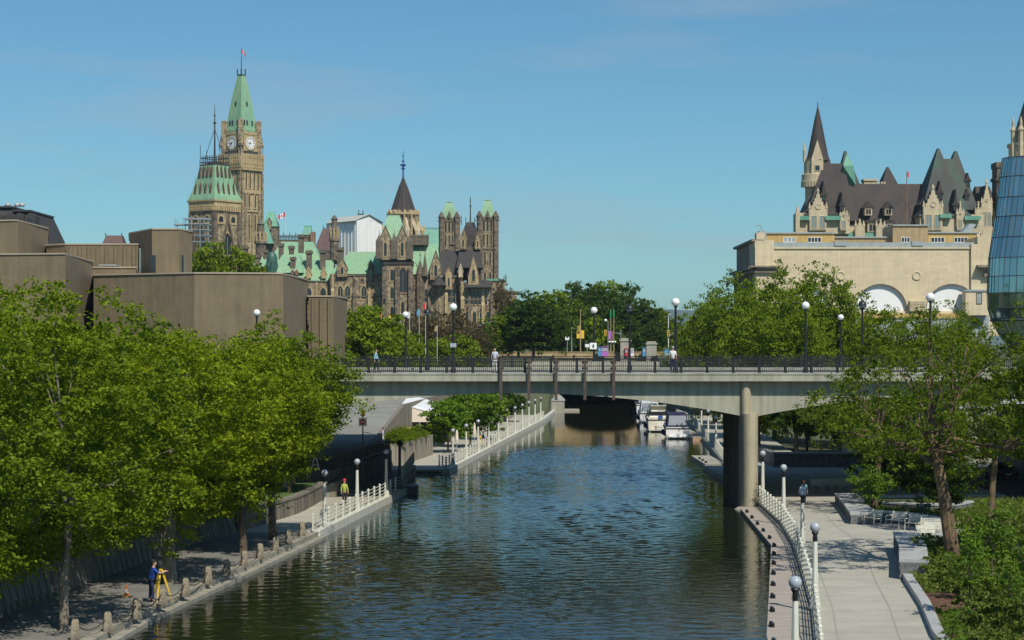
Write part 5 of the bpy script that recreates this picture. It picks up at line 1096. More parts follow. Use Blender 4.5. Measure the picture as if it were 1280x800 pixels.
g = MB(); g.loft([(xx + .1, D - 4.02, Z(222, D)), (xx + .5, D - 4.02, Z(224, D)), (xx + .5, D - 4.02, Z(217, D)), (xx + .1, D - 4.02, Z(217, D))], [(xx + .1, D - 3.98, Z(222, D)), (xx + .5, D - 3.98, Z(224, D)), (xx + .5, D - 3.98, Z(217, D)), (xx + .1, D - 3.98, Z(217, D))]); tag(g.build('flag', M['red']), 'small furled red flag on the pole above the chateau roof', 'flag')
g = MB(); x = X(996.5, D - 3.6); g.box(x - .5, x + .5, D - 4.6, D - 3.2, Z(300, D), Z(268, D)); g.lathe([(.5, Z(268, D)), (.3, Z(262, D)), (.05, Z(256, D))], x, D - 4, 6); g.build('drain_turret', M['lime'], ch)
# second chateau tower at the right edge of the picture
D2 = 400; s_ = D2/F; x = X(1290, D2 + 5)
t2 = bld('chateau_tower', 'stone tower with steep brown cone cut by the right picture edge', 'tower', x, D2, 9.5)
g = MB(); g.lathe([(29*s_, 9), (29*s_, Z(182, D2)), (31*s_, Z(180, D2)), (31*s_, Z(177, D2))], x, D2 + 5, 20); g.build('round_tower', M['lime'], t2, smooth=True)
g = MB(); g.lathe([(31*s_, Z(181, D2)), (25*s_, Z(176, D2)), (18*s_, Z(150, D2)), (6*s_, Z(110, D2)), (.1, Z(85, D2))], x, D2 + 5, 20); g.build('cone_roof', M['copper_brown'], t2, smooth=True)
for px in (1270, 1277):
    g = MB(); xx = X(px, D2 - 2); g.lathe([(.5, Z(196, D2)), (.5, Z(165, D2)), (.7, Z(163, D2)), (.3, Z(158, D2)), (.3, Z(153, D2)), (.05, Z(146, D2))], xx, D2 - 1.5 + (1277 - px)*.25, 6); g.build('pinnacle', M['lime'], t2)

# ---- curved glass hall
gh = bld('glass_hall', 'bulging curved hall of blue glass panes at the right picture edge', 'building', 88, 232, 0)
Dg = 232; sg = Dg/F; xc = X(1500, Dg)
gm = bpy.data.materials.new('blue_curtain_glass'); gm.use_nodes = True; b = gm.node_tree.nodes['Principled BSDF']; b.inputs['Base Color'].default_value = (.20, .34, .40, 1); b.inputs['Metallic'].default_value = .85; b.inputs['Roughness'].default_value = .06
nn = gm.node_tree.nodes; gl = gm.node_tree.links.new; geo = nn.new('ShaderNodeNewGeometry'); mxn = nn.new('ShaderNodeMix'); mxn.data_type = 'RGBA'; mxn.inputs[6].default_value = (.32, .45, .44, 1); mxn.inputs[7].default_value = (.46, .58, .56, 1); gl(geo.outputs['Random Per Island'], mxn.inputs[0]); gl(mxn.outputs[2], b.inputs['Base Color'])
sil = [(1272, 440), (1262, 430), (1253, 418), (1243, 400), (1239, 385), (1238, 366), (1239, 345), (1240, 322), (1244, 296), (1248, 270), (1251, 246), (1254, 220), (1257, 196)]
NP = 46
def gp(k, j, d=0):
    px, py = sil[k]; r = (X(1500, Dg) - X(px, Dg)) + d - .2; a = PI*.62 + PI*1.0*j/NP
    return (xc + r*math.cos(a), Dg + 2 + r*.35*math.sin(a), Z(py, Dg))
rnd = random.Random(2)
for lo_, hi_, nm, mm in ((0, 3, 'lower_glass', gm), (3, 12, 'glass', gm)):
    g = MB()
    for k in range(lo_, hi_):
        for j in range(NP):
            q = [gp(k, j), gp(k, j+1), gp(k+1, j+1), gp(k+1, j)]; c = sum((Vector(p) for p in q), Vector())/4; e = rnd.uniform(-.06, .06), rnd.uniform(-.04, .04)
            q = [(p[0] + (e[0] if i in (0, 3) else -e[0])*.5, p[1] + (e[1] if i < 2 else -e[1])*.5, p[2]) for i, p in enumerate(q)]
            g.add(q, [(0, 1, 2, 3)])
    g.build(nm, mm, gh)
g = MB()
for k in range(len(sil)): g.tube([gp(k, j, .06) for j in range(NP + 1)], .045 if k != 3 else .16, 4)
for j in range(0, NP + 1): g.tube([gp(k, j, .05) for k in range(len(sil))], .022, 4)
g.build('mullions', M['dkmetal'], gh)
g = MB(); g.rings([[(xc - 8, Dg + 30, 1), (xc - 10, Dg - 2, 1), (xc + 30, Dg - 2, 1), (xc + 30, Dg + 30, 1)], [(xc - 8, Dg + 30, 33), (xc - 10, Dg - 2, 33), (xc + 30, Dg - 2, 33), (xc + 30, Dg + 30, 33)]]); g.build('core', M['dkmetal'], gh)
# low wall of the ground floor behind the right trees
lw = bld('terrace_building', 'pale low building wall behind the big right tree', 'building', 50, 200, .7)
g = MB(); g.box(34, 66, 182, 200, .5, 5.6); g.build('wall', M['concrete'], lw)
g = MB(); g.box(33.8, 66.2, 181.8, 200.2, 5.6, 6.1); g.build('coping', M['granite_cap'], lw)
for i in range(7):
    g = MB(); g.box(36 + i*4.2, 38.6 + i*4.2, 181.9, 182.1, 1.2, 4.4); g.build('window', M['glass_dk'], lw)
# ------------------------------------------------------------------ trees and shrubs
def leaf_mesh(name, pts, size, rng, m, up=.5, asp=.62):
    n_ = len(pts); nrm = rng.normal(size=(n_, 3)); nrm[:, 2] = np.abs(nrm[:, 2]) + up; nrm /= np.linalg.norm(nrm, axis=1)[:, None]
    a = rng.normal(size=(n_, 3)); u = np.cross(nrm, a); u /= np.linalg.norm(u, axis=1)[:, None]; v = np.cross(nrm, u)
    s_ = size*rng.uniform(.5, 1.55, size=(n_, 1))
    V = np.stack([pts - u*s_*.5, pts + v*s_*.5*asp + nrm*s_*.08, pts + u*s_*.5, pts - v*s_*.5*asp + nrm*s_*.08], 1).reshape(-1, 3)
    me = bpy.data.meshes.new(name); me.vertices.add(n_*4); me.vertices.foreach_set('co', V.astype(np.float32).ravel())
    me.loops.add(n_*4); me.loops.foreach_set('vertex_index', np.arange(n_*4, dtype=np.int32))
    me.polygons.add(n_); me.polygons.foreach_set('loop_start', np.arange(0, n_*4, 4, dtype=np.int32)); me.polygons.foreach_set('loop_total', np.full(n_, 4, dtype=np.int32))
    me.update(); me.materials.append(m); return me
def make_tree(label, h, r, base, trunk_r, seed, leaf, size=.26, clumps=110, per=130, bark='bark', lean=(0, 0), forks=6, sig=.55, group=None, name='tree', fork_z=None, shape=1.0, flat=.75, gap=0.0, skirt=.12, sub=.42):
    """a tree at the origin: tapered trunk with limbs, crown of leaf clumps round the limb tips"""
    rng = np.random.default_rng(seed); t_ = thing(name, label, 'tree' if h > 2.6 else 'shrub', (0, 0, 0), 0, group)
    cz = (h + base)/2; rz = (h - base)/2; tips = []; tries = 0; md = r*1.55/clumps**(1/3)
    ph = rng.uniform(0, 6.28, 6)
    while len(tips) < clumps and tries < clumps*60:
        tries += 1; d = rng.normal(size=3); d /= np.linalg.norm(d); k = rng.uniform(0, 1)**(.38)
        w_ = .80 + .13*math.sin(3*math.atan2(d[1], d[0]) + ph[0]) + .11*math.sin(5*math.atan2(d[1], d[0]) + ph[1] + 3*d[2]) + .10*math.sin(4*d[2] + ph[2])
        taper = 1 - skirt*max(0, -d[2]) 
        p = np.array([d[0]*r*w_*k*taper*shape, d[1]*r*w_*k*taper, cz + d[2]*rz*w_*k*1.05])
        if gap and math.sin(p[0]*1.1 + ph[3])*math.sin(p[1]*.9 + ph[4])*math.sin(p[2]*1.2 + ph[5]) > 1 - gap: continue
        if all((p[0]-q[0])**2 + (p[1]-q[1])**2 + (p[2]-q[2])**2 > (md*.68)**2 for q in tips): tips.append(p)
    tips = np.array(tips); fz = fork_z if fork_z is not None else base + (h - base)*.18
    lx, ly = lean
    g = MB(); top = Vector((lx*.7, ly*.7, cz + rz*.25)); fk = Vector((lx*.4, ly*.4, fz)); n_s = 8 if trunk_r > .12 else 5
    tp = [(0, 0, -.3), (0, 0, .15), (lx*.1 + .05*math.sin(seed), ly*.1, fz*.35), (lx*.25, ly*.25, fz*.7), tuple(fk), tuple(fk.lerp(top, .5) + Vector((.2*math.sin(seed*2), .2, 0))), tuple(top)]
    g.tube(tp, [trunk_r*1.5, trunk_r*1.12, trunk_r, trunk_r*.9, trunk_r*.8, trunk_r*.45, trunk_r*.12], n_s)
    order = rng.permutation(len(tips)); mains = tips[order[:forks]]
    for q in mains:
        q = Vector(q); st = fk.lerp(top, rng.uniform(-.15, .35)); mid = st.lerp(q, .5) + Vector((0, 0, -rz*.12)) + Vector(rng.normal(size=3)*.2)
        g.tube([st, mid, q], [trunk_r*.5, trunk_r*.3, trunk_r*.1], 5)
        near = sorted(range(len(tips)), key=lambda i: (Vector(tips[i]) - q).length)[1:5]
        for i in near:
            g.tube([mid, mid.lerp(Vector(tips[i]), .5) + Vector((0, 0, .15)), Vector(tips[i])], [trunk_r*.22, trunk_r*.14, trunk_r*.05], 4)
    g.build('trunk', M[bark], t_, world=False, smooth=True)
    cnt = rng.integers(int(per*.5), int(per*1.5), size=len(tips)); L_ = []
    for q, c in zip(tips, cnt):
        sg = sig*rng.uniform(.7, 1.35); ns = max(3, int(c/26)); sc_ = q + rng.normal(size=(ns, 3))*np.array([sg, sg, sg*flat]); ix = rng.integers(0, ns, size=c)
        L_.append(sc_[ix] + rng.normal(size=(c, 3))*np.array([1, 1, .5])*sub*sg)
    pts = np.concatenate(L_); pts = pts[pts[:, 2] > .15]
    me = leaf_mesh('crown', pts, size, rng, M[leaf]); o = bpy.data.objects.new('crown', me); C.objects.link(o); o.parent = t_
    return t_
def place(t_, x, y, z=None, rz=0, sc=None, label=None):
    t_.location = (x, y, gz(x, y) if z is None else z); t_.rotation_euler.z = rz
    if sc: t_.scale = sc if hasattr(sc, '__len__') else (sc, sc, sc)
    if label: t_['label'] = label
    return t_
# --- near left: four trees rooted in the towpath
G1 = 'trees growing in the left towpath'
a = make_tree('thin forked tree nearest the camera at the left picture edge, trunk in the towpath', 13.0, 5.8, 2.7, .17, 11, 'leaf_m', .165, 125, 340, 'bark_pale', (.6, 0), 7, .42, G1, fork_z=5.0, gap=.35); place(a, X(76, 73), 73.5, .7)
b = make_tree('stout pale trunked tree beside the surveyor on the left towpath', 12.4, 5.5, 1.5, .30, 23, 'leaf_y', .16, 155, 370, 'bark_pale', (.0, 0), 7, .42, G1, fork_z=4.6, gap=.38); place(b, X(212, 88), 88, .7)
c = make_tree('dark slim trunked tree second from the bridge on the left towpath', 11.6, 5.0, 2.0, .20, 37, 'leaf_y', .165, 135, 340, 'bark', (0, 0), 6, .42, G1, fork_z=4.2, gap=.38); place(c, X(304, 101), 101, .7)
d = make_tree('tree at the end of the bollard chain whose crown hangs over the white railing', 12.3, 4.8, 2.5, .21, 41, 'leaf_m', .17, 165, 360, 'bark_warm', (-.3, 0), 8, .45, G1, fork_z=4.0, gap=.35); place(d, X(341, 108), 108, .7)
# trees on the bank behind
G2 = 'trees on the left bank between towpath and arts centre'
for i, (px, D, h, r, src, lab, sc) in enumerate((
    (-30, 86, 10.5, 5, a, 'leafy tree half cut by the left picture edge', 1.0), (110, 108, 9.6, 5, b, 'broad light green tree behind the thin forked tree', .95), (60, 128, 9, 5, c, 'tall tree farther back left in front of the brown concrete wall', 1.05),
    (170, 122, 9, 5, d, 'dense tree between the arts centre and the surveyor', .92), (245, 118, 9, 5, b, 'yellow green tree behind the stout pale trunked tree', .95), (300, 126, 9, 5, c, 'tree in front of the right half of the brown concrete wall', .95), (352, 131, 9, 5, a, 'tree below the globe lamp at the right end of the brown wall', .78), (362, 128, 9, 5, d, 'tree just left of the bridge end beside the ramp', .74))):
    x = X(px, D); dup(src, (x, D, gz(x, D) - .2), 1.3 + i*1.7, lab, G2, (sc, sc, sc*.93))
# hedge of shrubs on top of the retaining wall
sh = make_tree('bushy green shrub on top of the sloping wall at the left picture edge', 3.6, 2.6, .3, .07, 51, 'leaf_m', .16, 70, 220, 'bark', forks=4, sig=.42, name='shrub', skirt=0, group='shrubs on top of the sloping wall'); sh['category'] = 'shrub'
place(sh, -20.8, 68, 2.6)
ordn = ('second', 'third', 'fourth', 'fifth', 'sixth', 'seventh', 'eighth', 'ninth', 'tenth', 'eleventh', 'twelfth', 'thirteenth', 'fourteenth')
for i in range(13):
    y = 72 + i*3.6 + (i % 3)*.5; x = Le(y) - interp(WO, y) - .45 - (i % 2)*.8 - (0 if i < 11 else 1.5)
    dup(sh, (x, y, gz(x, y) - .35), i*1.3, '%s bushy shrub along the top of the sloping wall counted from the camera' % ordn[i], 'shrubs on top of the sloping wall', (1.15, 1.1, .95 + .3*((i*7) % 5)/5) if i < 9 else (.75, .75, .55))
for i in range(7):
    y = 76 + i*5.5; x = Le(y) - interp(WO, y) - 6.5
    dup(sh, (x, y, gz(x, y) - .3), i*2.1 + .5, '%s taller shrub in the back row between wall and road counted from the camera' % (('first',) + ordn)[i], 'back row shrubs', (1.15, 1.15, 1.2))
# --- right bank
R1 = 'trees in the right bank garden'
e = make_tree('large open crowned tree with warm brown forked trunk in the right garden', 12.6, 7.9, 4.4, .34, 67, 'leaf_o', .17, 105, 180, 'bark_warm', (-2.0, .3), 9, .42, R1, fork_z=5.2, gap=.45, shape=1.05); place(e, X(1193, 94), 94, .7)
f = make_tree('tree leaning out behind the large open tree with second dark stem', 10.6, 5.0, 4.2, .2, 71, 'leaf_o', .21, 90, 130, 'bark_warm', (1.2, .8), 7, .5, R1, fork_z=4.6, gap=.4); place(f, X(1236, 112), 112, .6)
dup(f, (X(1345, 92), 92, .6), 2.2, 'leafy tree half cut by the right picture edge', R1, (.8, .8, 1.15))
dup(e, (X(1092, 126), 126, .6), 2.6, 'tree with crown reaching left over the bridge railing beside the pier', R1, (.62, .62, .80))
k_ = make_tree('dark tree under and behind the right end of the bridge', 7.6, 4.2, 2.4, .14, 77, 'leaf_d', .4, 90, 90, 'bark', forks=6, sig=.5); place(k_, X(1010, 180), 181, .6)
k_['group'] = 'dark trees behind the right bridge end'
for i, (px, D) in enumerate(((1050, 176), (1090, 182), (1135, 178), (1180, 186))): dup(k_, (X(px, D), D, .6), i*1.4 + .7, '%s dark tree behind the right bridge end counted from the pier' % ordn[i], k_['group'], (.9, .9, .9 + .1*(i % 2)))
sp = make_tree('small bright green sapling beside the curved stone planter', 3.0, 1.55, 1.3, .045, 81, 'leaf_b', .17, 34, 90, 'bark', forks=4, sig=.28); sp['category'] = 'tree'; place(sp, X(1097, 122), 124, .6); sp['group'] = 'young trees in the right garden'
sq_ = make_tree('slender young tree with upright shoots on a dark stake in the right garden', 4.6, 1.2, 1.2, .05, 85, 'leaf_b', .15, 40, 50, 'bark', forks=6, sig=.2, gap=.3); place(sq_, X(1212, 76), 76, .8, sc=.8); sq_['group'] = 'young trees in the right garden'
for i, (px, D, sc, lab) in enumerate(((1262, 74, .62, 'young tree beside the picture edge behind the lower flower bed'), (1240, 86, .88, 'tall young tree with ragged tip right of the large trunk'), (1290, 80, .8, 'young tree cut by the right picture edge'), (1190, 66, .42, 'small young tree at the bottom of the flower bed'))):
    dup(sq_, (X(px, D), D, .7), i*1.1, lab, 'young trees in the right garden', (sc, sc, sc))
gt = make_tree('grey green tall bushy tree between path planter and road', 6.6, 2.3, .8, .09, 91, 'leaf_d', .25, 70, 110, 'bark', forks=5, sig=.4); place(gt, X(1150, 126), 127, .6); gt['group'] = 'bushy trees beside the right road'
dup(gt, (X(1105, 140), 141, .6), 1.2, 'bushy dark tree left of the grey green one beside the right road', gt['group'], (1, 1, .8))
dup(gt, (X(1185, 120), 121, .6), 2.2, 'bushy dark tree right of the grey green one beside the right road', gt['group'], (.9, .9, .8))
# flower bed plants: low perennials
pb_ = make_tree('clump of low green perennials nearest the kerb in the flower bed', .75, .8, .1, .02, 95, 'leaf_gr', .13, 24, 60, 'bark', forks=3, sig=.16, name='shrub', skirt=0); pb_['category'] = 'shrub'; pb_['group'] = 'low perennials in the flower bed'; place(pb_, 20.5, 97, .9)
rr = random.Random(8); n_p = 0
for row in range(15):
    y = 62 + row*3.3
    for j in range(8):
        x0_ = interp(PRr, y) + 1.3 + (3.0 if 103 < y < 120 else 0); x = x0_ + .4 + j*1.75 + rr.uniform(-.4, .4)
        if x > x0_ + 11: continue
        n_p += 1; s1 = rr.uniform(.8, 1.5); dup(pb_, (x, y + rr.uniform(-1.3, 1.3), .78), rr.uniform(0, 6), 'low green perennial clump among the others in the mulched flower bed', pb_['group'], (s1, s1, s1*rr.uniform(.7, 1.3)))
pb_['label'] = 'low green perennial clump among the others in the mulched flower bed'
# --- far left walkway trees
bt = make_tree('left bright green small tree on the far walkway beside the tent', 5.6, 2.9, 1.6, .10, 101, 'leaf_b', .3, 60, 110, 'bark', forks=5, sig=.42); bt['group'] = 'bright trees on the far walkway'; place(bt, X(560, 196), 196, .7, sc=(1, 1, .92))
dup(bt, (X(588, 206), 206, .7), 1.5, 'middle bright green small tree on the far walkway', bt['group'], (1.15, 1.15, 1.07)); dup(bt, (X(610, 222), 222, .7), 2.9, 'right bright green small tree on the far walkway', bt['group'], (.95, .95, 1.05))
for i, (px, D, s1, lab) in enumerate(((636, 262, .9, 'dark tree behind the flower boxes on the far walkway'), (655, 275, 1.0, 'dark tree left of the stone blocks near the tunnel'), (622, 255, .9, 'dark tree right of the bright trees under the bridge'))): dup(k_, (X(px, D) - 3, D, gz(X(px, D) - 3, D) - .6), i, lab, 'dark trees beyond the far walkway', (s1*.8, s1*.8, s1*.7))
# planter shrubs
for i, (x, y) in enumerate(((-12.2, 175.8), (-11.1, 175.6), (-10.5, 178.5), (-11.8, 178.5), (-10.2, 181.5), (-11.4, 183), (-9.8, 184.5), (-9.4, 188), (-10.8, 188))):
    dup(sh, (x, y, 2.35), i, '%s dark green shrub filling the ribbed planter counted from the bridge' % (('first',) + ordn)[i], 'shrubs filling the ribbed planter', (.42, .55, .36))
# --- crowns beyond the bridge
wd = make_tree('dense dark tree beyond the bridge', 17, 8, 2.0, .35, 111, 'leaf_d', .62, 150, 110, 'bark', forks=6, sig=1.0, skirt=.1)
we = make_tree('mid green tree beyond the bridge', 15, 7, 1.5, .3, 117, 'leaf_m', .58, 130, 110, 'bark', forks=6, sig=.95, skirt=.1)
wf = make_tree('brownish bush beyond the bridge', 9, 5, .5, .15, 121, 'leaf_br', .4, 80, 70, 'bark', forks=8, sig=.8, skirt=0)
BT = 'dark trees in the middle beyond the bridge'
spots = [(600, 330, .60, 410), (622, 345, .72, 395), (648, 350, .85, 378), (667, 345, .82, 368), (690, 400, .95, 365), (712, 420, 1.0, 362), (735, 440, 1.05, 357), (757, 445, 1.05, 353), (778, 430, 1.05, 362), (800, 420, 1.0, 375), (822, 425, .95, 387), (842, 430, .8, 400), (700, 392, .8, 392), (740, 398, .8, 400), (775, 400, .7, 404), (812, 402, .7, 405), (862, 425, .8, 410)]
first = True
words_ = ['leftmost', 'second', 'third', 'fourth', 'fifth', 'sixth', 'seventh', 'eighth', 'ninth', 'tenth', 'eleventh', 'twelfth']
for i, (px, D, s1, top) in enumerate(spots):
    x = X(px, D); z = gz(x, D) - .5; hz_ = Z(top, D) - z; s1 = hz_/17.0; lab = '%s dark crown in the tree mass beyond the bridge, left to right' % (words_[i] if i < 12 else ('low front left', 'low front middle', 'low front right', 'low far right', 'rightmost tall')[i - 12])
    if first: place(wd, x, D, z, 0, (s1*1.0, s1, s1), lab); wd['group'] = BT; first = False
    else: dup(wd if i % 3 != 1 else we, (x, D, z), i*1.9, lab, BT, (min(s1*1.1, 1.05), min(s1*1.1, 1.05), s1*(1.0 if i % 3 != 1 else 1.12)))
spots = [(455, 248, 388, 'bushy green tree right of the brown arts centre wall'), (438, 240, 400, 'green tree touching the brown ribbed block'), (478, 255, 402, 'low green tree left of the nearer globe lamp'), (265, 300, 309, 'dark tree on the roofline below the scaffold'), (288, 305, 316, 'tree right of the scaffold above the brown roof'), (310, 300, 330, 'low tree peeping over the brown roof left of the sculpture'), (627, 500, 352, 'young tree against the right end of the gothic block'), (636, 470, 368, 'tree at the foot of the right slender tower')]
for i, (px, D, top, lab) in enumerate(spots):
    x = X(px, D); z = gz(x, D) - .5; s1 = (Z(top, D) - z)/15.0
    if i == 0: place(we, x, D, z, 0, (s1, s1, s1), lab); we['group'] = 'single trees behind the bridge on the left'
    else: dup(we if i < 6 else wf, (x, D, z), i*1.9, lab, we['group'], (min(s1, .9), min(s1, .9), s1) if i < 6 else (.5, .5, (Z(top, D) - z)/9))
spots = [(492, 300, 412), (512, 320, 405), (532, 310, 400), (552, 300, 396), (572, 315, 398), (592, 320, 408), (520, 275, 428), (548, 270, 430), (575, 272, 425), (500, 268, 430)]
for i, (px, D, top) in enumerate(spots):
    x = X(px, D); z = gz(x, D) - .5; s1 = (Z(top, D) - z)/9.0; lab = '%s brownish bush below the gothic block, left to right' % (words_[i] if i < 6 else ('low green front left', 'low green front middle', 'low green front right', 'low green front leftmost')[i - 6])
    if i == 0: place(wf, x, D, z, 0, (s1*.8, s1*.8, s1), lab); wf['group'] = 'bushes below the gothic block'
    else: dup(wf if i < 6 else we, (x, D, z), i*1.9, lab, wf['group'], (s1*.8, s1*.8, s1) if i < 6 else (s1*.5, s1*.5, s1*.62))
RG = 'green trees right of the canal beyond the bridge'
rt = make_tree('', 14.5, 6.4, 1.0, .3, 131, 'leaf_m', .32, 180, 190, 'bark', forks=7, sig=.8, skirt=.1); rt['group'] = RG
for i, (px, D, top, w_) in enumerate(((893, 268, 372, .95), (925, 250, 360, 1.0), (968, 225, 352, 1.0), (1010, 220, 353, 1.0), (1045, 215, 356, .85), (872, 300, 396, .9), (948, 205, 390, .9), (995, 200, 388, .85), (905, 252, 400, .8), (1085, 205, 398, .7), (1120, 208, 402, .7), (1160, 205, 398, .7), (1200, 208, 400, .7))):
    x = X(px, D); z = .5; s1 = (Z(top, D) - z)/14.5
    lab = '%s green tree right of the canal beyond the bridge%s' % (('leftmost tall', 'second tall', 'third tall', 'fourth tall', 'rightmost tall', 'hindmost small', 'middle front', 'right front', 'left front', 'first low', 'second low', 'third low', 'last low')[i], '' if i < 9 else ', before the hall')
    if i == 0: place(rt, x, D, z, 0, (w_*.9, w_*.9, s1), lab)
    else: dup(rt, (x, D, z), i*2.1, lab, RG, (w_*.9, w_*.9, s1))
# ------------------------------------------------------------------ right garden: beds, granite walls, road
g = MB(); yy = yrange(50, 102, 4, PRr); strip(g, lambda y: interp(PRr, y) + .35, lambda y: interp(PRr, y) + 13.5, yy, .3, .74)
g.rings([[(25.4, 103, .3), (36, 103, .3), (36, 103, .74), (25.4, 103, .74)], [(26, 112, .3), (36.5, 112, .3), (36.5, 112, .74), (26, 112, .74)], [(23.8, 121, .3), (36.5, 121, .3), (36.5, 121, .74), (23.8, 121, .74)]])
tag(g.build('soil', M['soil']), 'red brown bark mulch of the right flower bed', 'soil', kind='structure')
rng = np.random.default_rng(5)
def scatter(n_, f, size, m, name, label):
    P_ = []
    while len(P_) < n_:
        y = rng.uniform(56, 134); x = interp(PRr, y) + rng.uniform(.5, 14); 
        if f(x, y): P_.append((x, y, .80 + abs(rng.normal())*.12))
    me = leaf_mesh(name, np.array(P_), size, rng, m, .1, .3); o = bpy.data.objects.new(name, me); C.objects.link(o); return tag(o, label, 'ground cover', kind='stuff')
scatter(42000, lambda x, y: not (y > 101 and y < 122 and x < 26) and (math.sin(x*.9) + math.sin(y*.35 + 1) + math.sin(x*.5 + y*.5)) > -.9, .26, M['leaf_gr'], 'ground_cover', 'low green ground cover over the flower bed')
g = MB(); g.box(23, 40, 120.8, 134, .3, .742); tag(g.build('grass', M['grass']), 'small lawn beyond the curved planter wall', 'grass', kind='structure')
g = MB(); g.box(25, 31, 124, 133, .3, .76); tag(g.build('gravel', mat('gravel', (.34, .30, .24), .95, (.18, .16, .13), 5, kind='vor', bump=.8)), 'patch of pale river stones beside the lawn', 'gravel', kind='structure')
g = MB(); g.box(36.6, 90, 70, 133, .3, .60); g.box(31, 90, 133.01, 181, .3, .60); tag(g.build('road', M['asphalt']), 'asphalt road on the right in the shade of the glass hall', 'road', kind='structure')
g = MB()
for i in range(18): g.box(44.0, 44.14, 72 + i*6, 75 + i*6, .60, .605)
g.box(37.4, 37.5, 70, 132, .60, .605); tag(g.build('road_marking', M['white']), 'white lane marks on the right road', 'road marking', kind='structure')
g = MB(); yy = yrange(44, 91, 3, PRr); strip(g, lambda y: interp(PRr, y), lambda y: interp(PRr, y) + .42, yy, .3, .98)
kb = thing('garden_kerb', 'low dark granite kerb along the right edge of the path', 'kerb', (16, 75, .7)); g.build('kerb', M['granite_cap'], kb)
def wallrun(name, label, pts, w_, z0, z1, mirror=1):
    o = thing(name, label, 'wall', (pts[0][0], pts[0][1], z0))
    def ring(i, ww, a, b_, off=0):
        p = Vector(pts[i]); q = Vector(pts[min(i+1, len(pts)-1)]) - Vector(pts[max(i-1, 0)]); q.normalize(); nx, ny = q.y*mirror, -q.x*mirror
        return [(p.x + nx*off, p.y + ny*off, a), (p.x + nx*(ww), p.y + ny*(ww), a), (p.x + nx*(ww), p.y + ny*(ww), b_), (p.x + nx*off, p.y + ny*off, b_)]
    g = MB(); g.rings([ring(i, w_, z0, z1) for i in range(len(pts))]); g.build('stonework', M['granite'], o)
    g = MB(); g.rings([ring(i, w_ + .05, z1 + .002, z1 + .14, -.06) for i in range(len(pts))]); g.build('cap_stone', M['granite_cap'], o, bevel=.02)
    # coursed blocks standing proud of the face
    rr = random.Random(len(pts)); g = MB()
    for i in range(len(pts) - 1):
        p, q = Vector(pts[i]), Vector(pts[i+1]); L_ = (q - p).length; d = (q - p)/L_; n_ = Vector((d.y*mirror, -d.x*mirror)); s_ = 0
        while s_ < L_ - .05:
            bw = min(rr.uniform(.35, .8), L_ - s_)
            z = z0 + .05
            while z < z1 - .06:
                bh = min(.2, z1 - z - .01); a = p + d*(s_ + .02) - n_*rr.uniform(.01, .06); b_ = p + d*(s_ + bw - .02) - n_*rr.uniform(.01, .06); c = b_ + n_*.1; e_ = a + n_*.1
                g.loft([(a.x, a.y, z), (b_.x, b_.y, z), (c.x, c.y, z), (e_.x, e_.y, z)], [(a.x, a.y, z + bh - .03), (b_.x, b_.y, z + bh - .03), (c.x, c.y, z + bh - .03), (e_.x, e_.y, z + bh - .03)]); z += bh
            s_ += bw
    tag(g.build('stone_course', M['granite'], o), kind='stuff'); return o
wallrun('granite_wall', 'rough grey granite block wall where the path meets the bridge shade', [(20.7, 117.2), (21.6, 125), (22.4, 133)], 1.4, .5, 1.25)
wallrun('granite_bench_wall', 'curved granite wall wrapping round the row of benches', [(22.1, 118.8), (23.5, 117.6), (24.6, 115), (25.0, 111), (24.5, 107), (23.0, 104.3), (21.4, 103.2)], .75, .5, 1.25, -1)
wallrun('granite_wall', 'tall rough granite block wall at the near end of the bench niche', [(18.1, 89.5), (19.4, 96), (20.5, 103)], 1.25, .5, 1.5)
wallrun('granite_planter', 'curved stone planter ring behind the benches', [(24.5, 127), (26.5, 125.2), (29, 125), (30.6, 127.5), (29.5, 131)], .7, .5, 1.15, -1)
wallrun('granite_wall', 'dark stone wall at the very bottom right corner of the flower bed', [(16.9, 66.5), (18.6, 66), (21, 64.5)], .8, .4, 1.05, -1)
# benches
def bench(w_=1.15):
    o = thing('bench', '', 'bench', (0, 0, 0))
    g = MB()
    for i in range(6): g.box(-w_/2, w_/2, -.24 + i*.085, -.24 + i*.085 + .06, .43, .455)
    g.build('seat', M['whitepost'], o, world=False)
    g = MB()
    for i in range(5): z = .50 + i*.085; g.loft([(-w_/2, .25 + i*.025, z), (w_/2, .25 + i*.025, z), (w_/2, .28 + i*.025, z), (-w_/2, .28 + i*.025, z)], [(-w_/2, .265 + i*.025, z + .06), (w_/2, .265 + i*.025, z + .06), (w_/2, .295 + i*.025, z + .06), (-w_/2, .295 + i*.025, z + .06)])
    g.build('backrest', M['whitepost'], o, world=False)
    for k in (-1, 1):
        g = MB(); x = k*w_/2; g.tube([(x, -.26, 0), (x, -.24, .43), (x, -.24, .66)], .026, 6); g.tube([(x, .22, 0), (x, .25, .45), (x, .38, .95)], .026, 6); g.tube([(x, -.26, .66), (x, .31, .68)], .03, 6); g.tube([(x, -.24, .42), (x, .25, .43)], .024, 6); g.build('side_frame', M['whitepost'], o, world=False)
    return o
b0 = bench()
bp = [(21.9, 116.6, 2.4), (23.0, 115.2, 2.2), (23.8, 113.2, 1.85), (24.1, 110.8, 1.6), (23.9, 108.5, 1.35), (23.1, 106.5, 1.0)]
bl = ['first bench from the bridge in the granite niche', 'second bench from the bridge in the granite niche', 'third bench from the bridge in the granite niche', 'third bench from the near end of the granite niche', 'second bench from the near end of the granite niche', 'nearest bench at the low end of the granite niche']
for i, (x, y, rz) in enumerate(bp):
    if i == 0: b0.location = (x, y, .7); b0.rotation_euler.z = -rz + PI/2 - .4; b0['label'] = bl[0]; b0['group'] = 'benches in the granite niche'
    else: dup(b0, (x, y, .7), -rz + PI/2 - .4 + .0*i, bl[i], 'benches in the granite niche')
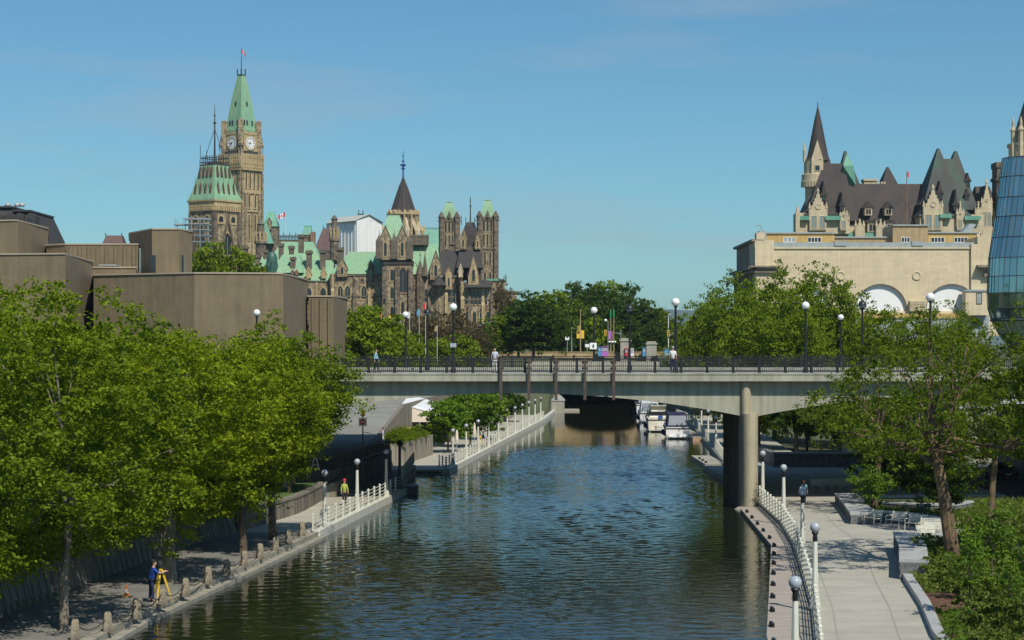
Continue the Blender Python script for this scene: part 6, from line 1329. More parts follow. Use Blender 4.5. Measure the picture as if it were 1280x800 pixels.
for i, px in enumerate((1022, 1034, 1046, 1059)): dup(b0, (X(px, 144), 144 + i*.3, .69), .25, '%s bench in the dark shade under the bridge, left to right' % ('first', 'second', 'third', 'fourth')[i], 'benches in the shade under the bridge', (.75, .9, .95))
lw2 = thing('shade_wall', 'low dark wall in the shade behind the pier', 'wall', (27, 168, .7)); g = MB(); g.box(23.5, 32, 172, 172.6, .6, 1.9); g.box(23.5, 24.1, 172.6, 186, .6, 1.9); g.build('wall', M['granite'], lw2)
g = MB(); g.box(23.4, 32.1, 171.9, 172.7, 1.9, 2.05); g.build('coping', M['granite_cap'], lw2)

# ------------------------------------------------------------------ white lamps and railings on the quays
def quay_lamp():
    o = thing('quay_lamp', '', 'lamp', (0, 0, 0))
    g = MB(); g.lathe([(.24, 0), (.24, .12), (.17, .5), (.13, .95), (.095, 2.7), (.10, 2.72)], n=8, rot=PI/8); g.build('post', M['whitepost'], o, world=False)
    g = MB(); g.lathe([(.085, 2.72), (.085, 2.95), (.10, 3.0), (.15, 3.08), (.13, 3.12)], n=10)
    for z in (2.76, 2.82, 2.88): g.lathe([(.12, z), (.12, z + .02)], n=10)
    g.build('collar', M['black'], o, world=False, smooth=True)
    g = MB(); g.ball((0, 0, 3.29), .21, 16, 10); g.build('globe', M['globe_gr'], o, world=False, smooth=True); return o
q0 = quay_lamp(); used = [False]
def qlamp(x, y, label, group, z=.72, s_=1.0):
    if not used[0]: used[0] = True; q0.location = (x, y, z); q0.scale = (s_, s_, s_); q0['label'] = label; q0['group'] = group
    else: dup(q0, (x, y, z), 0, label, group, (s_, s_, s_))
for i, (x, y, lb) in enumerate(((17.5, 134.0, 'white quay lamp close beside the bridge pier'), (16.75, 118.4, 'white quay lamp left of the walking woman'), (14.95, 98.8, 'shaded grey looking quay lamp in the middle of the right railing'), (12.55, 79.5, 'tall white quay lamp where the right railing bends'), (9.0, 61.0, 'nearest white quay lamp at the bottom of the picture'))): qlamp(x, y, lb, 'white lamps on the right quay', s_=1.02)
for i, y in enumerate((115.2, 126.4, 138.4)): qlamp(Le(y) - .35, y, '%s white lamp of the left quay counted from the camera' % ('first', 'second', 'third')[i], 'white lamps on the left quay', .8, .96)
for i in range(11): y = 174 + 10.7*i; qlamp(Le(y) - .35, y, '%s white lamp of the far left walkway counted from the bridge' % (('first',) + ordn)[i], 'white lamps on the far left walkway', .8, .94)
for i, y in enumerate((182, 204, 223, 242)): qlamp(Re(y) + .5, y, '%s white lamp of the far right walkway counted from the pier' % ('first', 'second', 'third', 'fourth')[i], 'white lamps on the far right walkway', .7, 1.0)
g = MB(); y = 145.0; dl = thing('dark_lamp', 'dark lamp post at the end of the left white railing', 'lamp', (Le(y) - .4, y, .8)); g.lathe([(.2, 0), (.13, .6), (.1, 3.2)], n=8); g.build('post', M['dkmetal'], dl, world=False); g = MB(); g.lathe([(.1, 3.2), (.2, 3.3), (.24, 3.45), (.14, 3.62), (.03, 3.68)], n=12); g.build('head', M['black'], dl, world=False, smooth=True)
def quay_railing(label, path, step, h=.98, name='quay_railing', rails=(.22, .45, .68, .90)):
    """white posts and dark thin rails along a list of (x, y, z)"""
    L_ = [0]
    for p, q in zip(path, path[1:]): L_.append(L_[-1] + (Vector(q) - Vector(p)).length)
    def at(s_):
        for i in range(len(path)-1):
            if s_ <= L_[i+1]: return Vector(path[i]).lerp(Vector(path[i+1]), (s_ - L_[i])/(L_[i+1] - L_[i]))
        return Vector(path[-1])
    o = thing(name, label, 'railing', path[0]); n_ = int(L_[-1]/step); p0 = None; base = Vector(path[0])
    for i in range(n_ + 1):
        p = at(L_[-1]*i/n_) - base
        if p0 is None: g = MB(); g.box(-.06, .06, -.06, .06, 0, h); g.hip(-.075, .075, -.075, .075, h, h + .07, -.04, .04, -.04, .04); g.box(-.08, .08, -.08, .08, 0, .08); p0 = g.build('post', M['whitepost'], o, world=False)
        else: c = p0.copy(); C.objects.link(c); c.parent = o; c.location = p
    for r in rails:
        g = MB(); pts = [at(L_[-1]*i/(n_*1.0)) - base + Vector((0, 0, r)) for i in range(n_ + 1)]; g.tube(pts, .026, 5); g.build('rail', M['whitepost'], o, world=False)
    return o
quay_railing('white railing along the kerb of the left quay', [(Le(y) - .35, y, .8) for y in (111.8, 120, 130, 145)], 2.36)
quay_railing('long white railing of the far left walkway', [(Le(y) - .35, y, .8) for y in (169, 200, 230, 260, 287)], 2.4)
quay_railing('white railing across the near end of the far left walkway', [(-5.8, 169, .8), (-6.6, 174, .7)], 1.7)
quay_railing('curving white railing between dock and right path', [(Pl(y) - .3, y, .78) for y in (46, 54, 61, 68, 75, 80, 86, 92, 98.8, 103, 106, 112, 118, 126, 133)], 1.9, 1.05)
quay_railing('white railing of the far right walkway', [(Re(y) + .4, y, .7) for y in (170, 200, 230, 260, 275, 300)], 2.6)
quay_railing('dark railing with pale post tops beside the shaded landing', [(-8.6, 147.5, 1.1), (-8.6, 168, 1.3)], 1.7, .9)
# iron fence on the undercroft wall
fe = thing('iron_fence', 'black iron picket fence on the dark wall under the bridge', 'fence', (-12.8, 140, 2.5)); g = MB()
P0, P1 = Vector((-13.0, 141, 2.5)), Vector((-10.5, 165.5, 2.5))
for i in range(90): p = P0.lerp(P1, i/89); g.box(p.x - .02, p.x + .02, p.y - .02, p.y + .02, 2.5, 3.6)
tag(g.build('pickets', M['black'], fe), kind='stuff'); g = MB(); [g.tube([P0 + Vector((0, 0, z)), P1 + Vector((0, 0, z))], .035, 5) for z in (.15, 1.0)]; g.build('rails', M['black'], fe)
# ------------------------------------------------------------------ bollards and chains of the near towpath
bD = [(94, 71), (134.5, 73), (171, 76.7), (203, 80.2), (232, 83.6), (260, 87.8), (283.5, 91.2), (305.5, 94.8), (325, 98), (344.5, 101.8), (361, 105.5), (377.5, 109.7)]
M['bollard'] = mat('bollard_stone', (.36, .31, .22), .9, (.14, .125, .10), 2.2, bump=.8, bscale=8, streak=.5)
bo = None; bpos = []
for i, (px, D) in enumerate(bD):
    p = (X(px, D), D, .70); bpos.append(p); lb = '%s tapered stone bollard of the chained row counted from the camera' % (('first',) + ordn)[i]
    if bo is None:
        bo = thing('bollard', lb, 'bollard', p, .2, 'stone bollards along the left towpath'); g = MB(); g.rings([[(-a, -a, z), (a, -a, z), (a, a, z), (-a, a, z)] for a, z in ((.19, 0), (.18, .1), (.135, .70), (.09, .78))]); g.build('stone', M['bollard'], bo, world=False, bevel=.02)
        g = MB(); g.tube([(.13, 0, .53), (.21, 0, .57), (.13, 0, .61)], .02, 5); g.build('ring', M['rust'], bo, world=False)
    else: dup(bo, p, .2 + (i % 3)*.1, lb, 'stone bollards along the left towpath', (1, 1, .95 + .04*(i % 3)))
for i in range(11):
    p, q = Vector(bpos[i]), Vector(bpos[i+1]); pts = []
    for k in range(25): t_ = k/24; v = p.lerp(q, t_); v.z = .70 + .6 - .34*4*t_*(1 - t_); pts.append(v)
    g = MB(); 
    for k in range(0, 24): m1 = pts[k]; m2 = pts[k+1]; g.tube([m1, m2], .032 if k % 2 else .02, 5)
    tag(g.build('chain', M['rust']), 'iron chain sagging between the %s and %s bollard' % ((('first',) + ordn)[i], (('first',) + ordn)[i+1]), 'chain', 'chains between the stone bollards')

# ------------------------------------------------------------------ lamps on the bridge
def globe_lamp(h=5.1):
    o = thing('globe_street_lamp', '', 'street lamp', (0, 0, 0))
    g = MB(); g.lathe([(.2, 0), (.2, .25), (.14, .4), (.10, .9), (.075, h - .55), (.09, h - .5), (.07, h - .45), (.15, h - .38), (.16, h - .34)], n=10); g.build('pole', M['black'], o, world=False, smooth=True)
    g = MB(); g.ball((0, 0, h - .06), .30, 18, 12); g.build('globe', M['globe'], o, world=False, smooth=True); return o
def dome_lamp(h=4.9):
    o = thing('dome_street_lamp', '', 'street lamp', (0, 0, 0))
    g = MB(); g.lathe([(.2, 0), (.2, .25), (.13, .4), (.09, .9), (.07, h - .5), (.1, h - .42), (.2, h - .35)], n=10); g.build('pole', M['black'], o, world=False, smooth=True)
    g = MB(); g.lathe([(.31, h - .2), (.30, h - .1), (.24, h + .06), (.12, h + .16), (.03, h + .2)], n=16); g.build('shade', M['black'], o, world=False, smooth=True)
    g = MB(); g.lathe([(.15, h - .35), (.2, h - .28), (.2, h - .21)], n=12); g.build('lens', M['globe_gr'], o, world=False); return o
GL = globe_lamp(); DL = dome_lamp(); ug = [0, 0]
def slamp(kind, px, D, z, top, label, group, hbase):
    src = GL if kind == 0 else DL; s_ = (Z(top, D) - z)/hbase; loc = (X(px, D), D, z)
    if not ug[kind]: ug[kind] = 1; src.location = loc; src.scale = (1, 1, s_) if False else (s_, s_, s_); src['label'] = label; src['group'] = group
    else: dup(src, loc, 0, label, group, (s_, s_, s_))
NG = 'globe lamps on the near side of the bridge'; FG = 'globe lamps on the far side of the bridge'
for px, top, lb in ((566.5, 380.5, 'tall white globe lamp on the near side of the bridge right of the gothic tower'), (844.5, 374, 'tall white globe lamp beside the man at the bridge railing'), (1007, 378.5, 'white globe lamp on the near bridge side in front of the round green trees'), (1163, 367.5, 'white globe lamp on the near bridge side between the two white arches')): slamp(0, px, 134.2, 9.7, top, lb, NG, 5.25)
for px, top, lb in ((507, 390.5, 'white globe lamp on the far bridge side left of the gothic tower'), (742.5, 385, 'white globe lamp on the far bridge side carrying a small white sign'), (1051, 394, 'white globe lamp on the far bridge side half hidden by leaves')): slamp(0, px, 166, 9.7, top, lb, FG, 5.25)
slamp(0, 321, 150, 9.6, 388, 'white globe lamp standing between the left trees and the brown wall', 'globe lamp left', 5.25)
for px, D, top, lb in ((534, 160, 385.5, 'black dome topped lamp between the two left globe lamps'), (787, 158, 380.5, 'black dome topped lamp in front of the left stone pylon'), (1078, 158, 375.5, 'black dome topped lamp in front of the middle white arch')): slamp(1, px, D, 9.55, top, lb, 'dome topped lamps on the bridge', 5.1)
o = thing('pole_sign', 'small white sign strapped to the far globe lamp in mid picture', 'sign', (X(742.5, 165.8), 165.75, 12)); g = MB(); x = X(741.5, 165.7); g.box(x - .3, x + .3, 165.6, 165.64, Z(436.5, 165.7), Z(428.5, 165.7)); g.build('plate', M['panel_white'], o)
g = MB(); g.box(x - .06, x + .06, 165.57, 165.598, Z(434.5, 165.7), Z(431.5, 165.7)); g.lathe([(.09, Z(431.4, 165.7)), (.02, Z(430.2, 165.7))], x, 165.58, 3); g.build('arrow', M['black'], o)
o = thing('pole_sign', 'small pale blue sign on the globe lamp right of the gothic tower', 'sign', (X(566.5, 134), 134, 11.5)); g = MB(); x = X(566.5, 134); g.box(x - .22, x + .22, 133.98, 134.02, Z(434, 134), Z(429, 134)); g.build('plate', M['globe_gr'], o)

# ------------------------------------------------------------------ people
def person(label, x, y, z, rz, shirt, trousers, hair, stride=.18, h=1.72, arm=(0, 0), long_hair=False, sleeves=1.0, lean=0, bag=None, hat=None, reach=None):
    SKIN = M.setdefault('skin', mat('skin', (.50, .30, .21), .6))
    o = thing('person', label, 'person', (x, y, z), rz); o.scale = (h/1.74,)*3
    def skin(name, V, E, R, m, par):
        me = bpy.data.meshes.new(name); me.from_pydata(V, E, []); me.materials.append(m); ob = bpy.data.objects.new(name, me); C.objects.link(ob); ob.parent = par
        sk = ob.modifiers.new('skin', 'SKIN'); 
        for i, d in enumerate(me.skin_vertices[0].data): d.radius = (R[i], R[i]); d.use_root = (i == 0)
        sk.use_smooth_shade = True; sb = ob.modifiers.new('sub', 'SUBSURF'); sb.levels = 1; sb.render_levels = 1; return ob
    V, E, R = [], [], []
    def a(p, r, par=None):
        V.append(p); R.append(r)
        if par is not None: E.append((par, len(V)-1))
        return len(V)-1
    L_ = lean
    pel = a((0, 0, .93), .10); sp_ = a((0, -L_*.3, 1.13), .09, pel); chs = a((0, -L_*.7, 1.36), .12, sp_); nk = a((0, -L_, 1.48), .052, chs); hd0 = a((0, -L_*1.1 - .015, 1.56), .075, nk); hd1 = a((0, -L_*1.15 - .02, 1.65), .088, hd0); a((0, -L_*1.15, 1.72), .055, hd1); a((0, -L_*1.15 - .115, 1.62), .016, hd1)
    for k in (-1, 1): a((k*.085, -L_*1.15 + .01, 1.63), .014, hd1)
    legs, arms = [], []
    for k, s_ in ((-1, stride), (1, -stride)):
        hp = a((k*.09, 0, .87), .088, pel); kn = a((k*.1, -s_*.55 - .02, .49), .058, hp); an = a((k*.1, -s_, .10), .038, kn); a((k*.11, -s_ - .14, .045), .034, an); legs.append([V[i] for i in (hp, kn, an)])
        sd = a((k*.165, -L_*.8, 1.40), .055, chs)
        if reach is not None and k in reach: el = a((k*.22, -.2 - L_, 1.22), .042, sd); wr = a((k*.12, -.42 - L_, 1.27), .030, el); dv = Vector((0, -1, .1))
        else: el = a((k*.225, s_*.5 - L_*.6, 1.13), .042, sd); wr = a((k*.235, s_*.8 - .06 - L_*.6, .90), .029, el); dv = Vector((0, -.1, -1))
        pm = a(tuple(Vector(V[wr]) + dv*.07), .030, wr)
        for f_ in range(4):
            q = Vector(V[pm]) + dv*.03 + Vector((0, (f_ - 1.5)*.018, 0)); f1 = a(tuple(q), .0095, pm); a(tuple(q + dv*(.055, .065, .06, .045)[f_] + Vector((-k*.02, 0, 0))), .008, f1)
        th = a(tuple(Vector(V[wr]) + dv*.05 + Vector((-k*.02, -.035, 0))), .0105, wr); a(tuple(Vector(V[th]) + dv*.035 + Vector((-k*.005, -.015, 0))), .009, th)
        arms.append([V[i] for i in (sd, el, wr)])
    body = skin('body', V, E, R, SKIN, o)
    sv = [V[pel], V[sp_], V[chs], (0, -L_*.9, 1.44)]; sv[0] = (0, 0, .86); se = [(0, 1), (1, 2), (2, 3)]; sr = [.150, .130, .14, .075]
    for ar in arms:
        b_ = len(sv); el = Vector(ar[0]).lerp(Vector(ar[1]), .95 if sleeves < 1 else 1); sv += [ar[0], tuple(el)]; se += [(2, b_), (b_, b_+1)]; sr += [.07, .056]
        if sleeves >= 1: sv.append(tuple(Vector(ar[1]).lerp(Vector(ar[2]), .95))); se.append((b_+1, b_+2)); sr.append(.043)
    skin('shirt', sv, se, sr, shirt, o)
    tv = [(0, 0, .99)]; te = []; tr = [.137]
    for lg in legs: b_ = len(tv); tv += [lg[0], lg[1], tuple(Vector(lg[2]) + Vector((0, 0, .02)))]; te += [(0, b_), (b_, b_+1), (b_+1, b_+2)]; tr += [.10, .073, .058]
    skin('trousers', tv, te, tr, trousers, o)
    g = MB(); g.ball((0, -L_*1.15 + .025, 1.67), .098, 12, 8, sz=1.02)
    if long_hair: g.ball((0, -L_*1.1 + .07, 1.52), .09, 10, 8, sz=2.0)
    g.build('hair', hair, o, world=False, smooth=True)
    for k in (-1, 1):
        g = MB(); g.ball((k*.032, -L_*1.15 - .098, 1.655), .010, 6, 4); g.build('eye', M['black'], o, world=False)
        g = MB(); lg = legs[0 if k < 0 else 1]; g.lathe([(.055, 0), (.06, .03), (.045, .09), (.02, .11)], k*.11, lg[2][1] - .07, 10, sy=2.2); g.build('shoe', M['black'], o, world=False, smooth=True)
    g = MB(); g.box(-.022, .022, -L_*1.15 - .112, -L_*1.15 - .095, 1.588, 1.594); g.build('mouth', M['red'], o, world=False)
    if hat: g = MB(); g.lathe([(.15, 1.70), (.115, 1.71), (.11, 1.76), (.07, 1.81), (.01, 1.825)], 0, -L_*1.15, 14); g.build('helmet', hat, o, world=False, smooth=True)
    if bag: g = MB(); g.box(.16, .32, .02, .20, .95, 1.28); g.tube([(.2, .1, 1.28), (.05, .05, 1.47), (-.1, -.1, 1.2)], .018, 5); g.build('bag', bag, o, world=False, bevel=.03)
    return o
def cl(n_, c): return mat(n_, c, .9)
c_lb, c_wh, c_lav, c_nav, c_bk, c_kh = cl('light_blue_cloth', (.25, .45, .60)), cl('white_cloth', (.68, .68, .66)), cl('lavender_cloth', (.55, .56, .68)), cl('navy_cloth', (.02, .035, .10)), cl('black_cloth', (.02, .02, .022)), cl('khaki_cloth', (.35, .30, .2))
c_blue, c_vest, c_jean, c_teal = cl('bright_blue_cloth', (.02, .07, .40)), cl('yellow_vest', (.35, .42, .06)), cl('denim', (.05, .09, .22)), cl('teal_cloth', (.22, .45, .48))
hb, hd_, hg = cl('brown_hair', (.12, .05, .02)), cl('dark_hair', (.02, .015, .012)), cl('grey_hair', (.35, .33, .3))
person('woman with long brown hair in a teal top walking away towards the bridge shade', X(1005, 131.5), 131.5, .70, PI, c_teal, c_jean, hb, long_hair=True, sleeves=.5, h=1.66, bag=c_wh)
person('pedestrian in light blue top and dark trousers walking on the left part of the bridge', X(470, 134.6), 134.6, 9.70, PI/2, c_lb, c_bk, hd_, h=1.66)
person('man in lavender shirt at the bridge railing left of the steel uprights', X(618.5, 133.6), 133.6, 9.70, -.3, c_lav, c_wh, hd_, stride=.05, h=1.76, sleeves=.5)
person('man in white shirt and dark trousers beside the tall globe lamp on the bridge', X(841, 133.6), 133.6, 9.70, PI, c_wh, c_nav, hg, stride=.08, h=1.84, sleeves=.5)
person('man in bright blue shirt stooping at the yellow survey tripod on the towpath', X(189, 81.5), 81.5, .70, PI/2 + .3, c_blue, c_nav, hd_, stride=.06, h=1.78, lean=.10, reach=(1, -1), sleeves=.5)
person('worker in yellow vest and red helmet standing near the first white lamp', X(430.5, 131), 131, .70, .5, c_vest, c_bk, hd_, stride=.04, h=1.74, hat=M['red'])
person('pedestrian in pale shirt and white trousers walking on the ramp terrace', X(478, 173), 173, 2.5, -1.2, c_lav, c_wh, hd_, h=1.72, sleeves=.5)
person('worker in dark shirt at the orange tripod on the far left walkway', X(604, 205), 205, .70, -PI/2, c_nav, c_kh, hd_, stride=.05, h=1.75, reach=(1,))
def tripod(label, x, y, z, m, h=1.45):
    o = thing('survey_tripod', label, 'tripod', (x, y, z))
    for k in range(3):
        a_ = k*2*PI/3 + .4; g = MB(); g.tube([(.03*math.cos(a_), .03*math.sin(a_), h), (.26*math.cos(a_), .26*math.sin(a_), h*.5), (.5*math.cos(a_), .5*math.sin(a_), 0)], [.045, .05, .02], 6); g.build('leg', m, o, world=False)
    g = MB(); g.lathe([(.10, h), (.10, h + .04), (.05, h + .06)], n=12); g.build('head', M['black'], o, world=False)
    g = MB(); g.box(-.08, .08, -.06, .06, h + .06, h + .3); g.lathe([(.05, h + .14), (.05, h + .26)], 0, -.08, 10); g.build('instrument', M['yel'] if m is not M['yel'] else M['dkmetal'], o, world=False); return o
tripod('yellow survey tripod in front of the man in bright blue', X(199, 81.3), 81.6, .70, M['yel']); tripod('orange yellow tripod beside the far walkway worker', X(600, 203), 203, .70, M['yel'])
def cone_(label, x, y, z, s_=1):
    o = thing('traffic_cone', label, 'cone', (x, y, z)); o.scale = (s_,)*3; g = MB(); g.lathe([(.17, .04), (.13, .2), (.12, .22)]); g.lathe([(.085, .42), (.035, .68), (.03, .7)]); g.build('cone', M['orange'], o, world=False, smooth=True)
    g = MB(); g.lathe([(.12, .22), (.085, .42)], n=10); g.build('band', M['flag_w'], o, world=False); g = MB(); g.box(-.22, .22, -.22, .22, 0, .04); g.build('base', M['yel'], o, world=False)
cone_('orange traffic cone with yellow base behind the surveyor', X(158, 83.5), 83.5, .70, .7); cone_('small orange cone beside the far tripod', X(609, 208), 208, .70)
# ------------------------------------------------------------------ signs, barriers, street furniture
o = thing('no_entry_sign', 'red and white no entry sign with orange lamp above on a thin post', 'sign', (X(453.5, 143), 143, 1.8)); x = X(453.5, 143)
g = MB(); g.tube([(x, 143, 1.5), (x, 143, Z(512, 143))], .05, 6); g.build('post', M['dkmetal'], o)
g = MB(); g.box(x - .30, x + .30, 142.88, 142.92, Z(532.5, 143), Z(522.5, 143)); g.build('plate', M['panel_white'], o)
zc = Z(527.5, 143); g = MB(Matrix.Translation((x, 142.88, zc)) @ Matrix.Rotation(PI/2, 4, 'X')); g.lathe([(.22, 0), (.22, .012)], 0, 0, 20); g.build('disc', M['red'], o)
g = MB(); g.box(x - .14, x + .14, 142.855, 142.867, zc - .045, zc + .045); g.build('bar', M['panel_white'], o)
g = MB(); g.box(x - .16, x + .16, 142.86, 143.1, Z(520, 143), Z(513, 143)); g.build('lamp_box', M['orange'], o); g = MB(Matrix.Translation((x, 142.86, Z(516.5, 143))) @ Matrix.Rotation(PI/2, 4, 'X')); g.lathe([(.11, 0), (.07, .05), (.01, .06)], 0, 0, 12); g.build('lens', M['yel'], o)
def aframe(label, x, y, z, rz=0):
    o = thing('barricade', label, 'barricade', (x, y, z), rz); g = MB(); [g.tube([(-.32*s_, 0, 0), (-.05*s_, 0, .95)], .045, 5) for s_ in (-1, 1)]; g.tube([(-.2, 0, .4), (.2, 0, .4)], .04, 5); fr = g.build('frame', M['white'], o, world=False); g = MB(); g.box(-.03, .03, -.5, .5, .9, 1.0); g.build('board', M['white'], o, world=False)
aframe('left white A frame barricade on the ramp terrace', X(459, 158), 158, 2.5); aframe('right white A frame barricade on the ramp terrace', X(463.5, 159.5), 159.5, 2.5)
aframe('white A frame barricade behind the leaves near the first white lamp', X(394, 140), 140, 2.5, .2)
o = thing('yellow_sign', 'yellow warning sign with black arrow beside the tent', 'sign', (X(511, 186), 186, 2.6)); x = X(511, 186); g = MB(); g.tube([(x + .15, 186, 2.4), (x + .15, 186, Z(534, 186))], .05, 6); g.build('post', M['greymetal'], o)
g = MB(); g.box(x - .25, x + .22, 185.9, 185.94, Z(540, 186), Z(534.5, 186)); g.build('plate', M['yel'], o); g = MB(); g.box(x - .05, x + .02, 185.87, 185.9, Z(539, 186), Z(536, 186)); g.box(x - .12, x + .09, 185.87, 185.899, Z(536.6, 186), Z(535.8, 186)); g.build('arrow', M['black'], o)
# tent
tn = thing('marquee', 'white roofed marquee with pale peach front on the far left walkway', 'tent', (-9, 200, .7)); ty = 207; xa, xb = X(503.5, ty), X(566, ty)
za, ze, zv = Z(506, ty), Z(518, ty), Z(527.5, ty)
g = MB(); g.slab([(xa, zv), (xb, zv), (xb, ze - .5), (xa, za)], ty, ty + .08); g.build('front_valance', M['tent'], tn)
g = MB(); g.loft([(xa - .1, ty - .05, za), (xb + .1, ty - .05, ze - .5), (xb + .1, ty + 14, ze + .2), (xa - .1, ty + 14, za + .7)], [(xa - .1, ty - .05, za + .06), (xb + .1, ty - .05, ze - .44), (xb + .1, ty + 14, ze + .26), (xa - .1, ty + 14, za + .76)]); g.build('roof', M['tent_roof'], tn)
g = MB(); [g.tube([(xa - .12, ty + k*1.55, za + .08 + .05*k), (xb + .12, ty + k*1.55, ze - .42 + .05*k)], .05, 5) for k in range(10)]; tag(g.build('roof_ribs', M['tent_roof'], tn), kind='stuff')
for i in range(4):
    x = xa + .1 + (xb - xa - .2)*i/3; g = MB(); g.tube([(x, ty + .1, .7), (x, ty + .1, zv + .2)], .06, 6); g.build('pole', M['greymetal'], tn)
g = MB(); g.box(xa + .2, xb - .2, ty + 9, ty + 9.2, .7, zv); g.build('under_tent_shade', M['dkmetal'], tn)  # added dark sheet standing in for the shade under the marquee
def parasol(label, px, D, z, m, w_=1.3, h=2.5, closed=False):
    o = thing('parasol', label, 'parasol', (X(px, D), D, z)); g = MB(); g.tube([(0, 0, 0), (0, 0, h)], .03, 6); g.build('pole', M['greymetal'], o, world=False); g = MB()
    g.lathe([(.09, h*.45), (.18, h*.6), (.12, h*.9), (.02, h)] if closed else [(w_, h - .55), (w_*.5, h - .2), (.03, h)], n=8); g.build('canopy', m, o, world=False)
parasol('folded cream parasol behind the second far lamp', 566, 190, .7, M['tent'], closed=True); parasol('folded cream parasol beside the third far lamp', 571, 192, .7, M['tent'], closed=True); parasol('cream parasol behind the lamps near the tripod', 593, 200, .7, M['tent'], .7, 2.9, closed=True); parasol('dark folded parasol in front of the marquee', 532, 190, .7, M['dkmetal'], closed=True)
# flower boxes
P_ = [];
for y in np.linspace(242, 296, 900): P_.append((Le(y) - 5.2 + rng.normal()*.2, y, 2.9 + abs(rng.normal())*.14))
me = leaf_mesh('flowers', np.array(P_), .3, rng, M['flower']); o = bpy.data.objects.new('flowers', me); C.objects.link(o); tag(o, 'pink flowers in the terrace boxes beyond the bright trees', 'flowers', kind='stuff')
# ------------------------------------------------------------------ vehicles
def car(paint='carblack'):
    o = thing('parked_car', '', 'car', (0, 0, 0))
    side = [(-2.15, .35), (2.15, .35), (2.2, .62), (2.05, .86), (1.15, .95), (.55, 1.38), (-.85, 1.42), (-1.55, 1.02), (-2.1, .95), (-2.2, .7)]
    def rr(w_, k): return [(p[0]*k, w_, p[1]) for p in side]
    g = MB(); low = [(-2.15, .32), (2.15, .32), (2.22, .6), (2.1, .84), (1.2, .95), (-1.6, 1.0), (-2.15, .95), (-2.22, .65)]
    g.rings([[(x*.97, -.86, z) for x, z in low], [(x, -.78, z + .0) for x, z in low], [(x, .78, z) for x, z in low], [(x*.97, .86, z) for x, z in low]]); g.build('body', M[paint], o, world=False, bevel=.05)
    top = [(1.15, .95), (.5, 1.36), (-.85, 1.40), (-1.6, .99)]
    g = MB(); g.rings([[(x, -.80, z - .02) if z < 1 else (x, -.62, z - .03) for x, z in top], [(x, .80, z - .02) if z < 1 else (x, .62, z - .03) for x, z in top]]); cab = g.build('window_band', M['glass_dk'], o, world=False)
    g = MB(); g.box(-.82, .47, -.6, .6, 1.36, 1.43); g.build('roof', M[paint], o, world=False, bevel=.03)
    for sx_ in (-1.35, 1.35):
        for sy_ in (-.8, .8):
            g = MB(FM(sx_, sy_, .33) @ Matrix.Rotation(PI/2, 4, 'X')); g.lathe([(.33, -.1), (.33, .1)], n=16); wh = g.build('wheel', M['tyre'], o, world=False); g = MB(FM(sx_, sy_, .33) @ Matrix.Rotation(PI/2, 4, 'X')); g.lathe([(.2, -.11), (.2, .11)], n=12); g.build('rim', M['greymetal'], wh, world=False)
    for sy_ in (-.6, .6):
        g = MB(); g.box(-2.24, -2.1, sy_ - .18, sy_ + .18, .66, .80); g.build('tail_light', M['red'], o, world=False); g = MB(); g.box(2.05, 2.22, sy_ - .18, sy_ + .18, .62, .76); g.build('headlight', M['globe_gr'], o, world=False)
    g = MB(); g.box(-2.25, -2.15, -.25, .25, .5, .62); g.build('number_plate', M['panel_white'], o, world=False); return o
def setcar(paint, loc, rz, label, group):
    o = car(paint); o.location = loc; o.rotation_euler.z = rz; o['label'] = label; o['group'] = group; return o
setcar('carblack', (40.2, 158, .6), PI/2 + .05, 'black car seen from behind on the shaded right road', 'cars on the right road'); setcar('carred', (38.4, 138, .6), PI/2, 'dark red car cut by the right picture edge', 'cars on the right road')
setcar('carwhite', (X(1192, 92) + 5, 96, .6), 1.4, 'white car glimpsed behind the young trees of the flower bed', 'cars on the right road')
for px, D, p, lb in ((604, 484, 'cargrey', 'left parked grey car on the slope beside the gothic block'), (611, 488, 'carwhite', 'middle parked white car on the slope beside the gothic block'), (618, 484, 'cargrey', 'right parked grey car on the slope beside the gothic block')): setcar(p, (X(px, D), D, gz(X(px, D), D) + .02), .3, lb, 'cars parked on the slope')
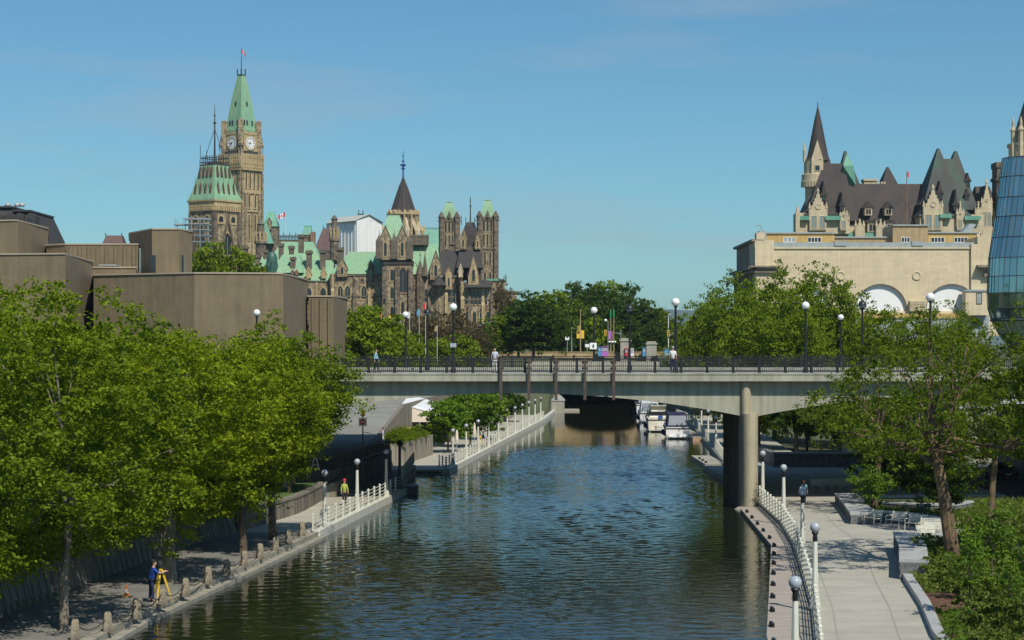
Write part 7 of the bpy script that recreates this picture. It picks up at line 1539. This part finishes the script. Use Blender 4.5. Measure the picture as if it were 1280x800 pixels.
# ------------------------------------------------------------------ boats
def boat(L_, W_, m, canvas, label, x, y, fly=False, deck=1.25):
    o = thing('motor_boat', label, 'boat', (x, y, WZ)); o['group'] = 'boats moored on the right bank'
    st = [(0, 1.0), (.3, 1.0), (.6, .95), (.8, .7), (.93, .35), (1, .03)]; n_ = []
    for t_, k in st:
        yy = L_*t_; hw = W_/2*k; sh = deck + .35*t_; n_.append([(-hw*.7, yy, -.25), (hw*.7, yy, -.25), (hw, yy, .25), (hw*1.02, yy, sh), (-hw*1.02, yy, sh), (-hw, yy, .25)])
    g = MB(); g.rings(n_); g.build('hull', m, o, world=False)
    g = MB(); g.rings([[(p[0]*1.04, p[1], p[2] - (.12 if i in (3, 4) else 0) if i in (3, 4) else p[2]) for i, p in enumerate(r)][3:5] + [(r[4][0]*1.04, r[4][1], r[4][2] - .28), (r[3][0]*1.04, r[3][1], r[3][2] - .28)] for r in n_]); g.build('rub_rail', M['navy'], o, world=False)
    hw = W_/2
    g = MB(); g.hip(-hw*.8, hw*.8, L_*.28, L_*.78, deck, deck + 1.0, -hw*.6, hw*.6, L_*.32, L_*.68); g.build('cabin', m, o, world=False)
    g = MB(); g.box(-hw*.73, hw*.73, L_*.285, L_*.29, deck + .35, deck + .85)
    for k in (-1, 1): g.box(k*hw*.74 - .05, k*hw*.74 + .05, L_*.34, L_*.62, deck + .35, deck + .75)
    g.build('cabin_window', M['glass_dk'], o, world=False)
    if canvas:
        g = MB(); g.rings([[(-hw*.95, .1, deck), (hw*.95, .1, deck), (hw*.82, .25, deck + 1.55), (-hw*.82, .25, deck + 1.55)], [(-hw*.9, L_*.42, deck + .3), (hw*.9, L_*.42, deck + .3), (hw*.78, L_*.36, deck + 1.75), (-hw*.78, L_*.36, deck + 1.75)]]); cv = g.build('canopy', canvas, o, world=False)
        g = MB(); g.slab([(-hw*.82, deck + .22), (hw*.82, deck + .22), (hw*.74, deck + 1.4), (-hw*.74, deck + 1.4)], .04, .12); g.build('canopy_window', M['globe_gr'], cv, world=False)
    if fly:
        g = MB(); g.box(-hw*.62, hw*.62, L_*.34, L_*.6, deck + 1.0, deck + 1.55); g.box(-hw*.68, hw*.68, L_*.30, L_*.62, deck + 1.55, deck + 1.65); g.build('flybridge', m, o, world=False)
        g = MB(); [g.tube([(k*hw*.6, L_*.32, deck + 1.6), (k*hw*.6, L_*.34, deck + 2.7)], .04, 5) for k in (-1, 1)]; g.box(-hw*.7, hw*.7, L_*.25, L_*.58, deck + 2.68, deck + 2.76); g.build('bimini', M['tent'], o, world=False)
    g = MB(); g.box(-hw*.8, hw*.8, -.75, .0, .18, .28); g.build('swim_platform', m, o, world=False)
    g = MB()
    for k in (-1, 1): g.tube([(k*hw*.98, L_*.4, deck + .15), (k*hw*.9, L_*.42, deck + .85), (k*hw*.6, L_*.88, deck + 1.1), (0, L_*.99, deck + 1.15)], .03, 5)
    g.build('bow_rail', M['greymetal'], o, world=False)
    for i in range(3): g = MB(); g.tube([(-hw*1.05, L_*(.2 + .2*i), .3), (-hw*1.05, L_*(.2 + .2*i), .95)], .12, 8); g.build('fender', M['navy'], o, world=False)
    return o
bo1 = boat(8.5, 2.75, M['gel'], M['navy'], 'white cruiser with navy canopy moored nearest the bridge', X(847, 233), 233, deck=1.4)
bo2 = boat(11, 3.1, M['ivory'], None, 'ivory motor yacht with upper deck behind the white cruiser', X(825.5, 252), 252, True, 1.7)
bo3 = boat(9, 2.9, M['gel'], M['gel'], 'white cabin boat left behind the ivory yacht', X(812.5, 282), 282, False, 1.5)
bo4 = boat(10, 3.2, M['gel'], M['navy'], 'farthest white boat close to the far tunnel', X(808, 318), 318, True, 1.6)
g = MB(); [g.box(-.5, .5, -.55 - k*.0, -.45, .35 + k*.3, .45 + k*.3) for k in range(4)]; g.build('ladder', M['panel_white'], bo2, world=False)
g = MB(); g.box(-.3, .3, -.1, .1, 1.7, 2.1); g.build('blue_locker', M['blue'], bo2, world=False)
o = thing('floating_dock', 'floating dock with warm wooden end beside the white cruiser', 'dock', (X(874, 228), 228, 0)); x = X(875, 228); g = MB(); g.box(x - .85, x + .75, 228, 262, -.2, .72); g.build('deck', M['wood'], o); g = MB(); g.box(x - .87, x + .77, 227.85, 228, .1, .74); g.build('end_board', M['wood_warm'], o)
o = thing('landing_step', 'low concrete jetty with dark cleats behind the bridge pier', 'jetty', (18.5, 183, 0)); g = MB(); g.box(17.9, 19.8, 178, 192, -.3, .62); g.build('slab', M['concrete'], o)
for i in range(3): g = MB(); g.box(18.05, 18.25, 179.5 + i*3, 180 + i*3, .62, .8); g.build('cleat', M['black'], o)
o = thing('duck', 'small dark duck swimming in the middle of the canal', 'duck', (X(739, 210), 210, WZ)); g = MB(); g.rings([[(math.cos(a_*PI/4)*.1*k, yy, .05 + math.sin(a_*PI/4)*.09*k + .02*abs(yy)) for a_ in range(8)] for yy, k in ((-.24, .3), (-.12, .9), (.05, 1.1), (.18, .8), (.3, .15))]); g.ball((0, -.24, .2), .05, 8, 6); g.tube([(0, -.2, .08), (0, -.24, .2)], .035, 6); g.tube([(0, -.27, .2), (0, -.34, .19)], [.022, .012], 5); g.build('body', M['rust'], o, world=False)
# ------------------------------------------------------------------ street furniture of the far bridge and the square
def pole(name, label, cat, px, D, bot, top, m, r=.09):
    o = thing(name, label, cat, (X(px, D), D, Z(bot, D))); g = MB(); g.tube([(X(px, D), D, 9.0), (X(px, D), D, Z(top, D))], [r*1.2, r*.7], 6); g.build('pole', m, o); return o
def signal(o, px, py, D, arm_px=None, arm_py=None):
    x, z = X(px, D), Z(py, D); g = MB(); g.box(x - .22, x + .22, D - .3, D - .05, z - .6, z + .6); s_ = g.build('signal_head', M['yel'], o)
    for k, mm in ((.38, 'red'), (0, 'orange'), (-.38, 'green')): g = MB(Matrix.Translation((x, D - .3, z + k)) @ Matrix.Rotation(PI/2, 4, 'X')); g.lathe([(.13, 0), (.13, .06)], 0, 0, 10); g.build('lens', M['black'], s_)
    if arm_px: g = MB(); g.tube([(X(arm_px, D), D, Z(arm_py, D)), (x, D, z + .3)], .06, 5); g.build('arm', M['greymetal'], o)
D = 372
o = pole('traffic_light', 'traffic light with arm to the left of the poster boxes', 'traffic light', 776, D, 440, 412, M['greymetal']); signal(o, 756.5, 416, D, 776, 417)
o = pole('traffic_light', 'traffic light beside the brown pole with yellow banners', 'traffic light', 714.5, D, 438, 409, M['greymetal']); signal(o, 723.5, 411, D, 714.5, 412)
o = pole('traffic_light', 'tall pale traffic light pole left of the tall globe lamp', 'traffic light', 835.5, D, 440, 392, M['panel_white']); signal(o, 835.3, 417, D); g = MB(); g.tube([(X(835.5, D), D, Z(420, D)), (X(848, D), D, Z(413, D))], .07, 5); g.box(X(835, D), X(839, D), D - .2, D + .2, Z(393.5, D), Z(392, D)); g.build('arm', M['greymetal'], o); 
o = pole('banner_pole', 'brown pole carrying two yellow banners', 'pole', 725.5, D, 440, 387, M['tanbrick'], .12)
for k in (-1, 1): g = MB(); x = X(725.5 + k*2.6, D); g.box(x - .32, x + .32, D - .03, D + .03, Z(423, D), Z(413, D)); g.build('banner', M['yel'], o)
for px, tp, lb, mm in ((763.3, 387, 'left green topped pole with purple banner', 'purplep'), (767.2, 386, 'right green topped pole with brown banner', 'stone_red')):
    o = pole('banner_pole', lb, 'pole', px, D, 440, tp + 10, M['tanbrick'], .10); o['group'] = 'green topped banner poles'
    g = MB(); g.lathe([(.16, Z(tp + 10, D)), (.14, Z(tp + 3, D)), (.02, Z(tp, D))], X(px, D), D, 6); g.build('green_tip', M['green'], o); g = MB(); x = X(px - 1, D); g.box(x - .25, x + .25, D - .1, D - .05, Z(424, D), Z(414, D)); g.build('banner', M[mm], o)
    for k in (-1, 1): g = MB(); g.ball((X(px + k*1.6, D), D - .2, Z(427.5, D)), .22, 10, 7); g.build('globe', M['globe'], o, smooth=True)
o = pole('street_lamp', 'small round lamp on a pole left of the green tips', 'street lamp', 760, D, 440, 402, M['greymetal'], .07); g = MB(); g.ball((X(757, D), D, Z(400.5, D)), .3, 10, 7); g.build('globe', M['globe'], o, smooth=True)
for (a, b_, py0, py1, mm, lb) in ((747.5, 751, 441, 434, 'cyanp', 'blue poster box beside the purple one'), (751.3, 760, 441, 434, 'purplep', 'purple poster box on the far bridge'), (781, 784.8, 443, 436, 'red', 'small red box below the left stone pylon'), (786, 792, 443, 436, 'panel_white', 'white box right of the small red box'), (803, 807, 442, 435, 'cyanp', 'pale blue box left of the right stone pylon'), (829.5, 837, 444, 436, 'globe_gr', 'grey newspaper boxes below the pale traffic light')):
    o = thing('street_box', lb, 'box', (X((a + b_)/2, 360), 360, Z(py0, 360))); g = MB(); g.box(X(a, 360), X(b_, 360), 359.6, 360.6, 9.6, Z(py1, 360)); g.box(X(a, 360) - .06, X(b_, 360) + .06, 359.5, 360.7, Z(py1, 360), Z(py1, 360) + .1); g.build('box', M[mm], o); g = MB(); g.box(X(a, 360) + .1, X(b_, 360) - .1, 359.55, 359.6, Z(py1, 360) - .75, Z(py1, 360) - .15); g.build('panel', M['globe_gr' if mm != 'globe_gr' else 'cyanp'], o)
for px, tp, lb in ((709, 421, 'first white signboard left of the traffic lights'), (734, 430, 'small signboard on the far bridge left of the globe lamp')):
    o = pole('signboard', lb, 'sign', px, D, 440, tp, M['greymetal'], .07); g = MB(); x = X(px, D); g.box(x - .4, x + .4, D - .12, D - .07, Z(tp + 4, D), Z(tp, D)); g.build('board', M['panel_white'], o)
# flagpoles in the square below the gothic block
fcol = ['red', 'black', 'yel', 'tanbrick', 'flag_w', 'cyanp', 'red', 'tanbrick']
fw = ['red flag', 'black flag', 'yellow flag', 'tan flag', 'white flag', 'blue flag', 'small red flag', 'small tan flag']
for i, (px, bot, top) in enumerate(((477, 412, 389), (482, 418, 372), (488.5, 433, 392), (500.5, 434, 391), (512, 434, 389), (524, 428, 386), (532, 430, 378), (546.5, 432, 406))):
    D = 262; o = thing('flagpole', '%s pole in the square below the gothic block, flying a %s' % (words_[i] if i < 7 else 'rightmost', fw[i]), 'flagpole', (X(px, D), D, Z(bot, D))); o['group'] = 'flagpoles in the square'
    g = MB(); g.tube([(X(px, D), D, 4), (X(px, D), D, Z(top, D))], [.05, .035], 5); g.build('pole', M['green' if i == 1 else 'white'], o)
    x, z = X(px, D), Z(top, D); g = MB(); q = [(x, z), (x - .32, z - .3), (x - .36, z - .85), (x - .12, z - 1.0), (x, z - .7)]; g.slab(q, D - .03, D + .03); g.build('flag', M[fcol[i]], o)
